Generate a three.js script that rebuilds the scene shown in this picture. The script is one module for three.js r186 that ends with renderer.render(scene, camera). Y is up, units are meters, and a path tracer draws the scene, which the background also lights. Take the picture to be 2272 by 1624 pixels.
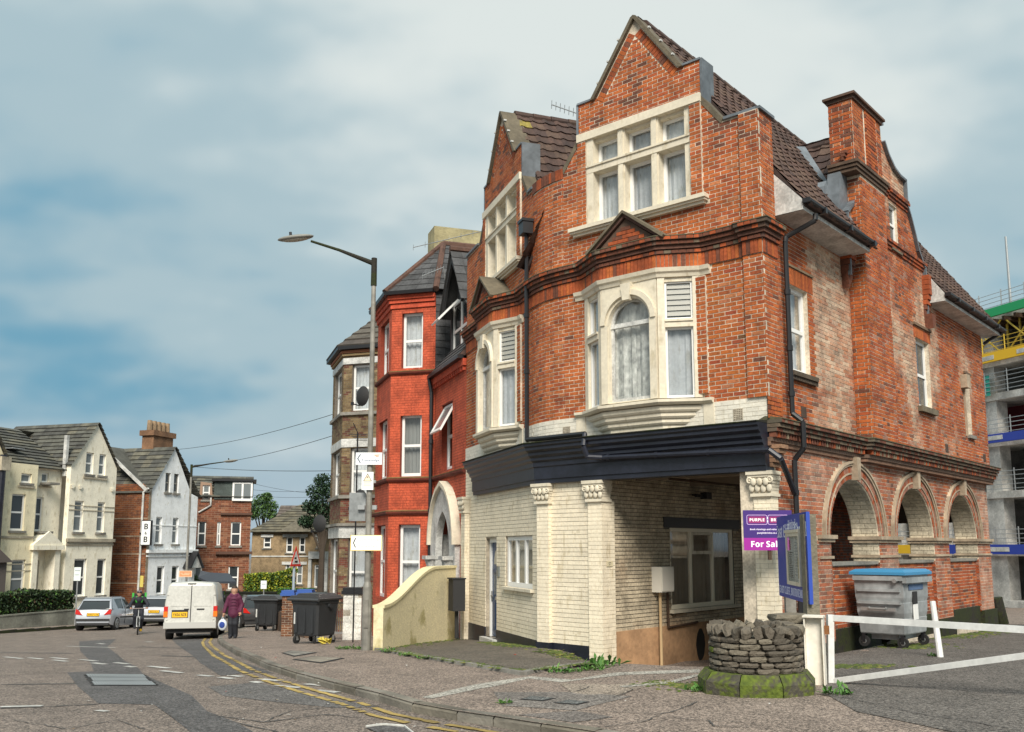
import * as THREE from 'three';
import { mergeGeometries, mergeVertices, toCreasedNormals } from 'three/addons/utils/BufferGeometryUtils.js';
import { MarchingCubes } from 'three/addons/objects/MarchingCubes.js';

// ------------------------------------------------------------------ camera
const scene = new THREE.Scene();
const FOC = 2081, PITCH = Math.atan(294 / 2081), EYE = 1.62;
const camera = new THREE.PerspectiveCamera(2 * Math.atan(921 / FOC) * 180 / Math.PI, 2272 / 1842, 0.1, 3000);
camera.position.set(0, EYE, 0);
camera.rotation.x = PITCH;
camera.setViewOffset(2272, 1842, 0, 0, 2272, 1624);
camera.updateMatrixWorld();
const renderer = new THREE.WebGLRenderer();
renderer.toneMapping = THREE.LinearToneMapping;
renderer.toneMappingExposure = 3.95;
renderer.shadowMap.enabled = true;

// ------------------------------------------------------------------ noise
function rng(seed) { let a = seed >>> 0; return () => { a = (a + 0x6D2B79F5) | 0; let t = Math.imul(a ^ (a >>> 15), 1 | a); t = (t + Math.imul(t ^ (t >>> 7), 61 | t)) ^ t; return ((t ^ (t >>> 14)) >>> 0) / 4294967296; }; }
const hash3 = (x, y, z) => { let h = Math.imul(x, 374761393) ^ Math.imul(y, 668265263) ^ Math.imul(z, 2147483647 - 61); h = Math.imul(h ^ (h >>> 13), 1274126177); h = Math.imul(h ^ (h >>> 15), 2246822519 | 0); return ((h ^ (h >>> 16)) >>> 0) / 4294967296; };
const sm = (t) => t * t * (3 - 2 * t), lerp = (a, b, t) => a + (b - a) * t, clamp = (x, a = 0, b = 1) => Math.min(b, Math.max(a, x));
const step = (a, b, x) => sm(clamp((x - a) / (b - a)));
function vnoise(x, y, z = 0, per = 0) {
  const X = Math.floor(x), Y = Math.floor(y), Z = Math.floor(z), w = (i) => per ? ((i % per) + per) % per : i;
  const fx = sm(x - X), fy = sm(y - Y), fz = sm(z - Z);
  const h = (i, j, k) => hash3(w(X + i), w(Y + j), Z + k);
  return lerp(lerp(lerp(h(0, 0, 0), h(1, 0, 0), fx), lerp(h(0, 1, 0), h(1, 1, 0), fx), fy), fz === 0 ? 0 : lerp(lerp(h(0, 0, 1), h(1, 0, 1), fx), lerp(h(0, 1, 1), h(1, 1, 1), fx), fy), fz);
}
function fbm(x, y, z = 0, oct = 4, per = 0) { let s = 0, a = 0.5, n = 0; for (let i = 0; i < oct; i++) { s += a * vnoise(x, y, z + i * 17, per); n += a; x *= 2; y *= 2; z *= 2; per *= 2; a *= 0.5; } return s / n; }

// ------------------------------------------------------------------ sky and sun
{
  const W = 1024, H = 512, d = new Float32Array(W * H * 4), E = renderer.toneMappingExposure;
  const blue = [0.165, 0.375, 0.51], pale = [0.73, 0.79, 0.775], grey = [0.41, 0.545, 0.60];
  for (let j = 0; j < H; j++) for (let i = 0; i < W; i++) {
    const th = ((j + 0.5) / H - 0.5) * Math.PI, ph = ((i + 0.5) / W - 0.5) * 2 * Math.PI;
    const x = Math.cos(ph) * Math.cos(th), z = Math.sin(ph) * Math.cos(th), y = Math.sin(th);
    const az = Math.atan2(x, -z) * 180 / Math.PI, el = th * 180 / Math.PI;
    const k = 1 / (Math.max(y, 0) + 0.22), cx = x * k, cz = z * k;
    const n1 = fbm(cx * 1.3 + 7.3, cz * 1.3 + 2.1, 3.3, 5), n2 = fbm(cx * 3.4 + 1.7, cz * 5.2 + 9.2, 8.1, 5), n3 = fbm(cx * 0.55 + 4, cz * 0.55 + 11, 1.5, 3);
    // open blue patch low on the left, thick pale cloud overhead, grey-blue banks between
    let t = 0.67 + 0.55 * (n1 - 0.5) + 0.6 * (n2 - 0.5) + 0.45 * (n3 - 0.5) + 0.42 * (fbm(cx * 8 + 3, cz * 11, 5.5, 5) - 0.5);
    t -= 0.46 * Math.exp(-(((az + 36) / 25) ** 2) - ((el - 13) / 24) ** 2);
    t += 0.26 * Math.exp(-(((az - 3) / 16) ** 2) - ((el - 34) / 14) ** 2);
    t -= 0.16 * Math.exp(-(((az - 30) / 13) ** 2) - ((el - 13) / 9) ** 2);
    t = clamp(t);
    const c = [0, 1, 2].map((q) => t < 0.5 ? lerp(blue[q], grey[q], sm(t * 2)) : lerp(grey[q], pale[q], sm(t * 2 - 1)));
    const lo = step(9, -1, el), zen = el > 34 ? 1 + 0.25 * step(34, 90, el) : 1; // sky brightened above the view for more fill, as overcast does towards the zenith
    const o = (j * W + i) * 4;
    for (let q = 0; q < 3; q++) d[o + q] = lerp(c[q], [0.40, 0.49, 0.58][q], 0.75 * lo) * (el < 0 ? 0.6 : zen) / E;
    d[o + 3] = 1;
  }
  const t = new THREE.DataTexture(d, W, H, THREE.RGBAFormat, THREE.FloatType);
  t.mapping = THREE.EquirectangularReflectionMapping; t.magFilter = t.minFilter = THREE.LinearFilter; t.needsUpdate = true;
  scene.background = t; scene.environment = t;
}
const sun = new THREE.DirectionalLight(new THREE.Color().setRGB(1, 0.93, 0.82), 1.3);
sun.position.set(3, 44, 31); sun.target.position.set(0, 0, -20);
sun.shadow.radius = 46; sun.castShadow = true; sun.shadow.mapSize.set(2048, 2048);
Object.assign(sun.shadow.camera, { left: -60, right: 60, top: 60, bottom: -60, near: 1, far: 200 });
scene.add(sun, sun.target);

// ------------------------------------------------------------------ frames, pixels, ground
const V = (x, y, z) => new THREE.Vector3(x, y, z), rad = (a) => a * Math.PI / 180;
const azd = (a) => V(Math.sin(rad(a)), 0, -Math.cos(rad(a)));
function ray(px, py) { const x = (px - 1136) / FOC, y = -(py - 921) / FOC, c = Math.cos(PITCH), s = Math.sin(PITCH); return V(x, y * c + s, -c + y * s); }
function FR(o, u, y = 0) { const U = u.clone().normalize(), N = V(-U.z, 0, U.x); const f = { o: V(o.x, y, o.z), U, N, rot: Math.atan2(-U.z, U.x) };
  f.pt = (a, yy, w = 0) => V(f.o.x + U.x * a + N.x * w, f.o.y + yy, f.o.z + U.z * a + N.z * w);
  f.sub = (a, w, u2) => FR(f.pt(a, 0, w), u2, f.o.y);
  f.seg = (a, b) => { const p = f.pt(a[0], 0, a[1]), q = f.pt(b[0], 0, b[1]), g = FR(p, q.clone().sub(p), f.o.y); g.len = p.distanceTo(q); return g; };
  return f; }
const GS = [-500, 6, 9, 14, 20, 26, 33.5, 40, 50, 60, 80, 150, 900], GY = [0, 0, .05, .26, .55, .95, 1.44, 1.77, 2.17, 2.58, 3.3, 5, 9];
const g0 = (s) => { let i = 1; while (i < GS.length - 1 && s > GS[i]) i++; return -lerp(GY[i - 1], GY[i], clamp((s - GS[i - 1]) / (GS[i] - GS[i - 1]))); };
const dip = (x, z) => { const px = x - 4.26, pz = z + 15.5, a = 0.757 * px + 0.6534 * pz, b = 0.6534 * px - 0.757 * pz; return 0.42 * step(-2.4, 0.8, b) * step(0.5, -0.7, a) * step(-4.6, -3.2, a) * (b > 13 ? 0 : 1); }; // ramp down into the passage
const ground = (x, z) => { const s = -0.322 * x - 0.947 * z; return (g0(s - 2) + g0(s - 1) + g0(s) + g0(s + 1) + g0(s + 2)) / 5 - dip(x, z); };
function gnd(px, py, up = 0) { const r = ray(px, py); let t = 2; for (let i = 0; i < 6000; i++) { const y = EYE + r.y * t; if (y < ground(r.x * t, r.z * t) + up) break; t *= 1.002; } return V(r.x * t, ground(r.x * t, r.z * t) + up, r.z * t); }
const atz = (px, py, z) => { const r = ray(px, py), t = z / r.z; return V(r.x * t, EYE + r.y * t, z); };

// ------------------------------------------------------------------ textures and materials
const TEX = {};
function dtex(n, f, size, srgb = true) { const d = new Uint8Array(n * n * 4); for (let j = 0; j < n; j++) for (let i = 0; i < n; i++) { const c = f(i / n, j / n, i, j), o = (j * n + i) * 4; for (let q = 0; q < 3; q++) d[o + q] = clamp(Array.isArray(c) ? c[q] : c) * 255; d[o + 3] = 255; }
  const t = new THREE.DataTexture(d, n, n, THREE.RGBAFormat); t.wrapS = t.wrapT = THREE.RepeatWrapping; t.magFilter = THREE.LinearFilter; t.minFilter = THREE.LinearMipmapLinearFilter; t.generateMipmaps = true; if (srgb) t.colorSpace = THREE.SRGBColorSpace; t.repeat.set(1 / size, 1 / size); t.needsUpdate = true; return t; }
const R0 = rng(11);
TEX.grain = dtex(512, (u, v) => { const a = fbm(u * 48, v * 48, 1, 3, 48), b = fbm(u * 6, v * 6, 5, 4, 6); return 0.84 + 0.26 * (a - 0.5) + 0.34 * (b - 0.5); }, 1.6);
TEX.soft = dtex(256, (u, v) => 0.93 + 0.16 * (fbm(u * 5, v * 5, 5, 5, 5) - 0.5) + 0.1 * (fbm(u * 40, v * 40, 2, 2, 40) - 0.5), 1.7);
TEX.stain = dtex(512, (u, v) => { const k = 0.93 + 0.14 * (fbm(u * 5, v * 5, 5, 5, 5) - 0.5) + 0.08 * (fbm(u * 50, v * 50, 2, 2, 50) - 0.5), s = step(0.56, 0.74, 0.6 * fbm(u * 26, v * 5, 8, 4, 0) + 0.4 * fbm(u * 7, v * 7, 11, 4, 7)); return [k - 0.11 * s, k - 0.125 * s, k - 0.16 * s]; }, 1.9);
TEX.lace = dtex(256, (u, v) => 0.78 + 0.5 * (fbm(u * 20, v * 12, 3, 4, 0) - 0.5) + 0.25 * (fbm(u * 3, v * 3, 5, 3, 3) - 0.5), 1.1);
TEX.grainB = dtex(512, (u, v) => 0.5 + 0.9 * (fbm(u * 64, v * 64, 2, 3, 64) - 0.5), 1.6, false);
TEX.mottle = dtex(512, (u, v) => { const a = fbm(u * 5, v * 5, 3, 6, 5), b = fbm(u * 60, v * 60, 5, 2, 60); return 0.85 + 0.6 * (a - 0.5) + 0.15 * (b - 0.5); }, 4);
TEX.asphalt = dtex(1024, (u, v) => { const s = hash3(Math.floor(u * 1024 / 2), Math.floor(v * 1024 / 2), 4), f = fbm(u * 150, v * 150, 4, 2, 150), m = fbm(u * 7, v * 7, 9, 5, 7); const k = 0.66 + 0.8 * (f - 0.5) + 0.22 * (m - 0.5) + (s > 0.88 ? 0.3 : s < 0.14 ? -0.28 : 0); return [k, k * 0.985, k * 0.97]; }, 2.6);
TEX.asphaltB = dtex(512, (u, v) => 0.5 + 1.2 * (fbm(u * 140, v * 140, 4, 2, 140) - 0.5), 1.3, false);
TEX.wood = dtex(256, (u, v) => 0.8 + 0.35 * (fbm(u * 4, v * 60, 2, 3, 0) - 0.5), 1);
TEX.moss = dtex(512, (u, v) => { const a = fbm(u * 8, v * 8, 6, 5, 8), b = fbm(u * 70, v * 70, 2, 2, 70); const t = step(0.42, 0.6, a * 0.8 + b * 0.2); return [lerp(0.36, 0.36, t) + 0.2 * (b - 0.5), lerp(0.35, 0.43, t) + 0.2 * (b - 0.5), lerp(0.32, 0.12, t) + 0.12 * (b - 0.5)]; }, 2.2);
const MATS = [];
function mat(c, o = {}) { const { tex, bump, bs, ...r } = o; const m = new (r.physical ? THREE.MeshPhysicalMaterial : THREE.MeshStandardMaterial)(); delete r.physical;
  if (Array.isArray(c)) m.color.setRGB(...c); else m.color.set(c);
  m.roughness = 0.85; m.metalness = 0; Object.assign(m, r);
  if (tex) m.map = TEX[tex]; if (bump) { m.bumpMap = TEX[bump]; m.bumpScale = bs || 0.004; }
  m.side = THREE.DoubleSide; MATS.push(m); return m; }
const M = {
  mortar: mat([0.8, 0.69, 0.54], { tex: 'grain', bump: 'grainB', bs: 0.003 }),
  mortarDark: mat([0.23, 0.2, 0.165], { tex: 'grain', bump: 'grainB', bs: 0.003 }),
  brick: mat([1, 1, 1], { vertexColors: true, tex: 'grain', bump: 'grainB', bs: 0.003, roughness: 0.9 }),
  painted: mat([1, 1, 1], { vertexColors: true, tex: 'stain', bump: 'grainB', bs: 0.003, roughness: 0.75 }),
  paintedJoint: mat([0.5, 0.43, 0.33], { tex: 'grain' }),
  cream: mat([0.74, 0.67, 0.53], { tex: 'stain', roughness: 0.7 }),
  creamWall: mat([0.62, 0.55, 0.42], { tex: 'mottle', bump: 'grainB', bs: 0.004 }),
  white: mat([0.78, 0.78, 0.76], { roughness: 0.35 }),
  whitePaint: mat([0.70, 0.70, 0.67], { tex: 'grain', roughness: 0.55 }),
  navy: mat([0.018, 0.021, 0.036], { roughness: 0.42, tex: 'grain' }),
  black: mat([0.012, 0.012, 0.014], { roughness: 0.4 }),
  blackMatt: mat([0.02, 0.02, 0.021], { roughness: 0.75 }),
  rubber: mat([0.014, 0.014, 0.014], { roughness: 0.85 }),
  lead: mat([0.21, 0.24, 0.27], { roughness: 0.5, tex: 'mottle' }),
  tile: mat([1, 1, 1], { vertexColors: true, tex: 'grain', bump: 'grainB', bs: 0.003, roughness: 0.85 }),
  slate: mat([0.075, 0.078, 0.083], { tex: 'mottle', roughness: 0.6 }),
  stoneTrim: mat([0.20, 0.165, 0.11], { tex: 'mottle', bump: 'grainB', bs: 0.006 }),
  buff: mat([0.62, 0.49, 0.35], { tex: 'mottle', bump: 'grainB', bs: 0.004 }),
  concrete: mat([0.34, 0.32, 0.28], { tex: 'mottle', bump: 'grainB', bs: 0.004 }),
  concreteDark: mat([0.15, 0.14, 0.11], { tex: 'moss', bump: 'grainB', bs: 0.004 }),
  curtain: mat([0.62, 0.66, 0.67], { roughness: 0.95, tex: 'soft' }),
  lace: mat([0.66, 0.68, 0.64], { roughness: 0.95, tex: 'lace' }),
  curtain2: mat([0.5, 0.54, 0.56], { roughness: 0.95, tex: 'stain' }),
  curtain3: mat([0.4, 0.43, 0.45], { roughness: 0.95, tex: 'stain' }),
  curtainDark: mat([0.2, 0.21, 0.2], { roughness: 0.95 }),
  glass: mat([1, 1, 1], { physical: true, transmission: 1, thickness: 0, roughness: 0.03, ior: 1.5 }),
  darkGlass: mat([0.035, 0.042, 0.046], { roughness: 0.06 }),
  greyGlass: mat([0.16, 0.18, 0.185], { roughness: 0.18 }),
  galv: mat([0.5, 0.53, 0.54], { roughness: 0.45, metalness: 0.2, tex: 'mottle' }),
  steel: mat([0.42, 0.43, 0.43], { roughness: 0.4, metalness: 0.7 }),
  brown: mat([0.1, 0.055, 0.03], { tex: 'wood', roughness: 0.8 }),
};

// ------------------------------------------------------------------ geometry builder
class GB {
  constructor() { this.p = []; this.n = []; this.t = []; this.c = []; this.m = null; }
  tri(a, b, c, col) {
    if (this.m) { a = V(...a).applyMatrix4(this.m).toArray(); b = V(...b).applyMatrix4(this.m).toArray(); c = V(...c).applyMatrix4(this.m).toArray(); }
    const ux = b[0] - a[0], uy = b[1] - a[1], uz = b[2] - a[2], vx = c[0] - a[0], vy = c[1] - a[1], vz = c[2] - a[2];
    let x = uy * vz - uz * vy, y = uz * vx - ux * vz, z = ux * vy - uy * vx; const l = Math.hypot(x, y, z) || 1; x /= l; y /= l; z /= l;
    const ax = Math.abs(x), ay = Math.abs(y), az = Math.abs(z);
    for (const q of [a, b, c]) { this.p.push(q[0], q[1], q[2]); this.n.push(x, y, z); if (ay > ax && ay > az) this.t.push(q[0], q[2]); else if (ax > az) this.t.push(q[2], q[1]); else this.t.push(q[0], q[1]); if (col) this.c.push(col[0], col[1], col[2]); else this.c.push(1, 1, 1); }
  }
  quad(a, b, c, d, col) { this.tri(a, b, c, col); this.tri(a, c, d, col); return this; }
  box(x0, x1, y0, y1, z0, z1, col, skip = '') {
    const f = (k) => !skip.includes(k);
    if (f('f')) this.quad([x0, y0, z1], [x1, y0, z1], [x1, y1, z1], [x0, y1, z1], col);
    if (f('k')) this.quad([x1, y0, z0], [x0, y0, z0], [x0, y1, z0], [x1, y1, z0], col);
    if (f('l')) this.quad([x0, y0, z0], [x0, y0, z1], [x0, y1, z1], [x0, y1, z0], col);
    if (f('r')) this.quad([x1, y0, z1], [x1, y0, z0], [x1, y1, z0], [x1, y1, z1], col);
    if (f('t')) this.quad([x0, y1, z1], [x1, y1, z1], [x1, y1, z0], [x0, y1, z0], col);
    if (f('b')) this.quad([x0, y0, z0], [x1, y0, z0], [x1, y0, z1], [x0, y0, z1], col);
    return this;
  }
  prism(pts, z0, z1, col, back = true) { // polygon in x,y (counter-clockwise) extruded along z
    const T = THREE.ShapeUtils.triangulateShape(pts.map((p) => new THREE.Vector2(p[0], p[1])), []);
    for (const [a, b, c] of T) { this.tri([...pts[a], z1], [...pts[b], z1], [...pts[c], z1], col); if (back) this.tri([...pts[c], z0], [...pts[b], z0], [...pts[a], z0], col); }
    for (let i = 0; i < pts.length; i++) { const a = pts[i], b = pts[(i + 1) % pts.length]; this.quad([...a, z0], [...b, z0], [...b, z1], [...a, z1], col); }
    return this;
  }
  prismY(pts, y0, y1, col) { // polygon in x,z extruded along y; either winding
    let A = 0; for (let i = 0; i < pts.length; i++) { const a = pts[i], b = pts[(i + 1) % pts.length]; A += a[0] * b[1] - b[0] * a[1]; }
    if (A > 0) pts = pts.slice().reverse();
    const T = THREE.ShapeUtils.triangulateShape(pts.map((p) => new THREE.Vector2(p[0], p[1])), []);
    const Y0 = (i) => Array.isArray(y0) ? y0[i] : y0, Y1 = (i) => Array.isArray(y1) ? y1[i] : y1;
    for (const [a, b, c] of T) { this.tri([pts[a][0], y1, pts[a][1]], [pts[b][0], y1, pts[b][1]], [pts[c][0], y1, pts[c][1]], col); this.tri([pts[c][0], y0, pts[c][1]], [pts[b][0], y0, pts[b][1]], [pts[a][0], y0, pts[a][1]], col); }
    for (let i = 0; i < pts.length; i++) { const a = pts[i], b = pts[(i + 1) % pts.length]; this.quad([a[0], y0, a[1]], [b[0], y0, b[1]], [b[0], y1, b[1]], [a[0], y1, a[1]], col); }
    return this;
  }
  sweep(pts, prof, col, closed = true) { // plan polyline [x,z] (front is to its left hand, +z for +x), closed profile [off,y]
    const n = pts.length, off = [];
    for (let i = 0; i < n; i++) { const nn = []; for (const [a, b] of [[i - 1, i], [i, i + 1]]) if (a >= 0 && b < n) { const dx = pts[b][0] - pts[a][0], dz = pts[b][1] - pts[a][1], l = Math.hypot(dx, dz); nn.push([-dz / l, dx / l]); }
      const a = nn[0], b = nn[nn.length - 1], k = 1 + a[0] * b[0] + a[1] * b[1]; off.push([(a[0] + b[0]) / k, (a[1] + b[1]) / k]); }
    const P = (i, q) => [pts[i][0] + off[i][0] * q[0], q[1], pts[i][1] + off[i][1] * q[0]], m = prof.length;
    for (let i = 0; i + 1 < n; i++) for (let k = 0; k < m - (closed ? 0 : 1); k++) this.quad(P(i, prof[k]), P(i + 1, prof[k]), P(i + 1, prof[(k + 1) % m]), P(i, prof[(k + 1) % m]), col);
    if (closed) { const T = THREE.ShapeUtils.triangulateShape(prof.map((p) => new THREE.Vector2(p[0], p[1])), []); for (const [a, b, c] of T) { this.tri(P(0, prof[a]), P(0, prof[b]), P(0, prof[c]), col); this.tri(P(n - 1, prof[c]), P(n - 1, prof[b]), P(n - 1, prof[a]), col); } }
    return this;
  }
  cyl(a, b, r0, r1, k = 8, col, caps = true) {
    const A = V(...a), B = V(...b), d = B.clone().sub(A).normalize(), e = Math.abs(d.y) < 0.9 ? V(0, 1, 0) : V(1, 0, 0), X = e.clone().cross(d).normalize(), Y = d.clone().cross(X);
    const ring = (C, r) => [...Array(k)].map((_, i) => { const t = i / k * Math.PI * 2; return C.clone().addScaledVector(X, Math.cos(t) * r).addScaledVector(Y, Math.sin(t) * r).toArray(); });
    const p = ring(A, r0), q = ring(B, r1);
    for (let i = 0; i < k; i++) { const j = (i + 1) % k; this.quad(p[i], p[j], q[j], q[i], col); if (caps) { this.tri(a, p[j], p[i], col); this.tri(b, q[i], q[j], col); } }
    return this;
  }
  tube(pts, r, k = 7, col) { for (let i = 0; i + 1 < pts.length; i++) this.cyl(pts[i], pts[i + 1], r, r, k, col); return this; }
  geo() { const g = new THREE.BufferGeometry(); g.setAttribute('position', new THREE.Float32BufferAttribute(this.p, 3)); g.setAttribute('normal', new THREE.Float32BufferAttribute(this.n, 3)); g.setAttribute('uv', new THREE.Float32BufferAttribute(this.t, 2)); g.setAttribute('color', new THREE.Float32BufferAttribute(this.c, 3)); return g; }
  get empty() { return !this.p.length; }
}
function planar(g) { // metre uv on any geometry
  g = g.index ? g.toNonIndexed() : g; const p = g.attributes.position, n = g.attributes.normal, t = new Float32Array(p.count * 2);
  for (let i = 0; i < p.count; i += 3) { const x = Math.abs(n.getX(i)), y = Math.abs(n.getY(i)), z = Math.abs(n.getZ(i)); for (let k = i; k < i + 3; k++) { const a = y > x && y > z ? [p.getX(k), p.getZ(k)] : x > z ? [p.getZ(k), p.getY(k)] : [p.getX(k), p.getY(k)]; t[2 * k] = a[0]; t[2 * k + 1] = a[1]; } }
  g.setAttribute('uv', new THREE.BufferAttribute(t, 2)); return g;
}
// ------------------------------------------------------------------ objects
const used = {};
const numbered = (n) => { used[n] = (used[n] ?? -1) + 1; return used[n] ? n + '_' + String(used[n]).padStart(3, '0') : n; };
function thing(name, label, category, pos = V(0, 0, 0), group) { const o = new THREE.Group(); o.name = numbered(name); o.position.copy(pos); o.userData = { label, category }; if (group) o.userData.group = group; scene.add(o); return o; }
function part(name, g, m, parent, F) { // F: frame for direct parts of a thing; omit for sub-parts
  if (g instanceof GB) g = g.geo(); const o = new THREE.Mesh(g, m); o.name = name; o.castShadow = o.receiveShadow = true; (parent || scene).add(o);
  if (F) { o.position.copy(F.o); if (parent) o.position.sub(parent.position); o.rotation.y = F.rot; } return o; }
function solo(name, g, m, label, category, group, pos) { const o = part(numbered(name), g, m, null); if (pos) o.position.copy(pos); o.userData = { label, category }; if (group) o.userData.group = group; return o; }
function struct(name, g, m) { const o = part(numbered(name), g, m, null); o.userData.kind = 'structure'; return o; }
const stuff = (o, label, cat) => { o.userData.kind = 'stuff'; if (label) o.userData.label = label; if (cat) o.userData.category = cat; return o; };
function again(o, pos, turn = 0, label) { const r = o.clone(); r.name = numbered(o.name.replace(/_\d{3}$/, '')); r.userData = { ...o.userData }; if (label) r.userData.label = label; r.position.copy(pos); r.rotation.y = turn; scene.add(r); return r; }

// bricks of one wall panel in local x,y; returns nothing, adds to gb or collects into o.out
function bricks(gb, o) {
  const { x0, x1, y0, y1, z = 0, L = 0.228, h = 0.0755, j = 0.0155, bond = 's', proud = 0.007, col, seed = 1, zj = 0.0025 } = o; const R = rng(seed);
  const iv = o.iv || (() => [[x0, x1]]);
  for (let r = 0; ; r++) {
    const ya = y0 + r * h; if (ya > y1 - 0.02) break; const yb = Math.min(ya + h - j, y1), ym = (ya + yb) / 2;
    for (const [a, b] of iv(ym)) {
      let x = x0 - L * 1.5, k = 0; x += bond === 's' ? (r % 2) * L / 2 : bond === 'e' ? (r % 2) * L / 4 : (r % 2) * L * 0.75;
      while (x < b) {
        const len = bond === 'f' ? (k % 2 ? L / 2 : L) : bond === 'e' && r % 2 ? L / 2 : L; k++;
        const p = Math.max(x + j / 2, a), q = Math.min(x + len - j / 2, b); x += len;
        if (q - p < 0.015) continue;
        const zz = z + (R() - 0.5) * 2 * zj, c = col((p + q) / 2, ym, R);
        if (o.out) { if (o.pick((p + q) / 2, ym, q - p)) { o.out.push([p, q, ya, yb, z - proud, zz, c]); continue; } }
        gb.box(p, q, ya, yb, z - proud, zz, c, 'k');
      }
    }
  }
}
const subIv = (list, a, b) => { const r = []; for (const [p, q] of list) { if (b <= p || a >= q) { r.push([p, q]); continue; } if (a > p) r.push([p, a]); if (b < q) r.push([b, q]); } return r; };
const tone = (c, k) => [c[0] * k, c[1] * k, c[2] * k];
// Shape with rectangular / arched holes, extruded backwards from z
function slab(outline, holes, z0, z1) { const s = new THREE.Shape(outline.map((p) => new THREE.Vector2(...p))); for (const h of holes) s.holes.push(h.isPath ? h : new THREE.Path((h.length === 4 && !Array.isArray(h[0]) ? [[h[0], h[2]], [h[0], h[3]], [h[1], h[3]], [h[1], h[2]]] : h).map((p) => new THREE.Vector2(...p)))); const g = new THREE.ExtrudeGeometry(s, { depth: z1 - z0, bevelEnabled: false, curveSegments: 20 }); g.translate(0, 0, z0); return planar(g); }
const archHole = (cx, hw, yb, ys, rise = hw, n = 22) => { const p = [[cx - hw, yb]]; for (let i = 0; i <= n; i++) { const t = Math.PI * (1 - i / n); p.push([cx + Math.cos(t) * hw, ys + Math.sin(t) * rise]); } p.push([cx + hw, yb]); return p; };
const unitBox = new GB().box(0, 1, 0, 1, 0, 1, null, 'k').geo();
const toneMats = new Map();
function toneMat(c, tex = 'grain') { const k = c.map((v) => Math.round(v * 40) / 40 + 0.004), key = k.join() + tex; if (!toneMats.has(key)) toneMats.set(key, mat(k, { tex, bump: 'grainB', bs: 0.003, roughness: 0.9 })); return toneMats.get(key); }
function singles(list, parent, name = 'brick') { for (const [p, q, ya, yb, za, zb, c] of list) { const o = part(name, unitBox, toneMat(c), parent); o.position.set(p, ya, za); o.scale.set(q - p, yb - ya, zb - za); } }
function wavy(x0, x1, y0, y1, z, amp = 0.03, waves = 9, gapX = 0) { const g = new GB(), n = Math.max(12, waves * 6); const zz = (t) => z + amp * Math.sin(t * waves * 6.283) + amp * 0.4 * Math.sin(t * waves * 2.3 * 6.283 + 1); for (let i = 0; i < n; i++) { const a = i / n, b = (i + 1) / n; g.quad([lerp(x0, x1, a), y0, zz(a)], [lerp(x0, x1, b), y0, zz(b)], [lerp(x0, x1, b), y1, zz(b)], [lerp(x0, x1, a), y1, zz(a)]); } return g; }
// window: frame mesh with panes, optional curtain, sill
function win(parent, F, o) {
  const { x0, x1, y0, y1, z = -0.1, fw = 0.055, cols = [], rows = [], fm = M.white, gm = M.glass, curtain, cz = 0.1, sill, fd = 0.06, name = 'window' } = o;
  const g = new GB(); g.box(x0, x0 + fw, y0, y1, z - fd, z); g.box(x1 - fw, x1, y0, y1, z - fd, z); g.box(x0 + fw, x1 - fw, y0, y0 + fw * 1.2, z - fd, z); g.box(x0 + fw, x1 - fw, y1 - fw, y1, z - fd, z);
  for (const c of cols) g.box(c - fw / 2, c + fw / 2, y0 + fw * 1.2, y1 - fw, z - fd, z - 0.003);
  const xs = [x0 + fw, ...cols.flatMap((c) => [c - fw / 2, c + fw / 2]), x1 - fw], ys = [y0 + fw * 1.2];
  for (const r of rows) { for (let i = 0; i < xs.length; i += 2) g.box(xs[i], xs[i + 1], r - fw / 2, r + fw / 2, z - fd, z - 0.002); ys.push(r - fw / 2, r + fw / 2); } ys.push(y1 - fw);
  const w = part(name, g, fm, parent, F);
  for (let i = 0; i < xs.length; i += 2) for (let k = 0; k < ys.length; k += 2) part('pane', new GB().box(xs[i], xs[i + 1], ys[k], ys[k + 1], z - fd * 0.6, z - fd * 0.6 + 0.004), gm, w);
  const cpick = curtain === M.curtain ? [M.curtain, M.curtain2, M.curtain3][Math.abs(Math.round(x0 * 13 + y0 * 7 + x1 * 5)) % 3] : curtain;
  if (curtain) part('curtain', wavy(x0, x1, y0, y1, z - fd - cz, 0.014, Math.max(2, Math.round((x1 - x0) * 5 + y0 % 2))), cpick, w);
  if (sill) part('sill', new GB().box(x0 - sill[0], x1 + sill[0], y0 - sill[1], y0 - 0.003, z - 0.02, sill[2]), o.sm || M.cream, w);
  return w;
}
// ================================================================== corner house
const Cc = V(4.26, 0, -15.5);
const FM0 = FR(Cc, azd(-49.2).negate()), FS = FR(Cc, azd(40.8));
const FM = FR(FM0.pt(-2.455, 0), FM0.U);                // centre of the front gable
const FL = FR(V(-0.23, 0, -21.15), azd(-18.8).negate()); // centre of the turned gable
const house = thing('corner_house', 'tall orange brick corner house with two gables, cream stone windows and a covered passage', 'house', V(1.5, -0.6, -19));
const partW = (name, g, m, parent = house) => { const o = part(name, g, m, parent); o.position.copy(parent.position).negate(); return o; };
const B_OR = [0.52, 0.132, 0.03], B_RED = [0.42, 0.092, 0.026], B_DK = [0.19, 0.065, 0.036], B_LT = [0.56, 0.19, 0.07], B_PINK = [0.42, 0.19, 0.125];
const pickTone = (R, list) => { let t = R(), i = 0; while (i < list.length - 1 && t > list[i][1]) { t -= list[i][1]; i++; } return tone(list[i][0], 0.87 + 0.25 * R()); };
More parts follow.
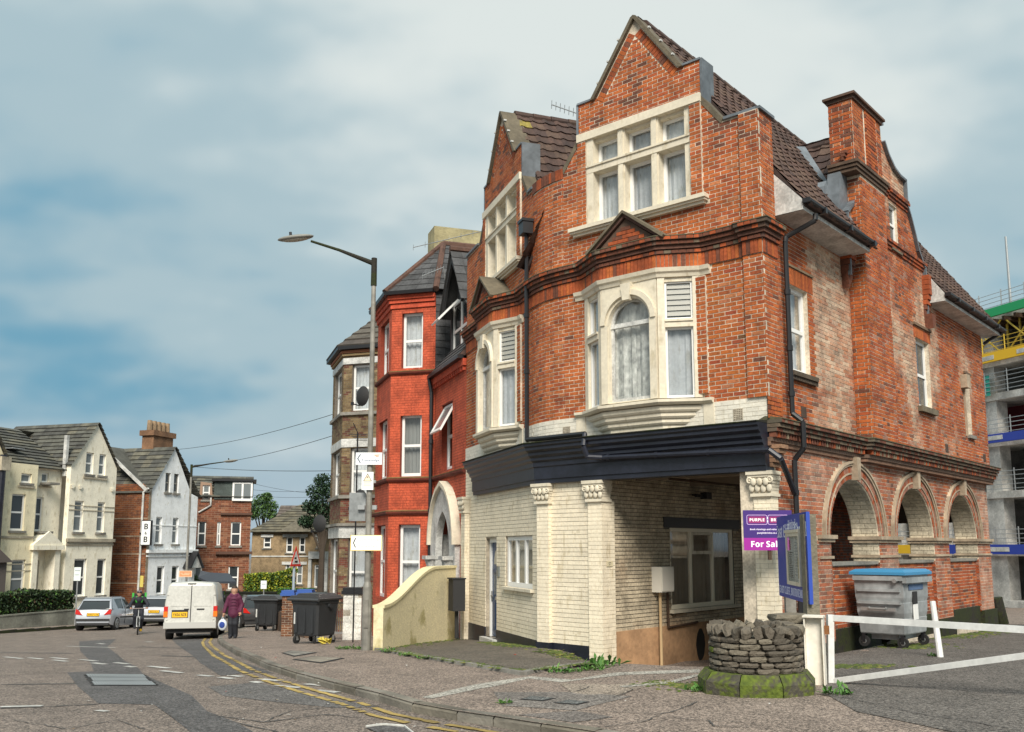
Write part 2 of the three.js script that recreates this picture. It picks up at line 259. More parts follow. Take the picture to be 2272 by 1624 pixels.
const colFront = (x, y, R) => { const soot = y > 8.7 ? step(0.45, 0.8, fbm(x * 1.6 + 3, y * 1.1, 2.2, 3) + (Math.abs(x) > 0.9 && y < 10.6 ? 0.16 : -0.05)) : 0.02; return R() < soot * 0.75 ? pickTone(R, [[B_DK, 0.5], [B_RED, 0.5]]) : pickTone(R, [[B_OR, 0.68], [B_RED, 0.25], [B_LT, 0.06], [B_DK, 0.01]]); };
const mix3 = (a, b, t) => a.map((v, i) => lerp(v, b[i], t));
const colSide = (x, y, R) => { const pale = step(0.46, 0.66, fbm(x * 0.7 + 2, y * 0.5 + 4, 1.7, 4) + (x > 1.9 && x < 4.0 ? 0.2 : -0.07)); const b = pickTone(R, [[B_OR, 0.42], [B_RED, 0.4], [B_PINK, 0.1], [B_DK, 0.08]]); return mix3(b, [0.74, 0.58, 0.42], pale * (0.3 + 0.6 * R())); };
const colArc = (x, y, R) => { const pale = step(0.4, 0.66, fbm(x * 0.9 + 12, y * 0.7 + 4, 4.7, 4)); const b = pickTone(R, [[B_OR, 0.2], [B_RED, 0.38], [B_PINK, 0.28], [B_DK, 0.14]]); return mix3(b, [0.66, 0.44, 0.33], 0.1 + pale * (0.2 + 0.4 * R())); };
const colCream = (x, y, R) => tone([0.9, 0.8, 0.62], 0.93 + 0.09 * R());
const gableX = (y) => y < 9.2 ? 99 : y < 9.82 ? 1.39 + (9.82 - y) / 0.62 * 0.38 : y < 10.52 ? 1.385 : (11.86 - y) / 1.34 * 0.95;
// matrices for segments of a plan polyline: x along, z outward
function segM(pts, f) { for (let i = 0; i + 1 < pts.length; i++) { const a = pts[i], b = pts[i + 1], dx = b[0] - a[0], dz = b[1] - a[1], l = Math.hypot(dx, dz); const m = new THREE.Matrix4().makeBasis(V(dx / l, 0, dz / l), V(0, 1, 0), V(-dz / l, 0, dx / l)).setPosition(a[0], 0, a[1]); f(m, l, i); } }
const bayC = [[-1.27, 0.02], [-0.62, 0.4], [0.62, 0.4], [1.27, 0.02]];
const foldP = (() => { const a = FL.pt(2.1, 0), c = FM0.pt(-4.8, 0), b = FM.pt(-1.795, 0), r = []; for (let i = 0; i <= 4; i++) { const t = i / 4; r.push([lerp(lerp(a.x, c.x, t), lerp(c.x, b.x, t), t), lerp(lerp(a.z, c.z, t), lerp(c.z, b.z, t), t)]); } return r; })();
const W2 = (F, list) => list.map(([a, w]) => { const p = F.pt(a, 0, w); return [p.x, p.z]; });

const louvreMat = mat([0.3, 0.3, 0.27], { roughness: 0.5 });
function wing(F, cl, cr, indiv) {
  const body = slab([[cl, 3.62], [cr, 3.62], [cr, 9.2], ...(cr > 1.77 ? [[1.77, 9.2]] : []), [1.39, 9.82], [1.39, 10.52], [0.95, 10.52], [0, 11.86], [-0.95, 10.52], [-1.39, 10.52], [-1.39, 9.82], ...(cl < -1.77 ? [[-1.77, 9.2]] : []), [cl, 9.2]], [[-1.18, 1.16, 7.9, 9.71], [-1.2, 1.2, 4.2, 6.5]], -0.32, -0.006);
  const wall = part('wall', body, M.mortar, house, F);
  const gb = new GB(), out = [];
  const iv = (y) => { const g = gableX(y) - (y > 10.5 ? 0.26 : 0); let l = [[Math.max(cl, -g), Math.min(cr, g)]]; if (l[0][1] - l[0][0] < 0.05) return []; if (y > 7.74 && y < 7.9) l = subIv(l, -1.56, 1.5); if (y >= 7.9 && y < 9.72) l = subIv(l, -1.18, 1.16); if (y > 9.7 && y < 9.88) l = subIv(l, -1.39, 1.39); if (y > 4.05 && y < 6.6) l = subIv(l, -1.3, 1.3); if (y > 6.42 && y < 6.62) l = subIv(l, -1.52, 1.5); if (y > 6.6 && y < 7.16) return []; return l; };
  bricks(gb, { x0: cl, x1: cr, y0: 4.125, y1: 11.8, iv, col: colFront, seed: indiv ? 3 : 5, out: indiv ? out : null, pick: (x, y, w) => y < 6.6 && x > 1.4 && out.length < 300 });
  for (const s of [-1, 1]) { // raking header course under the verge
    const ang = Math.atan2(1.34, 0.95), n = 19, len = Math.hypot(1.34, 0.95);
    for (let i = 0; i < n; i++) { const a = i / n * len, b = (i + 0.86) / n * len; const P = (d, w) => [s * (0.95 - d * Math.cos(ang) - w * Math.sin(ang)), 10.52 + d * Math.sin(ang) - w * Math.cos(ang)]; let q = [P(a, 0.03), P(b, 0.03), P(b, 0.19), P(a, 0.19)]; if (q[2][0] * s < 0) continue; if (s > 0) q = q; else q = q.reverse(); gb.prism(q, -0.012, 0.006, pickTone(R0, [[B_RED, 0.5], [B_OR, 0.3], [B_DK, 0.2]]), false); }
  }
  stuff(part('brickwork', gb, M.brick, wall));
  if (indiv) singles(out, wall);
  // pilaster strips
  const pil = new GB();
  const strips = indiv ? [[2.145, 2.511, 4.13, 6.6], [2.145, 2.511, 7.16, 9.2]] : [];
  strips.push([1.17, 1.39, 4.3, 6.42], [1.17, 1.39, 7.95, 9.7], [-1.39, -1.19, 7.95, 9.7]);
  for (const [a, b, c, d] of strips) { pil.box(a, b, c, d, -0.01, 0.05, [0.8, 0.69, 0.54]); bricks(pil, { x0: a, x1: b, y0: c, y1: d, z: 0.056, proud: 0.014, col: colFront, seed: Math.round(a * 10 + c + 60) }); }
  part('pilaster', pil, M.brick, house, F);
  // verge coping with clips
  const cop = new GB();
  cop.prism([[0, 11.86], [0.97, 10.5], [1.06, 10.5], [0.06, 11.9], [0, 11.93], [-0.06, 11.9], [-1.06, 10.5], [-0.97, 10.5]].reverse(), -0.4, 0.07);
  const cp = part('verge_coping', cop, M.stoneTrim, house, F);
  for (const s of [-1, 1]) for (const t of [0.2, 0.45, 0.7]) part('clip', new GB().box(s * (1.06 - t) - 0.015, s * (1.06 - t) + 0.02, 10.5 + t * 1.47 - 0.01, 10.5 + t * 1.47 + 0.025, 0.02, 0.085), M.whitePaint, cp);
  for (const s of [-1, 1]) { const lead = new GB(); lead.box(Math.min(s * 0.98, s * 1.41), Math.max(s * 0.98, s * 1.41), 10.52, 10.56, -0.4, 0.03); lead.box(s > 0 ? 1.392 : -1.44, s > 0 ? 1.44 : -1.392, 9.72, 10.55, -0.42, 0.01); part('lead_flashing', lead, M.lead, house, F); }
  for (const s of [-1, 1]) { const kn = new GB(); let p = [[1.385, 9.84], [1.4, 9.66], [1.78, 9.16], [1.83, 9.24]].map(([x, y]) => [x * s, y]); if ((s < 0 && cl > -1.75) || (s > 0 && cr < 1.7)) continue; if (s < 0) p = p.reverse(); kn.prism(p, -0.3, 0.012); part('kneeler', kn, M.stoneTrim, house, F); }
  const cap = new GB(); if (cr > 1.85) { cap.box(1.85, cr + 0.02, 9.2, 9.25, -0.36, 0.05); part('parapet_coping', cap, M.lead, house, F); } if (cl < -1.85) part('parapet_coping', new GB().box(cl, -1.85, 9.2, 9.25, -0.36, 0.05), M.lead, house, F);
  // upper stone window
  const sg = new GB();
  sg.box(-1.4, 1.4, 9.7, 9.865, -0.1, 0.07); sg.box(-1.18, -1.02, 7.9, 9.7, -0.3, 0.03); sg.box(1.04, 1.16, 7.9, 9.7, -0.3, 0.01);
  for (const c of [-0.37, 0.39]) { sg.box(c - 0.085, c + 0.085, 7.9, 9.7, -0.27, 0.0); sg.box(c - 0.055, c + 0.055, 7.9, 9.7, -0.0, 0.025); }
  sg.box(-1.18, 1.16, 8.99, 9.11, -0.24, 0.035); sg.box(-1.18, 1.16, 9.11, 9.145, -0.24, 0.06);
  sg.box(-1.02, 1.04, 9.64, 9.7, -0.27, -0.05);
  const st = part('stone_surround', sg, M.cream, house, F);
  const sl = new GB(); sl.box(-1.56, 1.5, 7.83, 7.905, -0.25, 0.17); sl.box(-1.54, 1.48, 7.79, 7.83, -0.05, 0.13); sl.box(-1.5, 1.44, 7.74, 7.79, -0.05, 0.08); part('sill', sl, M.cream, st);
  for (const [a, b] of [[-1.02, -0.455], [-0.285, 0.305], [0.475, 1.04]]) { win(house, F, { x0: a, x1: b, y0: 7.905, y1: 8.99, z: -0.17, curtain: M.curtain, cz: 0.06 }); win(house, F, { x0: a, x1: b, y0: 9.145, y1: 9.65, z: -0.17, curtain: M.curtain, cz: 0.06 }); }
  // canted stone bay of the first floor
  const bg = new GB();
  const full = [[-1.5, 0.0], [-1.28, 0.0], ...bayC.slice(1, 3), [1.28, 0.0], [1.48, 0.0]];
  bg.sweep(full, [[-0.3, 6.44], [0.02, 6.44], [0.04, 6.5], [0.075, 6.53], [0.095, 6.6], [-0.3, 6.6]]);
  bg.sweep(full, [[-0.3, 4.12], [0.05, 4.12], [0.1, 4.16], [0.1, 4.21], [-0.3, 4.24]]);
  for (let k = 0; k < 4; k++) { const o = -0.015 - k * 0.06, y1 = 4.12 - k * 0.105; bg.sweep([[-1.28, 0.0], [-0.62, 0.4], [0.62, 0.4], [1.28, 0.0]], [[-0.3, y1 - 0.12], [o - 0.03, y1 - 0.12], [o, y1 - 0.085], [o, y1 - 0.015], [-0.3, y1 - 0.005]]); }
  bg.box(-1.5, -1.28, 3.64, 4.12, -0.1, 0.03); bg.box(1.28, 1.48, 3.64, 4.12, -0.1, 0.03);
  segM(bayC, (m, l, i) => { bg.m = m; const e = 0.001;
    if (i !== 1) { // canted side light: posts and transom
      bg.box(0.0, 0.13, 4.24, 6.44, -0.16, 0.0); bg.box(l - 0.13, l, 4.24, 6.44, -0.16, 0.0); bg.box(0.13, l - 0.13, 5.52, 5.62, -0.14, 0.01); bg.box(0.13, l - 0.13, 5.62, 5.66, -0.14, 0.035); bg.box(0.13, l - 0.13, 6.36, 6.44, -0.14, -0.03);
    } bg.m = null; });
  part('bay_surround', bg, M.cream, house, F);
  // arched front light
  const arch = part('arch_surround', slab([[-0.6, 4.24], [0.6, 4.24], [0.6, 6.44], [-0.6, 6.44]], [archHole(0, 0.45, 4.26, 5.72)], 0.24, 0.4), M.cream, house, F);
  const ring = new GB(), N = 24; for (const [r0, r1, z1] of [[0.45, 0.5, 0.415], [0.5, 0.6, 0.47]]) for (let i = 0; i < N; i++) { const a = Math.PI * i / N, b = Math.PI * (i + 1) / N; ring.prism([[r0 * Math.cos(a), 5.72 + r0 * Math.sin(a)], [r1 * Math.cos(a), 5.72 + r1 * Math.sin(a)], [r1 * Math.cos(b), 5.72 + r1 * Math.sin(b)], [r0 * Math.cos(b), 5.72 + r0 * Math.sin(b)]], 0.395, z1, null, false); }
  for (const s of [-1, 1]) ring.box(s > 0 ? 0.46 : -0.6, s > 0 ? 0.6 : -0.46, 4.24, 5.72, 0.395, 0.44);
  part('archivolt', ring, M.cream, arch); part('keystone', new GB().prism([[-0.07, 6.12], [0.07, 6.12], [0.11, 6.43], [-0.11, 6.43]], 0.38, 0.5), M.cream, arch);
  const fr = new GB(); fr.box(-0.45, -0.4, 4.26, 5.72, 0.26, 0.31); fr.box(0.4, 0.45, 4.26, 5.72, 0.26, 0.31); fr.box(-0.4, 0.4, 4.26, 4.33, 0.26, 0.31); fr.box(-0.45, 0.45, 5.66, 5.74, 0.26, 0.33);
  for (let i = 0; i < N; i++) { const a = Math.PI * i / N, b = Math.PI * (i + 1) / N; fr.prism([[0.4 * Math.cos(a), 5.72 + 0.4 * Math.sin(a)], [0.45 * Math.cos(a), 5.72 + 0.45 * Math.sin(a)], [0.45 * Math.cos(b), 5.72 + 0.45 * Math.sin(b)], [0.4 * Math.cos(b), 5.72 + 0.4 * Math.sin(b)]], 0.26, 0.31); }
  const aw = part('window', fr, M.whitePaint, house, F);
  part('pane', new GB().box(-0.4, 0.4, 4.33, 5.66, 0.275, 0.279), M.glass, aw);
  const lp = new GB(); lp.prism([...Array(21)].map((_, i) => [0.4 * Math.cos(Math.PI * i / 20), 5.74 + 0.4 * Math.sin(Math.PI * i / 20)]), 0.275, 0.279); part('pane', lp, M.glass, aw);
  part('curtain', wavy(-0.56, 0.56, 4.25, 6.3, 0.17, 0.02, 5), M.lace, aw);
  for (const i of [0, 2]) { const a = bayC[i], b = bayC[i + 1]; const f = F.seg(a, b), l = f.len;
    win(house, f, { x0: 0.13, x1: l - 0.13, y0: 4.25, y1: 5.52, z: -0.06, fw: 0.035, curtain: M.curtain, cz: 0.04 });
    const up = win(house, f, { x0: 0.13, x1: l - 0.13, y0: 5.66, y1: 6.37, z: -0.06, fw: 0.035, curtain: M.curtain, cz: 0.06 });
    if (i === 2) for (let k = 0; k < 6; k++) { const y = 5.74 + k * 0.1; part('louvre', new GB().quad([0.17, y, -0.08], [l - 0.17, y, -0.08], [l - 0.17, y + 0.085, -0.1], [0.17, y + 0.085, -0.1]), louvreMat, up); }
  }
  // brick pediment over the bay
  const pg = new GB(); pg.prism([[-0.72, 7.12], [0.72, 7.12], [0, 7.68]], 0, 0.44, [0.13, 0.08, 0.055]);
  for (let r = 0; r < 6; r++) { const y = 7.16 + r * 0.0755, x = 0.66 - (y - 7.12 + 0.09) * 1.28; if (x > 0.05) for (let q = -x; q < x - 0.02; q += 0.228) pg.box(q, Math.min(x, q + 0.217), y, y + 0.064, 0.43, 0.452, pickTone(R0, [[B_RED, 0.5], [B_DK, 0.4], [B_OR, 0.1]]), 'k'); }
  const ped = part('pediment', pg, M.brick, house, F);
  const pc = new GB(), rk = new GB(); for (const s of [-1, 1]) { let q = [[0.84, 7.12], [0.87, 7.16], [0, 7.82], [0, 7.765]].map(([x, y]) => [x * s, y]); if (s < 0) q = q.reverse(); pc.prism(q, -0.01, 0.56); let p = [[0.76, 7.12], [0.84, 7.12], [0, 7.76], [0, 7.69]].map(([x, y]) => [x * s, y]); if (s < 0) p = p.reverse(); rk.prism(p, 0.02, 0.5, [0.12, 0.06, 0.045]); }
  part('raking_moulding', rk, M.brick, ped); part('coping', pc, M.stoneTrim, ped);
}
wing(FM, -1.795, 2.455, true);
wing(FL, -2.95, 2.1, false);

// turned wall between the gables
{
  const gb = new GB(), core = new GB();
  segM(foldP, (m, l, i) => { core.m = m; core.box(-0.02, l + 0.02, 3.62, 9.2, -0.3, -0.006); gb.m = m; bricks(gb, { x0: 0, x1: l, y0: 4.125, y1: 6.6, col: (x, y, R) => colFront(x + i + 7, y, R), seed: 40 + i }); bricks(gb, { x0: 0, x1: l, y0: 7.165, y1: 9.06, col: (x, y, R) => colFront(x + i + 7, y, R), seed: 50 + i }); for (let x = 0; x < l; x += 0.0755) gb.box(x, Math.min(l, x + 0.065), 9.07, 9.29, -0.3, 0.02, pickTone(R0, [[B_DK, 0.6], [B_RED, 0.4]])); });
  const w = partW('wall', core, M.mortar); stuff(part('brickwork', gb, M.brick, w));
}
// string courses, soldier course, white painted band and fascia along both fronts
const frontLine = [...W2(FL, [[-2.95, 0], [-1.32, 0], ...bayC.slice(1, 3), [1.32, 0]]), ...foldP, ...W2(FM, [[-1.32, 0], ...bayC.slice(1, 3), [1.32, 0], [2.13, 0]])];
{
  const so = new GB(), line = [...frontLine, ...W2(FM, [[2.46, 0]])];
  segM(line, (m, l) => { so.m = m; so.box(0, l, 6.6, 6.86, -0.1, 0.012, [0.4, 0.34, 0.27]); const n = Math.max(1, Math.round(l / 0.0755)); for (let i = 0; i < n; i++) so.box((i + 0.06) * l / n, (i + 0.92) * l / n, 6.61, 6.85, 0.012, 0.03, pickTone(R0, [[B_RED, 0.45], [B_OR, 0.3], [B_DK, 0.25]]), 'k'); }); so.m = null;
  const line2 = [...line.slice(0, -1), ...W2(FM, [[2.13, 0.06]]), ...W2(FM, [[2.515, 0.06]]), ...W2(FS, [[0.5, 0.06]])];
  const so2 = new GB(); segM(W2(FM, [[2.145, 0.06], [2.515, 0.06]]).concat(W2(FS, [[0.5, 0.06]])), (m, l) => { so2.m = m; const n = Math.round(l / 0.0755); so2.box(0, l, 6.6, 6.86, -0.1, 0.004, [0.4, 0.34, 0.27]); for (let i = 0; i < n; i++) so2.box((i + 0.06) * l / n, (i + 0.92) * l / n, 6.61, 6.85, 0.002, 0.02, pickTone(R0, [[B_RED, 0.45], [B_OR, 0.4], [B_DK, 0.15]]), 'k'); });
  partW('soldier_course', so, M.brick); partW('soldier_course', so2, M.brick);
  const st = new GB(); const sline = [...line.slice(0, -2), ...W2(FM, [[2.1, 0.0], [2.15, 0.06], [2.515, 0.06]]), ...W2(FS, [[0.52, 0.06]])];
  const dk = [[0.12, 0.06, 0.045], [0.17, 0.075, 0.05], [0.14, 0.085, 0.06], [0.1, 0.07, 0.05]];
  [[6.86, 6.925, 0.05], [6.94, 7.0, 0.085], [7.01, 7.075, 0.13], [7.085, 7.15, 0.175]].forEach(([a, b, o], i) => { st.sweep(sline, [[-0.1, a], [o, a], [o, b], [-0.1, b]], dk[i]); });
  st.sweep(sline, [[-0.1, 7.15], [0.19, 7.15], [0.19, 7.165], [-0.1, 7.21]], [0.13, 0.12, 0.07]);
  segM(sline, (m, l) => { st.m = m; const n = Math.max(1, Math.round(l / 0.13)); for (let i = 0; i < n; i++) for (const [a, b, o] of [[6.86, 6.925, 0.05], [7.01, 7.075, 0.13], [7.085, 7.15, 0.175]]) st.box((i + 0.04) * l / n, (i + 0.94) * l / n, a + 0.003, b - 0.003, o, o + 0.008, pickTone(R0, [[B_DK, 0.6], [B_RED, 0.3], [[0.2, 0.15, 0.1], 0.1]]), 'k'); });
  partW('string_course', st, M.brick);
  const band = new GB(); // white painted brick band
  const bcol = (x, y, R) => tone([0.78, 0.74, 0.64], 0.92 + 0.12 * R());
  const bl = [...W2(FL, [[-2.95, 0], [2.1, 0]]), ...foldP.slice(1), ...W2(FM, [[2.46, 0]])];
  segM(bl, (m, l, i) => { band.m = m; band.box(0, l, 3.66, 4.13, -0.1, 0.006, [0.66, 0.6, 0.5]); bricks(band, { x0: 0, x1: l, y0: 3.67, y1: 4.12, z: 0.012, proud: 0.006, col: bcol, seed: 80 + i, h: 0.0755, j: 0.007 }); }); band.m = null;
  const bw = partW('painted_band', band, M.painted);
  for (const [F, x] of [[FM, 1.93], [FM, -1.75], [FL, 1.75]]) { const v = new GB(); const c = [0.52, 0.46, 0.36]; v.box(x - 0.09, x + 0.09, 3.77, 3.97, 0, 0.02, c); for (let i = 0; i < 5; i++) for (let k = 0; k < 6; k++) v.box(x - 0.075 + i * 0.033, x - 0.058 + i * 0.033, 3.785 + k * 0.031, 3.8 + k * 0.031, 0.015, 0.0215, [0.12, 0.09, 0.06]); part('air_brick', v, M.brick, house, F); }
}
// navy timber fascia
const fasciaLine = [...W2(FL, [[-1.95, 0], [2.42, 0]]), ...W2(FM0, [[-3.4, 0.02], [0.0, 0.02]])];
{
  const f = new GB(); const pr = [[-0.2, 2.88], [0.1, 2.88], [0.1, 2.96], [0.125, 2.97], [0.125, 3.2], [0.15, 3.22], [0.15, 3.3], [0.2, 3.34], [0.2, 3.39], [0.26, 3.44], [0.26, 3.49], [0.33, 3.54], [0.33, 3.59], [0.37, 3.62], [0.37, 3.665], [-0.2, 3.67]];
  f.sweep(fasciaLine, pr); const fo = partW('fascia', f, M.navy);
  const ld = new GB(); ld.sweep(fasciaLine, [[-0.1, 3.672], [0.4, 3.672], [0.4, 3.69], [-0.1, 3.74]]); partW('fascia_capping', ld, M.concreteDark);
  const gp = new GB(), A = FM0.pt(-3.2, 3.28, 0.24), B = FM0.pt(0.12, 3.2, 0.24); gp.tube([A.toArray(), B.toArray()], 0.045, 8); for (let k = 0; k < 4; k++) { const p = A.clone().lerp(B, k / 3.2 + 0.03), q = A.clone().lerp(B, k / 3.2 + 0.05); gp.cyl(p.toArray(), q.toArray(), 0.055, 0.055, 8); }
  gp.tube([FM0.pt(0.12, 3.2, 0.24), FM0.pt(0.3, 3.05, 0.2), FS.pt(0.62, 2.55, 0.14)].map((v) => v.toArray()), 0.05, 8); gp.tube([FM0.pt(-3.55, 3.75, 0.3), FM0.pt(-3.5, 3.5, 0.42), FM0.pt(-3.45, 3.3, 0.36), FM0.pt(-3.2, 3.28, 0.24)].map((v) => v.toArray()), 0.05, 8);
  partW('waste_pipe', gp, M.navy);
}
// downpipes
{
  const d = new GB(), P = (a, y, w) => FL.pt(a, y, w).toArray(); d.tube([P(2.02, 8.2, 0.12), P(2.02, 3.82, 0.12)], 0.045, 8); d.tube([P(2.02, 3.82, 0.12), FM0.pt(-3.55, 3.75, 0.3).toArray()], 0.05, 8); for (const y of [5.2, 6.4]) d.cyl(P(2.02, y, 0.12), P(2.02, y + 0.09, 0.12), 0.06, 0.06, 8); const dp = partW('downpipe', d, M.black);
  const h = new GB(); h.m = new THREE.Matrix4().makeRotationY(FL.rot).setPosition(FL.pt(2.02, 8.2, 0.12)); h.box(-0.14, 0.14, 0, 0.3, -0.1, 0.13); h.box(-0.16, 0.16, 0.26, 0.32, -0.11, 0.15); part('hopper', h, M.black, dp);
  const s = new GB(), Q = (a, y, w) => FS.pt(a, y, w).toArray(); s.tube([Q(0.95, 7.42, 0.6), Q(0.92, 7.3, 0.6), Q(0.72, 7.05, 0.14), Q(0.7, 6.95, 0.13), Q(0.7, 3.9, 0.13)], 0.045, 8); s.tube([Q(0.7, 3.9, 0.13), Q(0.72, 3.75, 0.3), Q(0.72, 3.3, 0.3), Q(0.7, 3.1, 0.13), Q(0.7, -0.2, 0.13)], 0.048, 8); for (const y of [6.0, 5.0, 4.2, 2.5, 1.4, 0.5]) s.cyl(Q(0.7, y, 0.13), Q(0.7, y + 0.09, 0.13), 0.06, 0.06, 8); partW('downpipe', s, M.black);
}

// ------------------------------------------------------------------ side wall above the passage
const gableOut = [[3.62, 7.0], [3.62, 8.3], [3.95, 8.55], [4.3, 9.0], [4.42, 9.16], [4.75, 9.5], [4.75, 10.16], [5.0, 10.24], [5.4, 10.5], [5.62, 10.9], [6.0, 11.0]];
const gableR = [[6.05, 10.66], [6.3, 10.42], [6.66, 10.22], [7.0, 10.15], [7.4, 10.15], [7.4, 9.55], [7.62, 9.3], [7.85, 8.95], [8.05, 8.6], [8.35, 8.32], [8.45, 8.3], [8.45, 7.0]];
{
  const wA = slab([[0, 3.6], [4.05, 3.6], [4.05, 7.45], [0, 7.45]], [[1.02, 1.86, 4.72, 6.3]], -0.32, -0.006);
  const a = part('wall', wA, M.mortar, house, FS), ga = new GB();
  bricks(ga, { x0: 0.5, x1: 4.05, y0: 3.74, y1: 7.42, bond: 'f', L: 0.3, j: 0.0135, col: (x, y, R) => (x < 2.35 && x > 0.85 && y > 4.5 && y < 6.75 && (x < 1.0 || x > 1.88) && x < 2.12) ? pickTone(R, [[B_OR, 0.7], [B_RED, 0.3]]) : colSide(x, y, R), iv: (y) => { let l = [[0.5, 4.05]]; if (y > 4.72 && y < 6.66) l = subIv(l, y < 6.3 ? 1.02 : 0.9, y < 6.3 ? 1.86 : 2.1); if (y > 4.55 && y < 4.72) l = subIv(l, 0.9, 1.98); return l; }, seed: 61 });
  for (let x = 0.91; x < 2.09; x += 0.0755) ga.box(x, x + 0.065, 6.31, 6.62, -0.012, 0.004, pickTone(R0, [[B_OR, 0.7], [B_RED, 0.3]]), 'k');
  ga.box(0.88, 2.12, 6.63, 6.67, -0.012, 0.03, [0.3, 0.22, 0.14]);
  stuff(part('brickwork', ga, M.brick, a));
  const ws = win(house, FS, { x0: 1.02, x1: 1.86, y0: 4.72, y1: 6.3, z: -0.09, fw: 0.07, rows: [5.52], curtain: M.curtain, cz: 0.12 });
  const sg = new GB(); sg.box(0.92, 1.98, 4.62, 4.7, -0.09, 0.1, [0.12, 0.09, 0.06]); for (let x = 0.93; x < 1.96; x += 0.1) sg.box(x, x + 0.085, 4.55, 4.62, -0.05, 0.07, [0.11, 0.08, 0.055]); part('sill', sg, M.brick, ws);
  // pilaster return
  const p = new GB(); p.box(0.001, 0.5, 4.13, 6.6, -0.01, 0.05, [0.8, 0.69, 0.54]); p.box(0.001, 0.5, 7.16, 9.2, -0.3, 0.05, [0.8, 0.69, 0.54]); bricks(p, { x0: -0.054, x1: 0.5, y0: 3.76, y1: 6.6, z: 0.056, proud: 0.014, col: colFront, seed: 71 }); bricks(p, { x0: -0.054, x1: 0.5, y0: 7.17, y1: 9.2, z: 0.056, proud: 0.014, col: colFront, seed: 72 }); part('pilaster', p, M.brick, house, FS);
  part('parapet_coping', new GB().box(-0.04, 0.54, 9.2, 9.25, -0.35, 0.1), M.lead, house, FS); part('lead_flashing', new GB().box(0.5, 0.56, 7.95, 9.25, -0.6, 0.02), M.lead, house, FS);
  // gable end wall with the shaped gable
  const o = [[4.05, 3.6], [13.2, 3.6], [13.2, 7.55], [8.45, 7.55], ...gableR.slice(0, -1).reverse(), [6.0, 11.0], ...gableOut.slice(0, -1).reverse().filter((q) => q[1] > 7.6), [3.62, 7.3], [4.05, 7.3]];
  const B = slab(o, [[6.26, 6.78, 8.24, 9.3], [7.55, 8.5, 4.82, 6.42], [11.35, 11.75, 4.5, 6.0]], -0.25, 0.114);
  const b = part('wall', B, M.mortar, house, FS), gb = new GB();
  const edge = (list, y) => { for (let i = 0; i + 1 < list.length; i++) { const [p, q] = [list[i], list[i + 1]]; if ((p[1] - y) * (q[1] - y) <= 0 && p[1] !== q[1]) return lerp(p[0], q[0], (y - p[1]) / (q[1] - p[1])); } return null; };
  bricks(gb, { x0: 4.05, x1: 13.2, y0: 3.74, y1: 10.95, z: 0.12, bond: 'f', L: 0.3, j: 0.0135, col: colSide, seed: 63, iv: (y) => { let l; if (y < 7.55) l = [[4.06, y > 7.05 ? 8.45 : 13.2]]; else { const r = edge(gableR, y) ?? 6.0, q = edge(gableOut, y) ?? 5.5; l = [[q + 0.02, r - 0.02]]; } if (y < 7.55) l = [[4.06, 13.2]]; if (y > 8.2 && y < 9.3) l = subIv(l, 6.26, 6.78); if (y > 4.82 && y < 6.42) l = subIv(l, 7.55, 8.5); if (y > 4.5 && y < 6.0) l = subIv(l, 11.35, 11.75); return l; } });
  for (let x = 7.45; x < 8.6; x += 0.0755) gb.box(x, x + 0.065, 6.43, 6.68, 0.108, 0.126, pickTone(R0, [[B_OR, 0.6], [B_RED, 0.4]]), 'k');
  gb.box(7.4, 8.65, 6.7, 6.76, 0.1, 0.17, [0.2, 0.13, 0.08]); gb.box(11.25, 11.85, 6.1, 6.16, 0.1, 0.16, [0.2, 0.13, 0.08]);
  stuff(part('brickwork', gb, M.brick, b));
  win(house, FS, { x0: 6.26, x1: 6.78, y0: 8.24, y1: 9.3, z: 0.06, rows: [8.85], gm: M.darkGlass, sill: [0.06, 0.06, 0.18], sm: M.stoneTrim });
  win(house, FS, { x0: 7.55, x1: 8.5, y0: 4.82, y1: 6.42, z: 0.02, rows: [5.6], fw: 0.07, gm: M.darkGlass, sill: [0.1, 0.13, 0.22], sm: M.stoneTrim });
  const nw = win(house, FS, { x0: 11.35, x1: 11.75, y0: 4.5, y1: 6.0, z: -0.06, gm: M.darkGlass, fm: M.brown, sill: [0.08, 0.09, 0.2], sm: M.concrete });
  const mb = new GB(); mb.box(10.95, 11.25, 5.68, 6.02, 0.12, 0.28); mb.box(11.12, 11.17, 4.45, 5.68, 0.12, 0.17); part('meter_box', mb, M.buff, house, FS);
  // strings and copings of the gable
  const cg = new GB(); const path = (l, w) => { for (let i = 0; i + 1 < l.length; i++) { const [p, q] = [l[i], l[i + 1]], dx = q[0] - p[0], dy = q[1] - p[1], L = Math.hypot(dx, dy), nx = -dy / L * w, ny = dx / L * w; const Q = [[p[0] - nx * 0.1, p[1] - ny * 0.1], [q[0] - nx * 0.1, q[1] - ny * 0.1], [q[0] + nx, q[1] + ny], [p[0] + nx, p[1] + ny]]; let A = 0; for (let k = 0; k < 4; k++) A += Q[k][0] * Q[(k + 1) % 4][1] - Q[(k + 1) % 4][0] * Q[k][1]; cg.prism(A > 0 ? Q : Q.reverse(), -0.28, 0.2); } };
  path([...gableR].reverse(), 0.05); path([...gableOut].reverse(), -0.05); part('gable_coping', cg, M.lead, house, FS);
  const sb = new GB(); for (const [a2, b2, y] of [[5.4, 8.52, 8.16], [3.6, 7.45, 9.42], [6.2, 7.5, 9.38]]) for (let k = 0; k < 3; k++) for (let x = a2; x < b2; x += 0.13) sb.box(x, Math.min(b2, x + 0.12), y + k * 0.07, y + k * 0.07 + 0.062, 0.1, 0.15 + k * 0.03, pickTone(R0, [[B_DK, 0.6], [B_RED, 0.4]]), 'k');
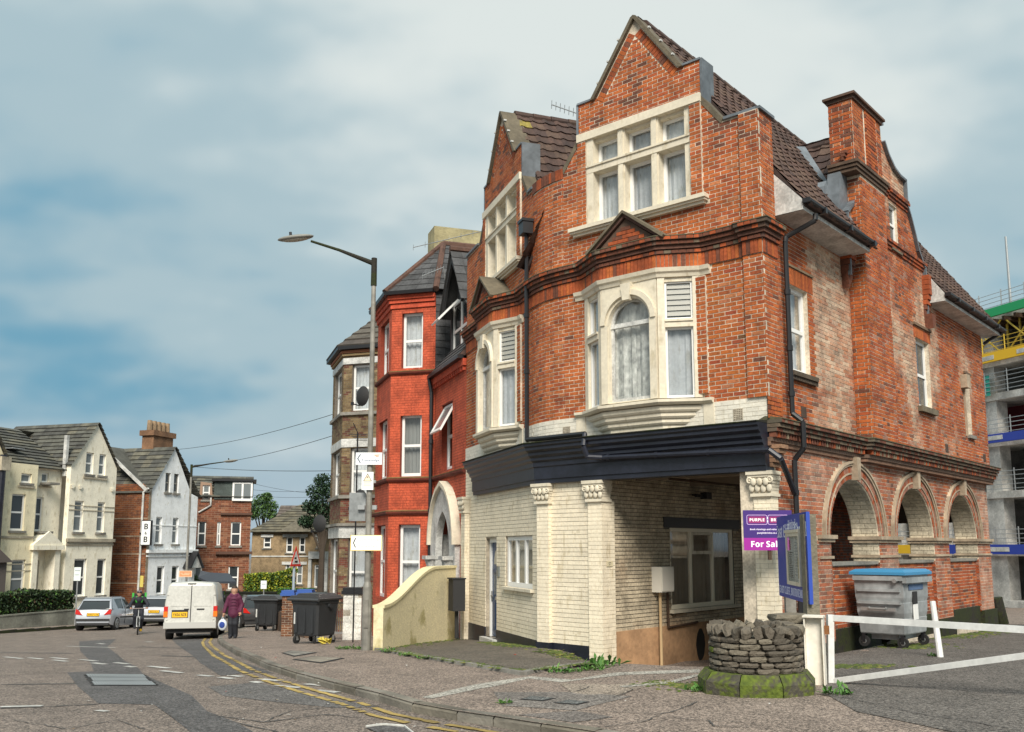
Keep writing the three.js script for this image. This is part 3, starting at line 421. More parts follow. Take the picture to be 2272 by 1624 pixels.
  for (const x of [8.3, 3.55]) for (let k = 0; k < 8; k++) sb.box(x, x + 0.3, 7.1 + k * 0.12, 7.21 + k * 0.12, 0.0, 0.16 + Math.min(k, 4) * 0.03, pickTone(R0, [[B_DK, 0.4], [B_RED, 0.6]]));
  sb.prism([[3.6, 6.75], [3.75, 6.9], [3.85, 7.1], [3.55, 7.1]], 0.0, 0.14, B_DK); sb.prism([[8.36, 6.75], [8.55, 6.9], [8.6, 7.1], [8.3, 7.1]], 0.1, 0.3, B_DK);
  part('string_course', sb, M.brick, house, FS);
  // chimney breast and stack
  const ch = new GB(), mo = [0.8, 0.69, 0.54];
  ch.box(3.98, 5.36, 3.76, 9.2, -0.1, 0.334, mo); bricks(ch, { x0: 3.98, x1: 5.36, y0: 3.77, y1: 9.15, z: 0.34, bond: 'f', L: 0.3, j: 0.0135, col: (x, y, R) => pickTone(R, [[B_OR, 0.45], [B_RED, 0.4], [B_PINK, 0.1], [B_DK, 0.05]]), seed: 65 });
  const left = (y0, y1, d0, d1, x, sd) => { ch.m = new THREE.Matrix4().makeBasis(V(0, 0, 1), V(0, 1, 0), V(-1, 0, 0)).setPosition(x, 0, 0); bricks(ch, { x0: d0, x1: d1, y0, y1, z: 0.012, bond: 'f', L: 0.3, col: colFront, seed: sd }); ch.m = null; };
  left(3.77, 9.15, 0.0, 0.34, 3.98, 66);
  ch.box(3.72, 5.31, 9.3, 10.76, -0.16, 0.334, mo); bricks(ch, { x0: 3.72, x1: 4.3, y0: 9.42, y1: 10.74, z: 0.34, bond: 'f', L: 0.3, col: colFront, seed: 67 }); bricks(ch, { x0: 4.38, x1: 5.0, y0: 9.42, y1: 10.74, z: 0.36, proud: 0.03, bond: 'f', L: 0.3, col: colFront, seed: 68 }); bricks(ch, { x0: 5.08, x1: 5.31, y0: 9.42, y1: 10.74, z: 0.34, bond: 'f', L: 0.3, col: colFront, seed: 69 });
  left(9.42, 10.74, -0.16, 0.33, 3.72, 70);
  for (let k = 0; k < 3; k++) ch.box(3.68 - k * 0.03, 5.4 + k * 0.03, 9.18 + k * 0.075, 9.245 + k * 0.075, -0.2, 0.37 + k * 0.03, [0.14, 0.09, 0.06]);
  const st = part('chimney', ch, M.brick, house, FS); part('chimney_cap', new GB().box(3.62, 5.41, 10.79, 10.84, -0.24, 0.43).box(3.68, 5.35, 10.72, 10.79, -0.19, 0.38), mat([0.17, 0.1, 0.07], { tex: 'mottle' }), st);
  const ft = new GB(); ft.prism([[3.3, 7.75], [3.72, 7.8], [3.85, 8.4], [4.1, 8.9], [4.15, 9.2], [3.62, 9.2], [3.5, 8.6]], -0.2, 0.06); ft.prism([[3.3, 7.75], [3.5, 7.75], [3.62, 8.6], [3.55, 9.05], [3.42, 8.9]], -0.75, -0.2); part('lead_flashing', ft, M.lead, house, FS);
  const fl = new GB(); fl.cyl([10.8, 8.4, -1.0], [10.8, 9.55, -1.0], 0.09, 0.09, 10); fl.cyl([10.8, 9.5, -1.0], [10.8, 9.62, -1.0], 0.12, 0.12, 10); part('flue', fl, M.black, house, FS);
  // boxed eaves and gutters
  for (const [a2, b2, w0] of [[0.52, 3.66, 0], [8.5, 13.5, 0.12]]) {
    const e = new GB(); e.box(a2, b2, 7.4, 7.43, w0, 0.56); e.box(a2, b2, 7.43, 7.58, 0.53, 0.56); e.prism([[a2, 7.4], [a2 + 0.001, 7.4], [a2 + 0.001, 7.9], [a2, 7.9]], 0.05, 0.2); const q = part('soffit', e, M.whitePaint, house, FS);
    const ck = new GB(); ck.m = new THREE.Matrix4().makeBasis(V(0, 0, 1), V(0, 1, 0), V(-1, 0, 0)).setPosition(a2, 0, 0); ck.prism([[w0 - 0.02, 7.4], [0.56, 7.4], [0.56, 7.58], [w0 - 0.02, 8.25]], -0.02, 0.015); part('eaves_cheek', ck, M.whitePaint, q);
    const gu = new GB(); for (let k = 0; k < 6; k++) { const t0 = Math.PI * (1 + k / 6), t1 = Math.PI * (1 + (k + 1) / 6); gu.quad([a2 - 0.05, 7.57 + 0.07 * Math.sin(t0), 0.64 + 0.07 * Math.cos(t0)], [b2 + 0.04, 7.57 + 0.07 * Math.sin(t0), 0.64 + 0.07 * Math.cos(t0)], [b2 + 0.04, 7.57 + 0.07 * Math.sin(t1), 0.64 + 0.07 * Math.cos(t1)], [a2 - 0.05, 7.57 + 0.07 * Math.sin(t1), 0.64 + 0.07 * Math.cos(t1)]); } gu.prism([[a2 - 0.05, 7.5], [a2 - 0.04, 7.5], [a2 - 0.04, 7.58], [a2 - 0.05, 7.58]], 0.57, 0.71); for (let x = a2 + 0.6; x < b2; x += 1.2) gu.box(x, x + 0.08, 7.47, 7.58, 0.56, 0.72); part('gutter', gu, M.black, house, FS);
  }
  part('rear_pipe', new GB().tube([[13.45, 7.5, 0.64], [13.3, 7.3, 0.3], [13.25, 7.2, 0.17]], 0.045, 7), M.black, house, FS);
  const vents = new GB(); for (const [x, y] of [[1.35, 3.92], [9.3, 3.9], [12.6, 3.9]]) vents.box(x, x + 0.22, y, y + 0.2, 0.0, x > 4 ? 0.128 : 0.01, [0.08, 0.05, 0.035]); part('air_brick', vents, M.brick, house, FS);
}

// ------------------------------------------------------------------ roofs
const tileG = (() => { const g = new GB(), w = 0.33, L = 0.36, n = 6, h = (i) => [0.012, 0.04, 0.03, 0.012, 0.006, 0.012, 0.012][i]; for (let i = 0; i < n; i++) { const a = i / n * w, b = (i + 1) / n * w, ha = h(i), hb = h(i + 1); g.quad([a, 0, 0.04 + ha], [b, 0, 0.04 + hb], [b, L, 0.006 + hb], [a, L, 0.006 + ha]); g.quad([a, 0, 0.01], [b, 0, 0.01], [b, 0, 0.04 + hb], [a, 0, 0.04 + ha]); } return g.geo(); })();
const tileTones = [[0.082, 0.047, 0.036], [0.1, 0.056, 0.043], [0.068, 0.04, 0.033], [0.115, 0.07, 0.05]];
const tileMats = tileTones.map((c) => mat(c, { tex: 'grain', bump: 'grainB', bs: 0.003 })), lichenMat = mat([0.36, 0.27, 0.05], { tex: 'moss' });
// roof slope: F frame along the eaves, eaves edge (a0..a1, y, w) rising by pitch going back
function tiles(parent, F, a0, a1, y, w, pitch, len, o = {}) {
  const M4 = new THREE.Matrix4().makeBasis(V(1, 0, 0), V(0, Math.sin(pitch), -Math.cos(pitch)), V(0, Math.cos(pitch), Math.sin(pitch))).setPosition(0, y, w);
  const base = new GB(); base.m = M4; base.box(a0, a1, 0, len, -0.06, 0.008, [0.05, 0.03, 0.025]); const deck = part('roof_slope', base, M.tile, parent, F);
  const gb = new GB(); let cnt = 0; const R = rng(o.seed || 9), G = o.gauge || 0.3, p = tileG.attributes.position, n = tileG.index ? 0 : p.count;
  for (let r = 0; r * G < len - 0.1; r++) for (let x = a0; x < a1 - 0.1; x += 0.325) {
    if (o.skip && o.skip(x + 0.16, r * G)) continue; const c = o.tones ? pickTone(R, o.tones) : tone(tileTones[Math.floor(R() * 4)], 0.85 + 0.3 * R());
    const moss = o.lichen && o.lichen(x, r * G) && R() < 0.6;
    const m = M4.clone().multiply(new THREE.Matrix4().makeTranslation(x, r * G - 0.04, (R() - 0.5) * 0.006));
    if (o.indiv && cnt < 300 && o.indiv(x, r * G)) { cnt++; const t = part('roof_tile', tileG, moss ? lichenMat : tileMats[Math.floor(R() * 4)], deck); m.decompose(t.position, t.quaternion, t.scale); continue; }
    gb.m = m; const P = (i) => [p.getX(i), p.getY(i), p.getZ(i)]; for (let i = 0; i < n; i += 3) gb.tri(P(i), P(i + 1), P(i + 2), moss ? [0.3, 0.24, 0.05] : c);
  }
  if (!gb.empty) stuff(part('tiling', gb, M.tile, deck)); return deck;
}
const PITCHR = Math.atan2(4.4, 3.06), SLEN = Math.hypot(4.4, 3.06);
{
  const right = FR(FS.pt(0, 0, 0), FS.U);
  tiles(house, right, 0.56, 3.68, 7.5, 0.6, PITCHR, SLEN, { seed: 21, indiv: () => true });
  tiles(house, right, 0.3, 0.56, 7.5 + 1.4 * Math.sin(PITCHR), 0.6 - 1.4 * Math.cos(PITCHR), PITCHR, SLEN - 1.4, { seed: 27 });
  tiles(house, right, 3.68, 8.5, 7.5 + 1.6 * Math.sin(PITCHR), 0.6 - 1.6 * Math.cos(PITCHR), PITCHR, SLEN - 1.6, { seed: 28 });
  tiles(house, right, 8.5, 13.55, 7.5, 0.6, PITCHR, SLEN, { seed: 29 });
  const FMl = FR(FM.pt(-3.05, 0, -13.4), FS.U.clone().negate()); // left slope, seen from the left
  tiles(house, FMl, 0, 13.1, 7.5, 0, PITCHR, SLEN, { seed: 22, skip: (x) => x < 6 });
  // turned wing roof
  const FLr = FR(FL.pt(3.06, 0, -0.3), FL.N.clone().negate()); tiles(house, FLr, 0, 8.6, 7.5, 0, PITCHR, SLEN, { seed: 23, lichen: (x, s) => s > 4.7 && x < 1.1, skip: (x, s) => x > 6.5 });
  const FLl = FR(FL.pt(-3.06, 0, -9), FL.N); tiles(house, FLl, 0, 8.7, 7.5, 0, PITCHR, SLEN, { seed: 24, skip: () => true });
  // cross roof behind the shaped gable: slopes facing the street and the yard's far end
  const p2 = Math.atan2(3.0, 2.3), l2 = Math.hypot(3.0, 2.3);
  const Fx = FR(FS.pt(3.75, 0, -3.2), FS.N); tiles(house, Fx, 0, 3.2, 7.95, 0, p2, l2, { seed: 25 });
  const Fy = FR(FS.pt(8.35, 0, -0.1), FS.N.clone().negate()); tiles(house, Fy, 0, 3.2, 7.95, 0, p2, l2, { seed: 26 });
  const rg = new GB(); const ridge = (a, b) => { const A = a.toArray(), B = b.toArray(), n = Math.round(a.distanceTo(b) / 0.45); for (let i = 0; i < n; i++) { const p = V(...A).lerp(V(...B), i / n), q = V(...A).lerp(V(...B), (i + 0.97) / n); rg.cyl(p.toArray(), q.toArray(), 0.13, 0.12, 8, tone(tileTones[i % 4], 0.9)); } };
  ridge(FM.pt(0, 11.86, -0.3), FM.pt(0, 11.86, -13.5)); ridge(FL.pt(0, 11.86, -0.3), FL.pt(0, 11.86, -9)); ridge(FS.pt(6.05, 10.93, -0.2), FS.pt(6.05, 10.93, -2.6)); partW('ridge_tiles', rg, M.tile);
  // valleys in lead
  const va = new GB(); const strip = (a, b, w, up) => { const d = b.clone().sub(a), s = V(-d.z, 0, d.x).normalize().multiplyScalar(w / 2); const A = a.clone().add(s), B = a.clone().sub(s), C = b.clone().sub(s), D = b.clone().add(s); for (const q of [A, B, C, D]) q.y += up; va.quad(A.toArray(), B.toArray(), C.toArray(), D.toArray()); };
  strip(FS.pt(3.7, 8.05, 0.12), FS.pt(5.9, 10.9, -1.72), 0.24, 0.12);
  partW('valley_lead', va, M.lead);
  // rear end, floor and party walls
  const rw = slab([[-6.2, -0.6], [-3.4, -0.6], [-3.4, 3.1], [0, 3.1], [0, 7.5], [-3.1 + 0.61, 11.7], [-6.2, 7.5]], [], -0.2, 0); const FB = FR(FS.pt(13.2, 0, 0), FM0.U); part('rear_wall', rw, M.mortarDark, house, FR(FS.pt(13.0, 0), FM0.U));
  const fl = new GB(); fl.prismY([...W2(FL, [[-2.9, -0.1], [2.1, -0.1]]), ...W2(FM0, [[-4.2, -0.1], [-0.02, -0.1]]), ...W2(FS, [[13.1, -0.1], [13.1, -6]]), ...W2(FL, [[-2.9, -9]])], 3.12, 3.4); partW('floor_slab', fl, mat([0.5, 0.42, 0.31], { tex: 'mottle' }));
  const pw = new GB(); const ps = FR(FL.pt(-2.94, 0, -9), FL.N); pw.box(0, 8.7, -0.6, 9.2, -0.15, 0); part('party_wall', pw, M.mortarDark, house, ps);
  const bw = new GB(); segM([...W2(FL, [[-2.9, -9]]).concat(W2(FS, [[13.1, -6.2]]))].reverse(), (m, l) => { bw.m = m; bw.box(0, l, -0.8, 8, -0.2, 0); }); partW('rear_wall', bw, M.mortarDark);
}
// ------------------------------------------------------------------ ground floor of the corner house
function capital(F, x0, x1, y0, y1, w) { // carved leaf capital on a square pier
  const g = new GB(), cx = (x0 + x1) / 2, hw = (x1 - x0) / 2, R = rng(Math.round(cx * 100 + 900));
  g.box(cx - hw - 0.08, cx + hw + 0.08, y1 - 0.06, y1, w - 0.25, w + 0.1); g.box(cx - hw - 0.06, cx + hw + 0.06, y1 - 0.1, y1 - 0.06, w - 0.25, w + 0.08);
  g.box(cx - hw - 0.03, cx + hw + 0.03, y0, y0 + 0.05, w - 0.3, w + 0.05);
  for (let k = 0; k < 5; k++) { const t = k / 5, u = (k + 1) / 5, e = 0.02, f = 0.01 + 0.045 * u * u; g.box(cx - hw - f, cx + hw + f, lerp(y0 + 0.05, y1 - 0.1, t), lerp(y0 + 0.05, y1 - 0.1, u), w - 0.28, w + f); }
  const lf = [], leaf = (x, y, z, s, sq) => { const q = new THREE.IcosahedronGeometry(s, 1); q.scale(1, sq, 0.55); q.translate(x, y, z); lf.push(planar(q)); };
  for (let i = 0; i < 4; i++) leaf(cx + lerp(-hw, hw, i / 3), y0 + 0.13 + R() * 0.02, w + 0.05, 0.05, 1.5);
  for (let i = 0; i < 3; i++) leaf(cx + lerp(-hw * 0.7, hw * 0.7, i / 2), y0 + 0.24, w + 0.08, 0.052, 1.3);
  const m = part('capital', g, M.cream, house, F); const leaves = mergeGeometries(lf.map((q) => { q.deleteAttribute('color'); return q; })); part('leaf_carving', leaves, M.cream, m);
  for (const s of [-1, 1]) { const t = new THREE.TorusGeometry(0.042, 0.02, 6, 12); t.translate(cx + s * (hw + 0.025), y1 - 0.15, w + 0.07); part('volute', planar(t), M.cream, m); const t2 = new THREE.SphereGeometry(0.02, 8, 6); t2.translate(cx + s * (hw + 0.025), y1 - 0.15, w + 0.075); part('volute', planar(t2), M.cream, m); }
}
function paintedPier(F, x0, x1, y0, y1, w, depth = 0.3, name = 'pier', plinth) { const g = new GB(); g.box(x0 + 0.006, x1 - 0.006, y0, y1, w - depth, w - 0.006, [0.6, 0.53, 0.41]); bricks(g, { x0, x1, y0, y1, z: w, proud: 0.008, j: 0.007, L: 0.3, bond: 'f', col: colCream, seed: Math.round(x0 * 50 + 999) });
  for (const s of [0, 1]) { g.m = s ? new THREE.Matrix4().makeBasis(V(0, 0, -1), V(0, 1, 0), V(1, 0, 0)).setPosition(x1 - 0.008, 0, 0) : new THREE.Matrix4().makeBasis(V(0, 0, 1), V(0, 1, 0), V(-1, 0, 0)).setPosition(x0 + 0.008, 0, 0); bricks(g, { x0: s ? -w : w - depth, x1: s ? -w + depth : w, y0, y1, z: 0.008, proud: 0.008, j: 0.007, L: 0.3, bond: 'f', col: colCream, seed: 7 + s }); g.m = null; }
  const p = part(name, g, M.painted, house, F); if (plinth) part('plinth', new GB().box(x0 - 0.02, x1 + 0.02, plinth[0], plinth[1], w - depth, w + 0.02), M.navy, p); return p; }
{
  // wall with blue door and window
  const wl = part('wall', slab([[-2.95, -0.75], [2.42, -0.75], [2.42, 3.64], [-2.95, 3.64]], [[-1.22, -0.37, -0.42, 1.84], [0.26, 2.0, 0.78, 1.86]], -0.4, -0.014), M.paintedJoint, house, FL), g = new GB();
  bricks(g, { x0: -2.95, x1: 2.42, y0: -0.2, y1: 3.64, z: 0, proud: 0.014, j: 0.009, L: 0.3, h: 0.083, zj: 0.001, col: colCream, seed: 201, iv: (y) => { let l = [[-2.95, 2.42]]; if (y < 1.84) l = subIv(l, -1.22, -0.37); if (y > 0.78 && y < 1.86) l = subIv(l, 0.26, 2.0); return l; } });
  stuff(part('brickwork', g, M.painted, wl)); part('plinth', new GB().box(-0.37, 2.42, -0.8, -0.2, -0.1, 0.012).box(-2.95, -1.22, -0.8, -0.2, -0.1, 0.012), M.navy, house, FL);
  const dr = new GB(), blue = mat([0.025, 0.055, 0.125], { roughness: 0.35 }); dr.box(-1.22, -1.15, -0.42, 1.84, -0.2, -0.1); dr.box(-0.44, -0.37, -0.42, 1.84, -0.2, -0.1); dr.box(-1.15, -0.44, 1.74, 1.84, -0.2, -0.1); const fr = part('door_frame', dr, M.white, house, FL);
  const d = new GB(); d.box(-1.15, -0.44, -0.4, 1.74, -0.2, -0.15); for (const x of [-1.06, -0.76]) { d.box(x, x + 0.23, -0.28, 0.4, -0.15, -0.135); d.box(x + 0.03, x + 0.2, -0.24, 0.36, -0.135, -0.125); } d.box(-1.06, -0.53, 1.05, 1.12, -0.15, -0.12);
  const door = part('door', d, blue, house, FL); const fan = new GB(); fan.prism([...Array(13)].map((_, i) => [-0.795 + 0.2 * Math.cos(Math.PI * i / 12), 1.24 + 0.34 * Math.sin(Math.PI * i / 12)]), -0.15, -0.142); part('fanlight', fan, mat([0.45, 0.42, 0.34], { roughness: 0.15 }), door);
  part('pane', new GB().box(-0.97, -0.9, 0.55, 1.02, -0.15, -0.142).box(-0.68, -0.61, 0.55, 1.02, -0.15, -0.142), M.greyGlass, door); part('letter_plate', new GB().box(-0.9, -0.69, 0.43, 0.5, -0.15, -0.13), M.steel, door); part('handle', new GB().box(-1.12, -1.09, 0.42, 0.62, -0.15, -0.11).box(-1.12, -1.0, 0.5, 0.525, -0.12, -0.1), M.steel, door);
  part('door_step', new GB().box(-1.3, -0.3, -0.62, -0.42, -0.2, 0.12), M.whitePaint, house, FL);
  part('entry_phone', new GB().box(-0.27, -0.13, 0.98, 1.2, 0, 0.03).box(-0.24, -0.16, 1.1, 1.17, 0.03, 0.034), M.greyGlass, house, FL);
  const cm = mat([0.30, 0.29, 0.26]); win(house, FL, { x0: 0.26, x1: 2.0, y0: 0.78, y1: 1.86, z: -0.05, fw: 0.085, cols: [0.85, 1.42], curtain: cm, cz: 0.1, sill: [0.08, 0.06, 0.08] });
  // canted wall, piers
  const FK = FR(FL.pt(2.42, 0, 0), FM0.pt(-3.62, 0, 0).sub(FL.pt(2.42, 0, 0))), kl = FL.pt(2.42, 0).distanceTo(FM0.pt(-3.62, 0));
  const wk = part('wall', slab([[0, -0.75], [kl, -0.75], [kl, 2.9], [0, 2.9]], [], -0.35, -0.014), M.paintedJoint, house, FK), k = new GB(); bricks(k, { x0: 0, x1: kl, y0: -0.2, y1: 2.9, proud: 0.014, j: 0.009, L: 0.3, h: 0.083, zj: 0.001, col: colCream, seed: 205 }); stuff(part('brickwork', k, M.painted, wk)); part('plinth', new GB().box(0.32, kl, -0.8, -0.2, -0.1, 0.012), M.navy, house, FK);
  paintedPier(FK, 0.0, 0.32, -0.2, 2.5, 0.08, 0.2, 'pier', [-0.8, -0.2]); capital(FK, 0.0, 0.32, 2.48, 2.88, 0.08);
  paintedPier(FM0, -3.7, -3.38, -0.75, 2.5, 0.03, 0.42); capital(FM0, -3.7, -3.38, 2.48, 2.88, 0.03);
  paintedPier(FL, -2.95, -2.6, -0.75, 2.5, 0.12, 0.2); capital(FL, -2.95, -2.6, 2.48, 2.88, 0.12);
  paintedPier(FM0, -0.3, 0.012, -0.75, 2.5, 0.01, 0.27); capital(FM0, -0.3, 0.012, 2.46, 2.88, 0.01);
  const num = document.createElement('canvas'); num.width = 128; num.height = 64; const nc = num.getContext('2d'); nc.fillStyle = '#cfc4a4'; nc.fillRect(0, 0, 128, 64); nc.fillStyle = '#222'; nc.font = 'bold 52px serif'; nc.textAlign = 'center'; nc.textBaseline = 'middle'; nc.fillText('57', 64, 34);
  const nt = new THREE.CanvasTexture(num); nt.colorSpace = THREE.SRGBColorSpace; const FQ = FR(FM0.pt(-3.372, 0, 0), FS.U); const pl = new THREE.PlaneGeometry(0.2, 0.1); pl.translate(0.2, 1.32, 0.004); part('house_number', pl, new THREE.MeshStandardMaterial({ map: nt, roughness: 0.8 }), house, FQ);
}
// passage wall
{
  const F = FR(FM0.pt(-3.42, 0, 0), FS.U), grey = (x, y, R) => tone(x > 7.4 ? (R() < 0.5 ? B_RED : B_DK) : mix3([0.68, 0.58, 0.42], [0.55, 0.41, 0.27], step(0.45, 0.65, fbm(x * 0.8, y * 0.8, 3, 3))), 0.82 + 0.3 * R());
  const w = part('passage_wall', slab([[0.3, -1.1], [13.1, -1.1], [13.1, 3.1], [0.3, 3.1]], [[2.46, 5.22, 0.36, 2.03]], -0.3, -0.014), M.mortarDark, house, F), g = new GB();
  bricks(g, { x0: 0.34, x1: 13.1, y0: 0.05, y1: 3.1, proud: 0.014, L: 0.3, bond: 'f', col: grey, seed: 211, iv: (y) => { let l = [[0.34, 13.1]]; if (y > 0.36 && y < 2.03) l = subIv(l, 2.46, 5.22); if (y > 2.03 && y < 2.26) l = subIv(l, 2.2, 5.5); return l; } }); stuff(part('brickwork', g, M.brick, w));
  part('dado', new GB().box(0.34, 13, -1.1, 0.05, -0.012, 0.02), mat([0.62, 0.37, 0.2], { tex: 'mottle', bump: 'grainB', bs: 0.004 }), w);
  win(house, F, { x0: 2.46, x1: 5.22, y0: 0.36, y1: 2.03, z: -0.04, fw: 0.075, cols: [3.35, 4.3], rows: [], gm: M.glass, curtain: mat([0.3, 0.26, 0.2]), cz: 0.15, fm: mat([0.85, 0.78, 0.62]), sill: [0.08, 0.07, 0.09] });
  const tr = part('casement', new GB().box(3.39, 4.26, 1.48, 1.55, -0.1, -0.03).box(3.39, 3.45, 1.55, 1.95, -0.1, -0.03).box(4.2, 4.26, 1.55, 1.95, -0.1, -0.03).box(3.45, 4.2, 1.89, 1.95, -0.1, -0.03), M.cream, house, F); part('pane', new GB().box(3.45, 4.2, 1.55, 1.89, -0.07, -0.066), M.glass, tr);
  part('lintel', new GB().box(2.2, 5.5, 2.04, 2.25, -0.1, 0.02), M.black, house, F);
  const mb = new GB(); mb.box(1.72, 2.2, 0.74, 1.24, 0.0, 0.22); mb.box(1.74, 2.18, 0.76, 1.22, 0.22, 0.235); const b = part('meter_box', mb, mat([0.78, 0.74, 0.65], { roughness: 0.6 }), house, F); part('conduit', new GB().tube([[1.86, 0.72, 0.1], [1.86, -0.75, 0.1]], 0.03, 8), mat([0.5, 0.36, 0.2]), b); part('conduit', new GB().tube([[2.2, 0.72, 0.06], [2.22, 0.02, 0.06], [3.4, 0.06, 0.05]], 0.025, 7), M.brown, b);
  const pc = new GB(); const pts = []; for (let i = 0; i < 40; i++) { const a = i / 40 * 6.283, r = 0.2 + 0.05 * fbm(Math.cos(a) * 2 + 4, Math.sin(a) * 2, 3, 2); pts.push([3.55 + Math.cos(a) * r * 0.8, -0.42 + Math.sin(a) * r * 1.5]); } pc.prism(pts, 0.018, 0.0225); part('soot_patch', pc, mat([0.02, 0.017, 0.014], { tex: 'grain' }), w);
  const fl = new GB(); fl.tube([[3.2, 2.72, 0.2], [3.6, 2.72, 0.2]], 0.04, 6); fl.box(3.5, 3.72, 2.66, 2.8, 0.14, 0.3); fl.tube([[3.4, 2.75, 0], [3.4, 2.72, 0.2]], 0.02, 6); part('floodlight', fl, M.black, house, F);
  const be = new GB(); for (let i = 0; i < 6; i++) be.box(0.05, 0.2, 3.0, 3.12, 0, 3.3, null); const bm = new GB(); for (let x = 1.2; x < 13; x += 2.1) bm.box(x, x + 0.16, 2.93, 3.12, 0.0, 3.28); part('ceiling_beam', bm, mat([0.2, 0.16, 0.12]), house, F);
  const pp = new GB(); pp.tube([[0.5, 2.88, 1.2], [3.5, 2.85, 1.5], [6, 2.85, 1.9]], 0.025, 6); part('pipe_run', pp, M.brown, house, F);
}
// arcade along the yard
{
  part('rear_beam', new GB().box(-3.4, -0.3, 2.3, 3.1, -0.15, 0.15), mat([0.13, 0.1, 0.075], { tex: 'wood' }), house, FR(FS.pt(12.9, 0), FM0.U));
  const cs = [3.65, 7.2, 10.75], hw = 1.22, ys = 1.8, K = 0.93;
  const w = part('arcade_wall', slab([[0.02, -0.8], [13.15, -0.8], [13.15, 3.4], [0.02, 3.4]], cs.map((c) => archHole(c, hw, -0.3, ys, hw * K)), -0.55, -0.006), M.mortar, house, FS), g = new GB();
  const RO = 1.62;
  const sub = (l, y, m) => { for (const c of cs) { let h = 0; if (y < ys) h = y > 1.3 ? hw + 0.012 : 0; else { const q = (y - ys) / K; if (q < RO) h = Math.sqrt(RO * RO - q * q); } if (y < 1.3) h = 1.23; if (h) l = subIv(l, c - h, c + h); } return l; };
  bricks(g, { x0: 0.26, x1: 13.15, y0: -0.05, y1: 3.4, bond: 'f', L: 0.3, j: 0.0135, col: colArc, seed: 221, iv: (y) => { let l = sub([[0.26, 13.15]], y); if (y > 1.72 && y < 1.86) return []; return l; } });
  for (const c of cs) { // recessed dado panels and arch rings
    g.box(c - 1.22, c + 1.22, -0.3, 1.3, -0.45, -0.082, [0.8, 0.69, 0.54]);
    bricks(g, { x0: c - 1.21, x1: c + 1.21, y0: 0.15, y1: 1.28, z: -0.075, bond: 'f', L: 0.3, j: 0.0135, col: (x, y, R) => pickTone(R, [[B_RED, 0.6], [B_OR, 0.2], [B_DK, 0.2]]), seed: 223 });
    for (let r = 0; r < 18; r++) for (const sd of [-1, 1]) g.box(sd > 0 ? c + 1.2 : c - 1.224, sd > 0 ? c + 1.224 : c - 1.2, -0.02 + r * 0.0755, 0.04 + r * 0.0755, -0.08, -0.004, pickTone(R0, [[B_RED, 0.6], [B_PINK, 0.3], [B_DK, 0.1]]));
    const ringB = (r0, r1, n, z, cf) => { for (let i = 0; i < n; i++) { const a = Math.PI * (i + 0.06) / n, b = Math.PI * (i + 0.94) / n, P = (r, t) => [c + r * Math.cos(t), ys + K * r * Math.sin(t)]; g.prism([P(r0, a), P(r1, a), P(r1, b), P(r0, b)], -0.014, z, cf(), false); } };
    ringB(1.225, 1.325, 50, 0.004, () => pickTone(R0, [[B_PINK, 0.6], [B_RED, 0.3], [[0.5, 0.35, 0.26], 0.1]])); ringB(1.36, 1.49, 54, 0.01, () => pickTone(R0, [[B_PINK, 0.6], [B_RED, 0.4]]));
  }
  stuff(part('brickwork', g, M.brick, w));
  const sr = new GB(); const RI = (r0, r1, c, z) => { const n = 40; for (let i = 0; i < n; i++) { const a = Math.PI * i / n, b = Math.PI * (i + 1) / n, P = (r, t) => [c + r * Math.cos(t), ys + K * r * Math.sin(t)]; sr.prism([P(r0, a), P(r1, a), P(r1, b), P(r0, b)], -0.02, z, null, false); } };
  for (const c of cs) { RI(1.325, 1.36, c, 0.02); RI(1.5, 1.55, c, 0.04); RI(1.55, 1.6, c, 0.065); }
  part('hood_mould', sr, M.buff, w); for (const c of cs) part('keystone', new GB().prism([[c - 0.07, ys + K * 1.2], [c + 0.07, ys + K * 1.2], [c + 0.1, 3.36], [c - 0.1, 3.36]], -0.05, 0.13), M.buff, w);
  // cream painted reveals
  const rv = new GB(); for (const c of cs) { const n = 34; for (let i = 0; i < n; i++) { const a = Math.PI * (i + 0.05) / n, b = Math.PI * (i + 0.95) / n, P = (r, t) => [c + r * Math.cos(t), ys + K * r * Math.sin(t)]; for (const [z0, z1] of i % 2 ? [[-0.53, -0.35], [-0.34, -0.12], [-0.11, -0.02]] : [[-0.53, -0.26], [-0.25, -0.02]]) rv.prism([P(1.2, a), P(1.22, a), P(1.22, b), P(1.2, b)], z0, z1, tone([0.7, 0.62, 0.47], 0.85 + 0.25 * R0())); }
    for (const s of [-1, 1]) for (let r = 0; r < 6; r++) for (const [z0, z1] of r % 2 ? [[-0.53, -0.35], [-0.34, -0.12], [-0.11, -0.02]] : [[-0.53, -0.26], [-0.25, -0.02]]) rv.box(s > 0 ? c + 1.2 : c - 1.22, s > 0 ? c + 1.22 : c - 1.2, 1.31 + r * 0.083, 1.31 + r * 0.083 + 0.074, z0, z1, tone([0.7, 0.62, 0.47], 0.85 + 0.25 * R0())); }
  stuff(part('reveal_blocks', rv, M.brick, w));
  for (const [a, b] of [[1.86, 2.5], [4.8, 6.05], [8.35, 9.6], [11.9, 13.2]]) { const im = new GB(); im.box(a, b, 1.72, 1.78, -0.58, 0.05); im.box(a - 0.03, b + 0.03, 1.78, 1.85, -0.6, 0.09); im.box(a + 0.02, b - 0.02, 1.42, 1.47, -0.57, 0.03); part('impost', im, M.buff, w); }
  for (const c of cs) part('parapet_coping', new GB().box(c - 1.21, c + 1.21, 1.29, 1.35, -0.5, -0.03), M.concrete, w);
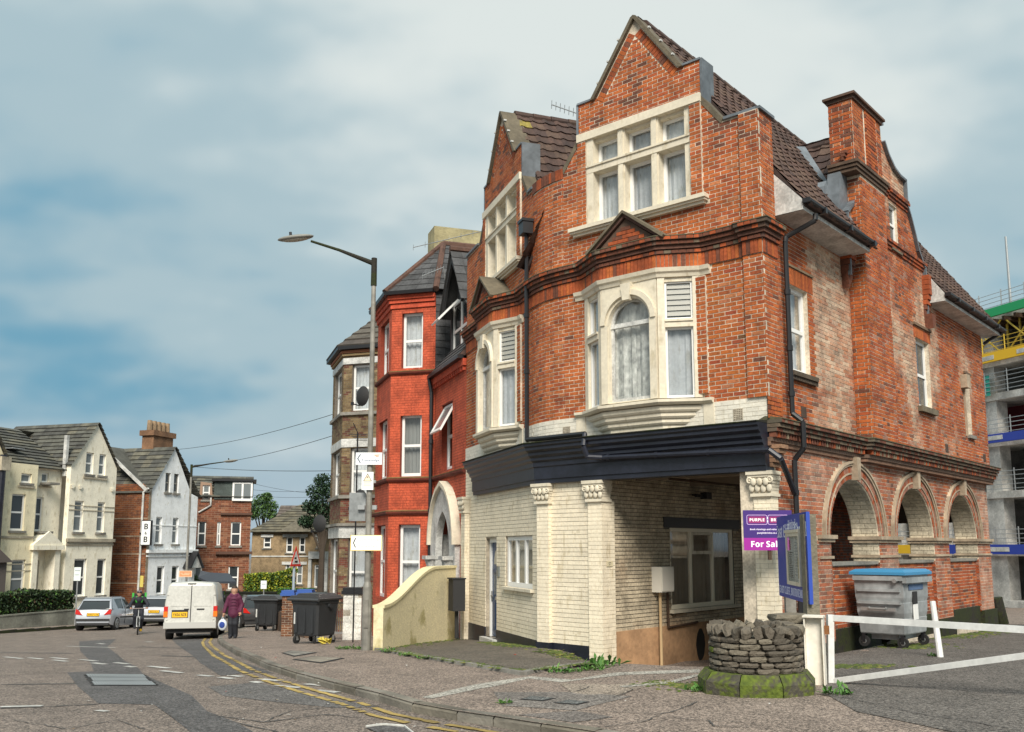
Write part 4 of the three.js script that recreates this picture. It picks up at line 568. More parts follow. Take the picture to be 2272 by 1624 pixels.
  const pl = new GB(); pl.box(0.26, 2.45, -0.9, -0.05, -0.1, 0.03); for (const c of cs) pl.box(c - 1.2, c + 1.2, -0.9, 0.14, -0.1, -0.04); pl.box(4.85, 6.0, -0.9, 0.0, -0.1, 0.05); pl.box(8.4, 9.55, -0.9, 0.0, -0.1, 0.05); pl.box(11.95, 13.2, -0.9, 0.02, -0.1, 0.06); part('plinth', pl, M.concreteDark, house, FS);
  // dentilled brick cornice
  const co = new GB(), path = [[-0.02, 0.02], [3.97, 0.02], [4.03, 0.14], [13.22, 0.14]]; const line = W2(FS, path);
  [[3.3, 3.37, 0.03], [3.37, 3.44, 0.06], [3.53, 3.59, 0.15], [3.6, 3.66, 0.19], [3.67, 3.73, 0.24]].forEach(([a, b, o], i) => co.sweep(line, [[-0.2, a], [o, a], [o, b], [-0.2, b]], [[0.25, 0.14, 0.09], [0.16, 0.1, 0.07], [0.12, 0.09, 0.065], [0.15, 0.11, 0.075], [0.12, 0.1, 0.07]][i]));
  co.sweep(line, [[-0.2, 3.73], [0.26, 3.73], [0.26, 3.745], [-0.05, 3.8]], [0.12, 0.11, 0.06]);
  segM(line, (m, l) => { co.m = m; const n = Math.max(1, Math.round(l / 0.11)); for (let i = 0; i < n; i++) { co.box((i + 0.2) * l / n, (i + 0.75) * l / n, 3.44, 3.53, 0, 0.12, pickTone(R0, [[B_DK, 0.5], [B_RED, 0.2], [[0.26, 0.2, 0.13], 0.3]])); for (const [a, b, o] of [[3.53, 3.59, 0.15], [3.6, 3.66, 0.19], [3.67, 3.73, 0.24]]) co.box((i + 0.03) * l / n, (i + 0.95) * l / n, a + 0.003, b - 0.003, o, o + 0.006, pickTone(R0, [[B_DK, 0.5], [[0.2, 0.15, 0.1], 0.5]]), 'k'); } });
  co.m = null; partW('cornice', co, M.brick);
  const br = new GB(); const Fb = FR(FS.pt(0, 0), FS.U); for (let k = 0; k < 5; k++) br.box(0.02, 0.3, 2.95 + k * 0.075, 3.015 + k * 0.075, -0.1, 0.05 + k * 0.04, tone([0.3, 0.17, 0.1], 0.8 + 0.1 * k)); part('corbel', br, M.brick, house, Fb);
}
// ================================================================== ground, road, pavements
function sheet(poly, up, maxE = 0.8) { // polygon of [x,z] draped over the ground
  const g = new GB(), H = (p) => [p[0], ground(p[0], p[1]) + up, p[1]];
  const T = THREE.ShapeUtils.triangulateShape(poly.map((p) => new THREE.Vector2(p[0], p[1])), []);
  const rec = (a, b, c, d) => { const e = [Math.hypot(a[0] - b[0], a[1] - b[1]), Math.hypot(b[0] - c[0], b[1] - c[1]), Math.hypot(c[0] - a[0], c[1] - a[1])], m = Math.max(...e); const far = Math.hypot((a[0] + b[0] + c[0]) / 3, (a[1] + b[1] + c[1]) / 3); if (m < maxE * Math.max(1, far / 40) || d > 16) { const A = (b[0] - a[0]) * (c[1] - a[1]) - (c[0] - a[0]) * (b[1] - a[1]); if (A > 0) g.tri(H(a), H(c), H(b)); else g.tri(H(a), H(b), H(c)); return; }
    const mid = (p, q) => [(p[0] + q[0]) / 2, (p[1] + q[1]) / 2]; if (m === e[0]) { const q = mid(a, b); rec(a, q, c, d + 1); rec(q, b, c, d + 1); } else if (m === e[1]) { const q = mid(b, c); rec(a, b, q, d + 1); rec(a, q, c, d + 1); } else { const q = mid(c, a); rec(a, b, q, d + 1); rec(q, b, c, d + 1); } };
  for (const [a, b, c] of T) rec(poly[a], poly[b], poly[c], 0); return g;
}
const gp = (px, py, up = 0) => { const p = gnd(px, py, up); return [p.x, p.z]; };
const B8 = (x, y) => [x * 0.4948, 1301.7 + 0.4948 * y], C5 = (x, y) => [1094.6 + 0.2083 * x, 1331.3 + 0.2083 * y], B7 = (x, y) => [532.5 + 0.2083 * x, 1183.4 + 0.2083 * y];
function resample(pl, d) { const r = [pl[0]]; for (let i = 0; i + 1 < pl.length; i++) { const [a, b] = [pl[i], pl[i + 1]], n = Math.max(1, Math.round(Math.hypot(b[0] - a[0], b[1] - a[1]) / d)); for (let k = 1; k <= n; k++) r.push([lerp(a[0], b[0], k / n), lerp(a[1], b[1], k / n)]); } return r; }
function offsetLine(pl, d) { return pl.map((p, i) => { const a = pl[Math.max(0, i - 1)], b = pl[Math.min(pl.length - 1, i + 1)], dx = b[0] - a[0], dz = b[1] - a[1], l = Math.hypot(dx, dz); return [p[0] - dz / l * d, p[1] + dx / l * d]; }); }
const asphaltRoad = mat([0.385, 0.32, 0.275], { tex: 'asphalt', bump: 'asphaltB', bs: 0.008, roughness: 0.8 });
const asphaltDark = mat([0.19, 0.183, 0.185], { tex: 'asphalt', bump: 'asphaltB', bs: 0.006, roughness: 0.8 });
const asphaltPave = mat([0.48, 0.39, 0.33], { tex: 'asphalt', bump: 'asphaltB', bs: 0.006, roughness: 0.85 });
const asphaltYard = mat([0.27, 0.25, 0.23], { tex: 'asphalt', bump: 'asphaltB', bs: 0.01, roughness: 0.85 });
const roadPaint = mat([0.66, 0.65, 0.61], { tex: 'grain', roughness: 0.7 }), yellowPaint = mat([0.56, 0.40, 0.12], { tex: 'mottle', roughness: 0.75 });
{
  const co = (near, lo, hi, c0, c1) => { const r = []; for (let x = lo; x < c0; x += Math.max(near, (c0 - x) * 0.22)) r.push(x); for (let x = c0; x < c1; x += near) r.push(x); for (let x = c1; x < hi; x += Math.max(near, (x - c1) * 0.22)) r.push(x); r.push(hi); return r; };
  const xs = co(0.8, -900, 900, -36, 18), zs = co(0.8, -900, 200, -66, 3), g = new GB(), P = (i, j) => [xs[i], ground(xs[i], zs[j]), zs[j]];
  for (let i = 0; i + 1 < xs.length; i++) for (let j = 0; j + 1 < zs.length; j++) g.quad(P(i, j + 1), P(i + 1, j + 1), P(i + 1, j), P(i, j));
  struct('road', g, asphaltRoad);
}
const kerbPx = [[575, 1386], [545, 1391], [505, 1401], [486, 1409], [483, 1417], [490, 1424], [524, 1443], [594, 1472], [658, 1492], [742, 1514], [841, 1537], [915, 1559], [1014, 1577], [1095, 1588.5], [1200, 1604.5], [1320, 1623], [1700, 1690]];
const kerbLine = resample(kerbPx.map((p) => gp(p[0], p[1], 0.1)), 0.4);
{
  const pave = sheet([...kerbLine, [9, -3], [24, -4], [48, -30], [30, -60], [2, -52], [-5, -52]], 0.1); struct('pavement', pave, asphaltPave);
  // kerb stones
  const kr = resample(kerbPx.map((p) => gp(p[0], p[1], 0.1)), 0.91), kerbMat = [mat([0.27, 0.245, 0.2], { tex: 'mottle', bump: 'grainB', bs: 0.006 }), mat([0.23, 0.205, 0.16], { tex: 'mottle', bump: 'grainB', bs: 0.006 }), mat([0.3, 0.275, 0.23], { tex: 'mottle', bump: 'grainB', bs: 0.006 })];
  const kerb = new THREE.Group(); kerb.name = 'kerb'; kerb.userData.kind = 'structure'; scene.add(kerb);
  for (let i = 0; i + 1 < kr.length; i++) { const [a, b] = [kr[i], kr[i + 1]], dx = b[0] - a[0], dz = b[1] - a[1], l = Math.hypot(dx, dz), nx = -dz / l, nz = dx / l, g = new GB(); const P = (p, o, y, s) => [p[0] + nx * o + dx / l * s, ground(p[0] + nx * o, p[1] + nz * o) + y, p[1] + nz * o + dz / l * s]; const e = 0.008, hgt = 0.1 + (R0() - 0.5) * 0.008;
    const prof = [[-0.13, -0.1], [0.0, -0.1], [0.005, hgt - 0.03], [-0.02, hgt + 0.004], [-0.13, hgt + 0.006]]; for (let k = 0; k < prof.length - 1; k++) g.quad(P(a, ...prof[k], e), P(b, ...prof[k], -e), P(b, ...prof[k + 1], -e), P(a, ...prof[k + 1], e)); for (const [q, s] of [[a, e], [b, -e]]) { g.quad(P(q, ...prof[0], s), P(q, ...prof[1], s), P(q, ...prof[2], s), P(q, ...prof[4], s)); }
    part('kerb_stone', g, kerbMat[i % 3], kerb); }
  // double yellow lines, worn
  const R = rng(77); for (const o of [0.24, 0.45]) { const line = offsetLine(kerbLine.slice(6), o), g = new GB(); for (let i = 0; i + 1 < line.length; i++) { const n = 4; for (let k = 0; k < n; k++) { if (R() < 0.18) continue; const t0 = k / n, t1 = (k + 1) / n, a = [lerp(line[i][0], line[i + 1][0], t0), lerp(line[i][1], line[i + 1][1], t0)], b = [lerp(line[i][0], line[i + 1][0], t1), lerp(line[i][1], line[i + 1][1], t1)], dx = b[0] - a[0], dz = b[1] - a[1], l = Math.hypot(dx, dz) || 1, w = 0.042 * (0.75 + 0.4 * R()), x = -dz / l * w, z = dx / l * w; const H = (p, s) => [p[0] + s * x, ground(p[0], p[1]) + 0.0105, p[1] + s * z]; g.quad(H(a, -1), H(b, -1), H(b, 1), H(a, 1)); } } struct('yellow_line', g, yellowPaint); }
  // dark trench reinstatements
  const patch = (name, pts, m, up) => struct(name, sheet(pts.map((p) => gp(...p)), up, 0.7), m);
  patch('asphalt_patch', [[355, 245], [520, 235], [480, 270], [520, 300], [560, 335], [620, 365], [640, 390], [700, 420], [860, 490], [930, 560], [1060, 610], [1200, 690], [900, 690], [760, 580], [690, 530], [440, 525], [350, 450], [300, 385], [420, 380], [400, 330], [360, 290]].map((p) => B8(...p)), asphaltDark, 0.004);
  patch('asphalt_patch', [[770, 235], [900, 235], [930, 270], [1000, 310], [1120, 350], [1230, 390], [1130, 385], [990, 400], [900, 345], [850, 300], [800, 265]].map((p) => B8(...p)), asphaltDark, 0.004);
  patch('asphalt_patch', [[930, 450], [1150, 430], [1330, 470], [1450, 500], [1700, 540], [1500, 545], [1250, 520], [1000, 490]].map((p) => B8(...p)), mat([0.26, 0.25, 0.245], { tex: 'asphalt', bump: 'asphaltB', bs: 0.006 }), 0.004);
  // white dashes of the junction mouth
  const dash = (p, q, w = 0.06) => { const a = gp(...B8(...p)), b = gp(...B8(...q)), dx = b[0] - a[0], dz = b[1] - a[1], l = Math.hypot(dx, dz), x = -dz / l * w, z = dx / l * w; struct('road_marking', sheet([[a[0] - x, a[1] - z], [b[0] - x, b[1] - z], [b[0] + x, b[1] + z], [a[0] + x, a[1] + z]], 0.009), roadPaint); };
  for (const [x, y, L] of [[20, 316, 80], [130, 320, 60], [230, 319, 70], [360, 328, 70], [515, 342, 62], [665, 358, 95], [1035, 400, 50], [1170, 416, 90], [1370, 438, 95], [1590, 478, 100]]) dash([x, y], [x + L, y + L * 0.1]);
  for (const [x, y, L] of [[240, 330, 60], [415, 343, 60], [565, 358, 40], [725, 379, 90], [890, 398, 60], [985, 408, 60], [1130, 428, 40], [1240, 444, 105], [1420, 466, 95], [1640, 494, 120]]) dash([x, y], [x + L, y + L * 0.11]);
  dash([300, 268], [515, 274], 0.06); dash([440, 255], [466, 258], 0.07); dash([650, 248], [685, 249], 0.09); dash([0, 542], [190, 537], 0.06); dash([435, 558], [480, 562], 0.04);
  // tar seams and cracks
  const seamMat = mat([0.07, 0.066, 0.062]); const seam = (pts, w, cv = B8, up = 0.0065) => { const l = resample(pts.map((p) => gp(...cv(...p), up > 0.05 ? 0.1 : 0)), 0.12).map((p) => [p[0] + (R() - 0.5) * 0.035, p[1] + (R() - 0.5) * 0.035]); const g = new GB(); for (let i = 0; i + 1 < l.length; i++) { const a = l[i], b = l[i + 1], dx = b[0] - a[0], dz = b[1] - a[1], n = Math.hypot(dx, dz) || 1, k = w * (0.5 + R()), x = -dz / n * k, z = dx / n * k, H = (p, s) => [p[0] + s * x, ground(p[0], p[1]) + up, p[1] + s * z]; g.quad(H(a, -1), H(b, -1), H(b, 1), H(a, 1)); } struct('tar_seam', g, seamMat); };
  seam([[0, 548], [200, 540], [440, 528]], 0.02); seam([[930, 575], [1180, 610], [1450, 575], [1620, 590]], 0.012); seam([[0, 440], [350, 436]], 0.035); seam([[0, 296], [330, 300]], 0.06); seam([[620, 270], [900, 280]], 0.05); seam([[730, 310], [930, 318]], 0.05); seam([[1250, 652], [1180, 640], [1000, 600]], 0.012);
  const A6 = (x, y) => [1538.4 + 0.3807 * x, 1005.9 + 0.3807 * y];
  seam([[880, 1182], [1290, 1200], [1800, 1218], [1900, 1200], [2180, 1092]], 0.007, C5, 0.1095); seam([[1790, 1225], [1600, 1300], [1200, 1360]], 0.006, C5, 0.1095); seam([[1820, 1240], [2050, 1280], [2500, 1300], [2900, 1330]], 0.006, C5, 0.1095); seam([[700, 1405], [880, 1430], [1300, 1520], [1900, 1620]], 0.007, A6, 0.1145); seam([[90, 1560], [120, 1595], [330, 1600]], 0.006, A6, 0.1095); seam([[850, 990], [1030, 930]], 0.006, C5, 0.1095); seam([[1300, 1040], [1480, 960], [1420, 935]], 0.006, C5, 0.1095);
  seam([[520, 300], [600, 420], [760, 580], [900, 645]], 0.008); seam([[1180, 610], [1300, 560], [1500, 540]], 0.008); seam([[60, 600], [300, 640], [520, 600], [650, 640]], 0.007);
  { const lg = new GB(), Q = rng(301); for (let i = 0; i < 70; i++) { const px = i < 45 ? 500 + Q() * 1300 : 60 + Q() * 900, py = i < 45 ? lerp(1420, 1600, Q()) : lerp(1400, 1620, Q()), p = gnd(px, py, 0.0), r = 0.012 + 0.035 * Q() * Q(), a = Q() * 6.28, y = p.y + (i < 45 ? 0.118 : 0.012), c = pickTone(Q, [[[0.6, 0.6, 0.57], 0.5], [[0.3, 0.25, 0.18], 0.3], [[0.5, 0.06, 0.04], 0.06], [[0.16, 0.1, 0.05], 0.14]]); lg.quad([p.x + Math.cos(a) * r, y, p.z + Math.sin(a) * r], [p.x + Math.cos(a + 1.8) * r * 0.6, y + r * 0.3, p.z + Math.sin(a + 1.8) * r * 0.6], [p.x - Math.cos(a) * r, y, p.z - Math.sin(a) * r], [p.x + Math.cos(a + 4.6) * r * 0.6, y + r * 0.2, p.z + Math.sin(a + 4.6) * r * 0.6], c); } stuff(part('litter_specks', lg, mat([1, 1, 1], { vertexColors: true, roughness: 0.8 }), null), 'small scraps of litter and dead leaves on the tarmac', 'litter'); }
  // pavement reinstatements, covers and the pale crossing strip
  const up = 0.104; const pv = (name, pts, m, u = up) => struct(name, sheet(pts.map((p) => gp(p[0], p[1], 0.1)), u, 0.7), m), paleCon = mat([0.72, 0.7, 0.63], { tex: 'asphalt' });
  pv('crossing_strip', [B8(1890, 497), B8(2130, 440), B8(2272, 418), C5(400, 815), C5(840, 850), C5(1300, 775), C5(2200, 740), C5(2200, 775), C5(1400, 800), C5(720, 880), C5(560, 860), C5(380, 840), C5(0, 925), C5(-150, 950), B8(1935, 503)], paleCon);
  pv('pavement_patch', [C5(0, 985), C5(830, 985), C5(1480, 1030), C5(1060, 1130), C5(880, 1180), C5(100, 1130)], mat([0.36, 0.33, 0.305], { tex: 'asphalt' }));
  pv('pavement_patch', [C5(250, 1225), C5(880, 1185), C5(1290, 1250), C5(850, 1310), C5(520, 1262)], mat([0.3, 0.27, 0.25], { tex: 'asphalt' }));
  pv('pavement_patch', [C5(700, 890), C5(1250, 905), C5(1900, 860), C5(1500, 960), C5(1270, 1035), C5(850, 995)], mat([0.6, 0.51, 0.42], { tex: 'asphalt' }));
  pv('concrete_ramp', [C5(1330, 925), C5(1880, 868), C5(2150, 800), C5(2240, 800), C5(1920, 890), C5(1400, 938)], paleCon, 0.108);
  const cover = (pts, label, m, split) => { const q = pts.map((p) => gnd(p[0], p[1], 0.104)), t = thing('utility_cover', label, 'cover', q[0]); const g = new GB(), Q = (u, v) => { const a = q[0].clone().lerp(q[1], u), b = q[3].clone().lerp(q[2], u); const r = a.lerp(b, v); r.y += 0.008; return r.sub(q[0]).toArray(); }; const n = split; for (let i = 0; i < n; i++) { const c = new GB(); const e = 0.02; c.quad(Q(i / n + e, 0.98), Q((i + 1) / n - e, 0.98), Q((i + 1) / n - e, 0.02), Q(i / n + e, 0.02)); part('plate', c, m, t); } const f = new GB(), D = (u, v) => { const r = Q(u, v); r[1] -= 0.004; return r; }; f.quad(D(-0.06, 1.08), D(1.06, 1.08), D(1.06, -0.08), D(-0.06, -0.08)); part('frame', f, M.blackMatt, t); };
  cover([C5(300, 1060), C5(420, 1028), C5(650, 1050), C5(520, 1078)], 'small grey water cover set in the tarmac pavement, beside a weed', mat([0.24, 0.26, 0.26], { tex: 'asphalt' }), 1);
  cover([C5(660, 1100), C5(800, 1068), C5(1010, 1088), C5(890, 1118)], 'small grey water cover set in the tarmac pavement, near the stone planter', mat([0.24, 0.26, 0.26], { tex: 'asphalt' }), 1);
  cover([B7(455, 1275), B7(560, 1250), B7(800, 1270), B7(580, 1308)], 'pale concrete double inspection cover beside the black wheeled bin', mat([0.33, 0.31, 0.27], { tex: 'mottle' }), 2);
  cover([B7(590, 1345), B7(800, 1312), B7(1085, 1332), B7(860, 1378)], 'long buff concrete inspection cover in the pavement', mat([0.36, 0.32, 0.26], { tex: 'mottle' }), 1);
  { // ribbed steel cover in the carriageway
    const q = [B8(425, 446), B8(700, 444), B8(640, 396), B8(385, 394)].map((p) => gnd(p[0], p[1], 0.004)), t = thing('chamber_cover', 'ribbed steel chamber cover with toothed edges in the carriageway', 'cover', q[0]);
    const Q = (u, v, y) => { const a = q[0].clone().lerp(q[1], u), b = q[3].clone().lerp(q[2], u); const r = a.lerp(b, v).sub(q[0]); r.y += y; return r.toArray(); };
    for (let k = 0; k < 3; k++) { const c = new GB(), a = k / 3 + 0.01, b = (k + 1) / 3 - 0.01, e = (k % 2) * 0.03; c.quad(Q(e, a, 0.012), Q(1 - e, a, 0.012), Q(1 - e, b, 0.012), Q(e, b, 0.012)); const pl = part('plate', c, M.galv, t); const rb = new GB(); for (let i = 0; i < 22; i++) { const u0 = e + (i + 0.2) / 22 * (1 - 2 * e), u1 = e + (i + 0.8) / 22 * (1 - 2 * e); rb.quad(Q(u0, a + 0.03, 0.017), Q(u1, a + 0.03, 0.017), Q(u1, b - 0.03, 0.017), Q(u0, b - 0.03, 0.017)); } stuff(part('rib', rb, M.steel, pl)); }
    const rim = new GB(); for (let i = 0; i < 6; i++) for (const [u0, u1] of [[-0.05, 0.03], [0.97, 1.05]]) rim.quad(Q(u0, i / 6 + 0.02, 0.008), Q(u1, i / 6 + 0.02, 0.008), Q(u1, i / 6 + 0.1, 0.008), Q(u0, i / 6 + 0.1, 0.008)); stuff(part('rim', rim, M.rubber, t)); }
  { const q = [[812, 1617], [850, 1612], [898, 1616], [920, 1634], [860, 1638]].map((p) => gp(...p)), t = thing('road_cover', 'broken iron cover with white painted rim at the road edge', 'cover', V(q[0][0], ground(...q[0]), q[0][1])); const s = sheet(q, 0.012); const o = part('frame', s, asphaltDark, t); o.position.copy(t.position).negate(); const l = new GB(); for (let i = 0; i < 4; i++) { const a = q[i], b = q[(i + 1) % 5]; l.tube([[a[0], ground(...a) + 0.02, a[1]], [b[0], ground(...b) + 0.02, b[1]]], 0.011, 5); } const r = part('rim', l, roadPaint, t); r.position.copy(t.position).negate(); }
}
// forecourt in front of the blue door, with its concrete edging
{
  const edge = [[835, 1443], [960, 1464], [1124, 1492], [1162, 1499], [1178, 1493], [1272, 1480], [1335, 1474]].map((p) => gp(p[0], p[1], 0.1));
  const back = [...W2(FM0, [[-3.4, -0.05]]), ...W2(FL, [[2.42, -0.05], [-3.0, -0.05], [-3.0, 0.6]]), gp(960, 1415, 0.1), gp(880, 1425, 0.1)];
  struct('forecourt', sheet([...edge, ...back], 0.118), mat([0.24, 0.21, 0.17], { tex: 'asphalt', bump: 'asphaltB', bs: 0.006 }));
  const kr = resample(edge, 0.9), t = thing('forecourt_edging', 'low weathered concrete edging along the mossy forecourt', 'edging', V(kr[0][0], ground(...kr[0]), kr[0][1]));
  for (let i = 0; i + 1 < kr.length; i++) { const g = new GB(); segM([kr[i], kr[i + 1]], (m, l) => { g.m = m; const y = ground(...kr[i]), y2 = ground(...kr[i + 1]); const q = (x, yy, z) => [x, lerp(y, y2, x / l) + yy, z]; const e = 0.01; g.quad(q(e, 0.05, 0.05), q(l - e, 0.05, 0.05), q(l - e, 0.15, 0.04), q(e, 0.15, 0.04)); g.quad(q(e, 0.15, 0.04), q(l - e, 0.15, 0.04), q(l - e, 0.15, -0.05), q(e, 0.15, -0.05)); g.quad(q(l - e, 0.05, -0.05), q(e, 0.05, -0.05), q(e, 0.15, -0.05), q(l - e, 0.15, -0.05)); for (const x of [e, l - e]) g.quad(q(x, 0.05, 0.05), q(x, 0.15, 0.04), q(x, 0.15, -0.05), q(x, 0.05, -0.05)); }); const o = part('edging_stone', g, M.concrete, t); o.position.copy(t.position).negate(); }
  // yard and passage floor
  const yd = [...W2(FS, [[0.3, 0.02], [13.3, 0.05]]), [19, -30], [34, -28], [22, -7], gp(2272, 1660, 0.1), gp(1900, 1580, 0.1), gp(1840, 1545, 0.1), gp(1820, 1500, 0.1)];
  struct('yard', sheet(yd, 0.106), asphaltYard);
  // moss growing in small cushions over the wet margins
  const R = rng(91), mg = new GB(); const cushions = (pts, n, spread, up) => { const l = resample(pts, 0.1); for (let i = 0; i < n; i++) { const p = l[Math.floor(R() * l.length)], d = spread * Math.pow(R(), 1.8), a = R() * 6.28, x = p[0] + Math.cos(a) * d, z = p[1] + Math.sin(a) * d * 0.7, r = 0.012 + 0.075 * R() * R(), y = ground(x, z) + up + 0.004, c = pickTone(R, [[[0.075, 0.105, 0.016], 0.5], [[0.05, 0.07, 0.016], 0.35], [[0.15, 0.15, 0.035], 0.15]]); const k = 6, q = [...Array(k)].map((_, t) => [x + Math.cos(t / k * 6.283) * r * (0.6 + 0.7 * R()), y, z + Math.sin(t / k * 6.283) * r * (0.6 + 0.7 * R())]); for (let t = 0; t < k; t++) mg.tri([x, y + 0.006 + r * 0.12, z], q[(t + 1) % k], q[t], c); } };
  const G = (l) => l.map((p) => gp(p[0], p[1], 0.1));
  cushions(G([[1850, 1450], [2040, 1440], [2060, 1430]]), 900, 0.75, 0.106); cushions(G([[1840, 1480], [1930, 1480]]), 350, 0.6, 0.106); cushions(G([[2075, 1418], [2250, 1398]]), 700, 0.9, 0.106);
  cushions(W2(FL, [[-0.3, 0.1], [2.2, 0.15]]), 700, 0.45, 0.118); cushions(W2(FM0, [[-4.3, 0.3], [-3.4, 0.4]]), 700, 0.6, 0.118); cushions(G([[840, 1442], [960, 1425], [1040, 1412]]), 800, 0.7, 0.118); cushions(G([[850, 1446], [1124, 1491], [1180, 1493], [1330, 1475]]), 500, 0.16, 0.14); cushions(G([[1480, 1515], [1550, 1530]]), 300, 0.5, 0.1);
  const mo = part('moss', mg, mat([1, 1, 1], { vertexColors: true, roughness: 1 }), null); stuff(mo, 'low green moss creeping over the damp tarmac edges', 'moss');
}
// ================================================================== red painted house and its neighbour
function bayWall(t, F, pts, y0, y1, col, bodyMat, holes, seed, opt = {}) { // canted wall: holes[i] = list of [x0,x1,y0,y1] per face
  const fs = []; for (let i = 0; i + 1 < pts.length; i++) { const f = F.seg(pts[i], pts[i + 1]); fs.push(f); const hs = holes[i] || []; const w = part('wall', slab([[0, y0], [f.len, y0], [f.len, y1], [0, y1]], hs, -0.25, -0.005), bodyMat, t, f), g = new GB(); bricks(g, { x0: 0, x1: f.len, y0, y1, proud: 0.006, j: opt.j || 0.011, L: 0.225, col, seed: seed + i, zj: 0.0015, iv: (y) => { let l = [[0, f.len]]; for (const [a, b, c, d] of hs) if (y > c && y < d) l = subIv(l, a, b); return l; } }); stuff(part('brickwork', g, M.brick, w)); } return fs; }
const sash = (t, f, h, o = {}) => win(t, f, { x0: h[0] + 0.01, x1: h[1] - 0.01, y0: h[2] + 0.01, y1: h[3] - 0.01, z: -0.13, fw: 0.075, rows: [(h[2] + h[3]) / 2], gm: M.glass, curtain: o.c || M.curtainDark, cz: 0.12, ...o });
const redCol = (x, y, R) => tone([0.64, 0.115, 0.05], 0.92 + 0.14 * R());
const redHouse = thing('red_house', 'red painted brick house with a tall canted bay and white pointed porch', 'house', FL.pt(-6.5, -1, 0));
{
  const t = redHouse, F = FL, dk = mat([0.38, 0.065, 0.03], { tex: 'grain' });
  const bay = [[-10.1, 0], [-9.3, 1.15], [-7.1, 1.15], [-6.3, 0]];
  const fy = [[0.15, 2.28], [3.68, 5.5], [6.87, 8.59]];
  const fs = bayWall(t, F, bay, -1.4, 9.0, redCol, dk, [fy.map(([a, b]) => [0.33, 1.0, a, b]), fy.map(([a, b]) => [0.45, 1.8, a, b]), fy.map(([a, b]) => [0.33, 1.0, a, b])], 301);
  fy.forEach(([a, b], k) => { sash(t, fs[2], [0.33, 1.0, a, b], { c: k === 1 ? M.curtainDark : M.curtain }); sash(t, fs[1], [0.45, 1.8, a, b], { cols: [1.12], c: M.curtainDark }); sash(t, fs[0], [0.33, 1.0, a, b]); });
  const wl = [[-5.45, -4.3, 3.74, 5.6], [-5.75, -3.75, -0.9, 2.6]];
  const w = part('wall', slab([[-6.3, -1.4], [-2.96, -1.4], [-2.96, 6.5], [-6.3, 6.5]], [wl[0], [[-5.75, -0.95], [-5.75, 1.9], [-5.4, 2.5], [-4.75, 2.95], [-4.1, 2.5], [-3.75, 1.9], [-3.75, -0.95]]], -0.25, -0.005), dk, t, F), g = new GB();
  bricks(g, { x0: -6.3, x1: -2.96, y0: -1.4, y1: 6.2, proud: 0.006, col: redCol, L: 0.225, seed: 305, zj: 0.0015, iv: (y) => { let l = [[-6.3, -2.96]]; if (y > 3.74 && y < 5.6) l = subIv(l, -5.45, -4.3); if (y < 2.95) { const h = y < 1.9 ? 1.0 : 1.0 * (2.95 - y) / 1.05 + 0.2; l = subIv(l, -4.75 - h, -4.75 + h); } return l; } }); stuff(part('brickwork', g, M.brick, w));
  const up = win(t, F, { x0: -5.44, x1: -4.31, y0: 3.75, y1: 5.59, z: -0.16, fw: 0.09, rows: [4.7], gm: M.glass, curtain: M.curtainDark, cz: 0.1 });
  const op = new GB(); op.m = new THREE.Matrix4().makeRotationX(-0.5).setPosition(-4.87, 5.55, -0.12); op.box(-0.55, -0.47, -0.9, 0, 0, 0.05); op.box(0.47, 0.55, -0.9, 0, 0, 0.05); op.box(-0.47, 0.47, -0.9, -0.82, 0, 0.05); op.box(-0.47, 0.47, -0.08, 0, 0, 0.05); const os = part('open_sash', op, M.white, up); const gl = new GB(); gl.m = op.m; gl.box(-0.47, 0.47, -0.82, -0.08, 0.02, 0.026); part('pane', gl, M.greyGlass, os);
  // strings
  const full = [...bay, [-2.96, 0]]; const str = (y, h, o, line) => { const s = new GB(); s.sweep(line, [[-0.1, y], [o * 0.6, y], [o, y + h * 0.5], [o, y + h], [-0.1, y + h + 0.04]], [0.16, 0.03, 0.015]); s.sweep(line, [[-0.05, y + h + 0.002], [o + 0.005, y + h + 0.002], [o + 0.005, y + h + 0.02], [-0.05, y + h + 0.06]], [0.22, 0.14, 0.05]); part('string_course', s, M.brick, t, F); };
  str(3.52, 0.1, 0.1, full); str(2.56, 0.1, 0.09, bay); str(6.7, 0.08, 0.08, bay);
  const cn = new GB(); for (const [a, b, o] of [[8.72, 8.85, 0.05], [8.87, 8.97, 0.1], [8.98, 9.1, 0.15]]) cn.sweep(bay, [[-0.1, a], [o, a], [o, b], [-0.1, b]], [0.64, 0.1, 0.045]); part('cornice', cn, M.brick, t, F);
  const ge = new GB(); ge.sweep(bay, [[0.1, 9.1], [0.28, 9.1], [0.3, 9.2], [0.1, 9.2]]); part('gutter', ge, M.black, t, F);
  const ev = new GB(); ev.box(-6.25, -2.96, 6.32, 6.5, 0, 0.1, [0.64, 0.1, 0.045]); for (let x = -6.2; x < -3; x += 0.22) ev.box(x, x + 0.11, 6.2, 6.32, 0, 0.08, [0.55, 0.08, 0.035]); part('dentil_eaves', ev, M.brick, t, F); part('gutter', new GB().box(-6.3, -2.96, 6.5, 6.6, 0.08, 0.24), M.black, t, F);
  const dp = new GB(); dp.tube([[-6.22, 6.5, 0.2], [-6.22, 6.1, 0.12], [-6.2, -1.1, 0.12]], 0.055, 8); for (const y of [4.6, 2.6, 0.9]) dp.cyl([-6.2, y, 0.12], [-6.2, y + 0.12, 0.12], 0.075, 0.075, 8); part('downpipe', dp, M.black, t, F);
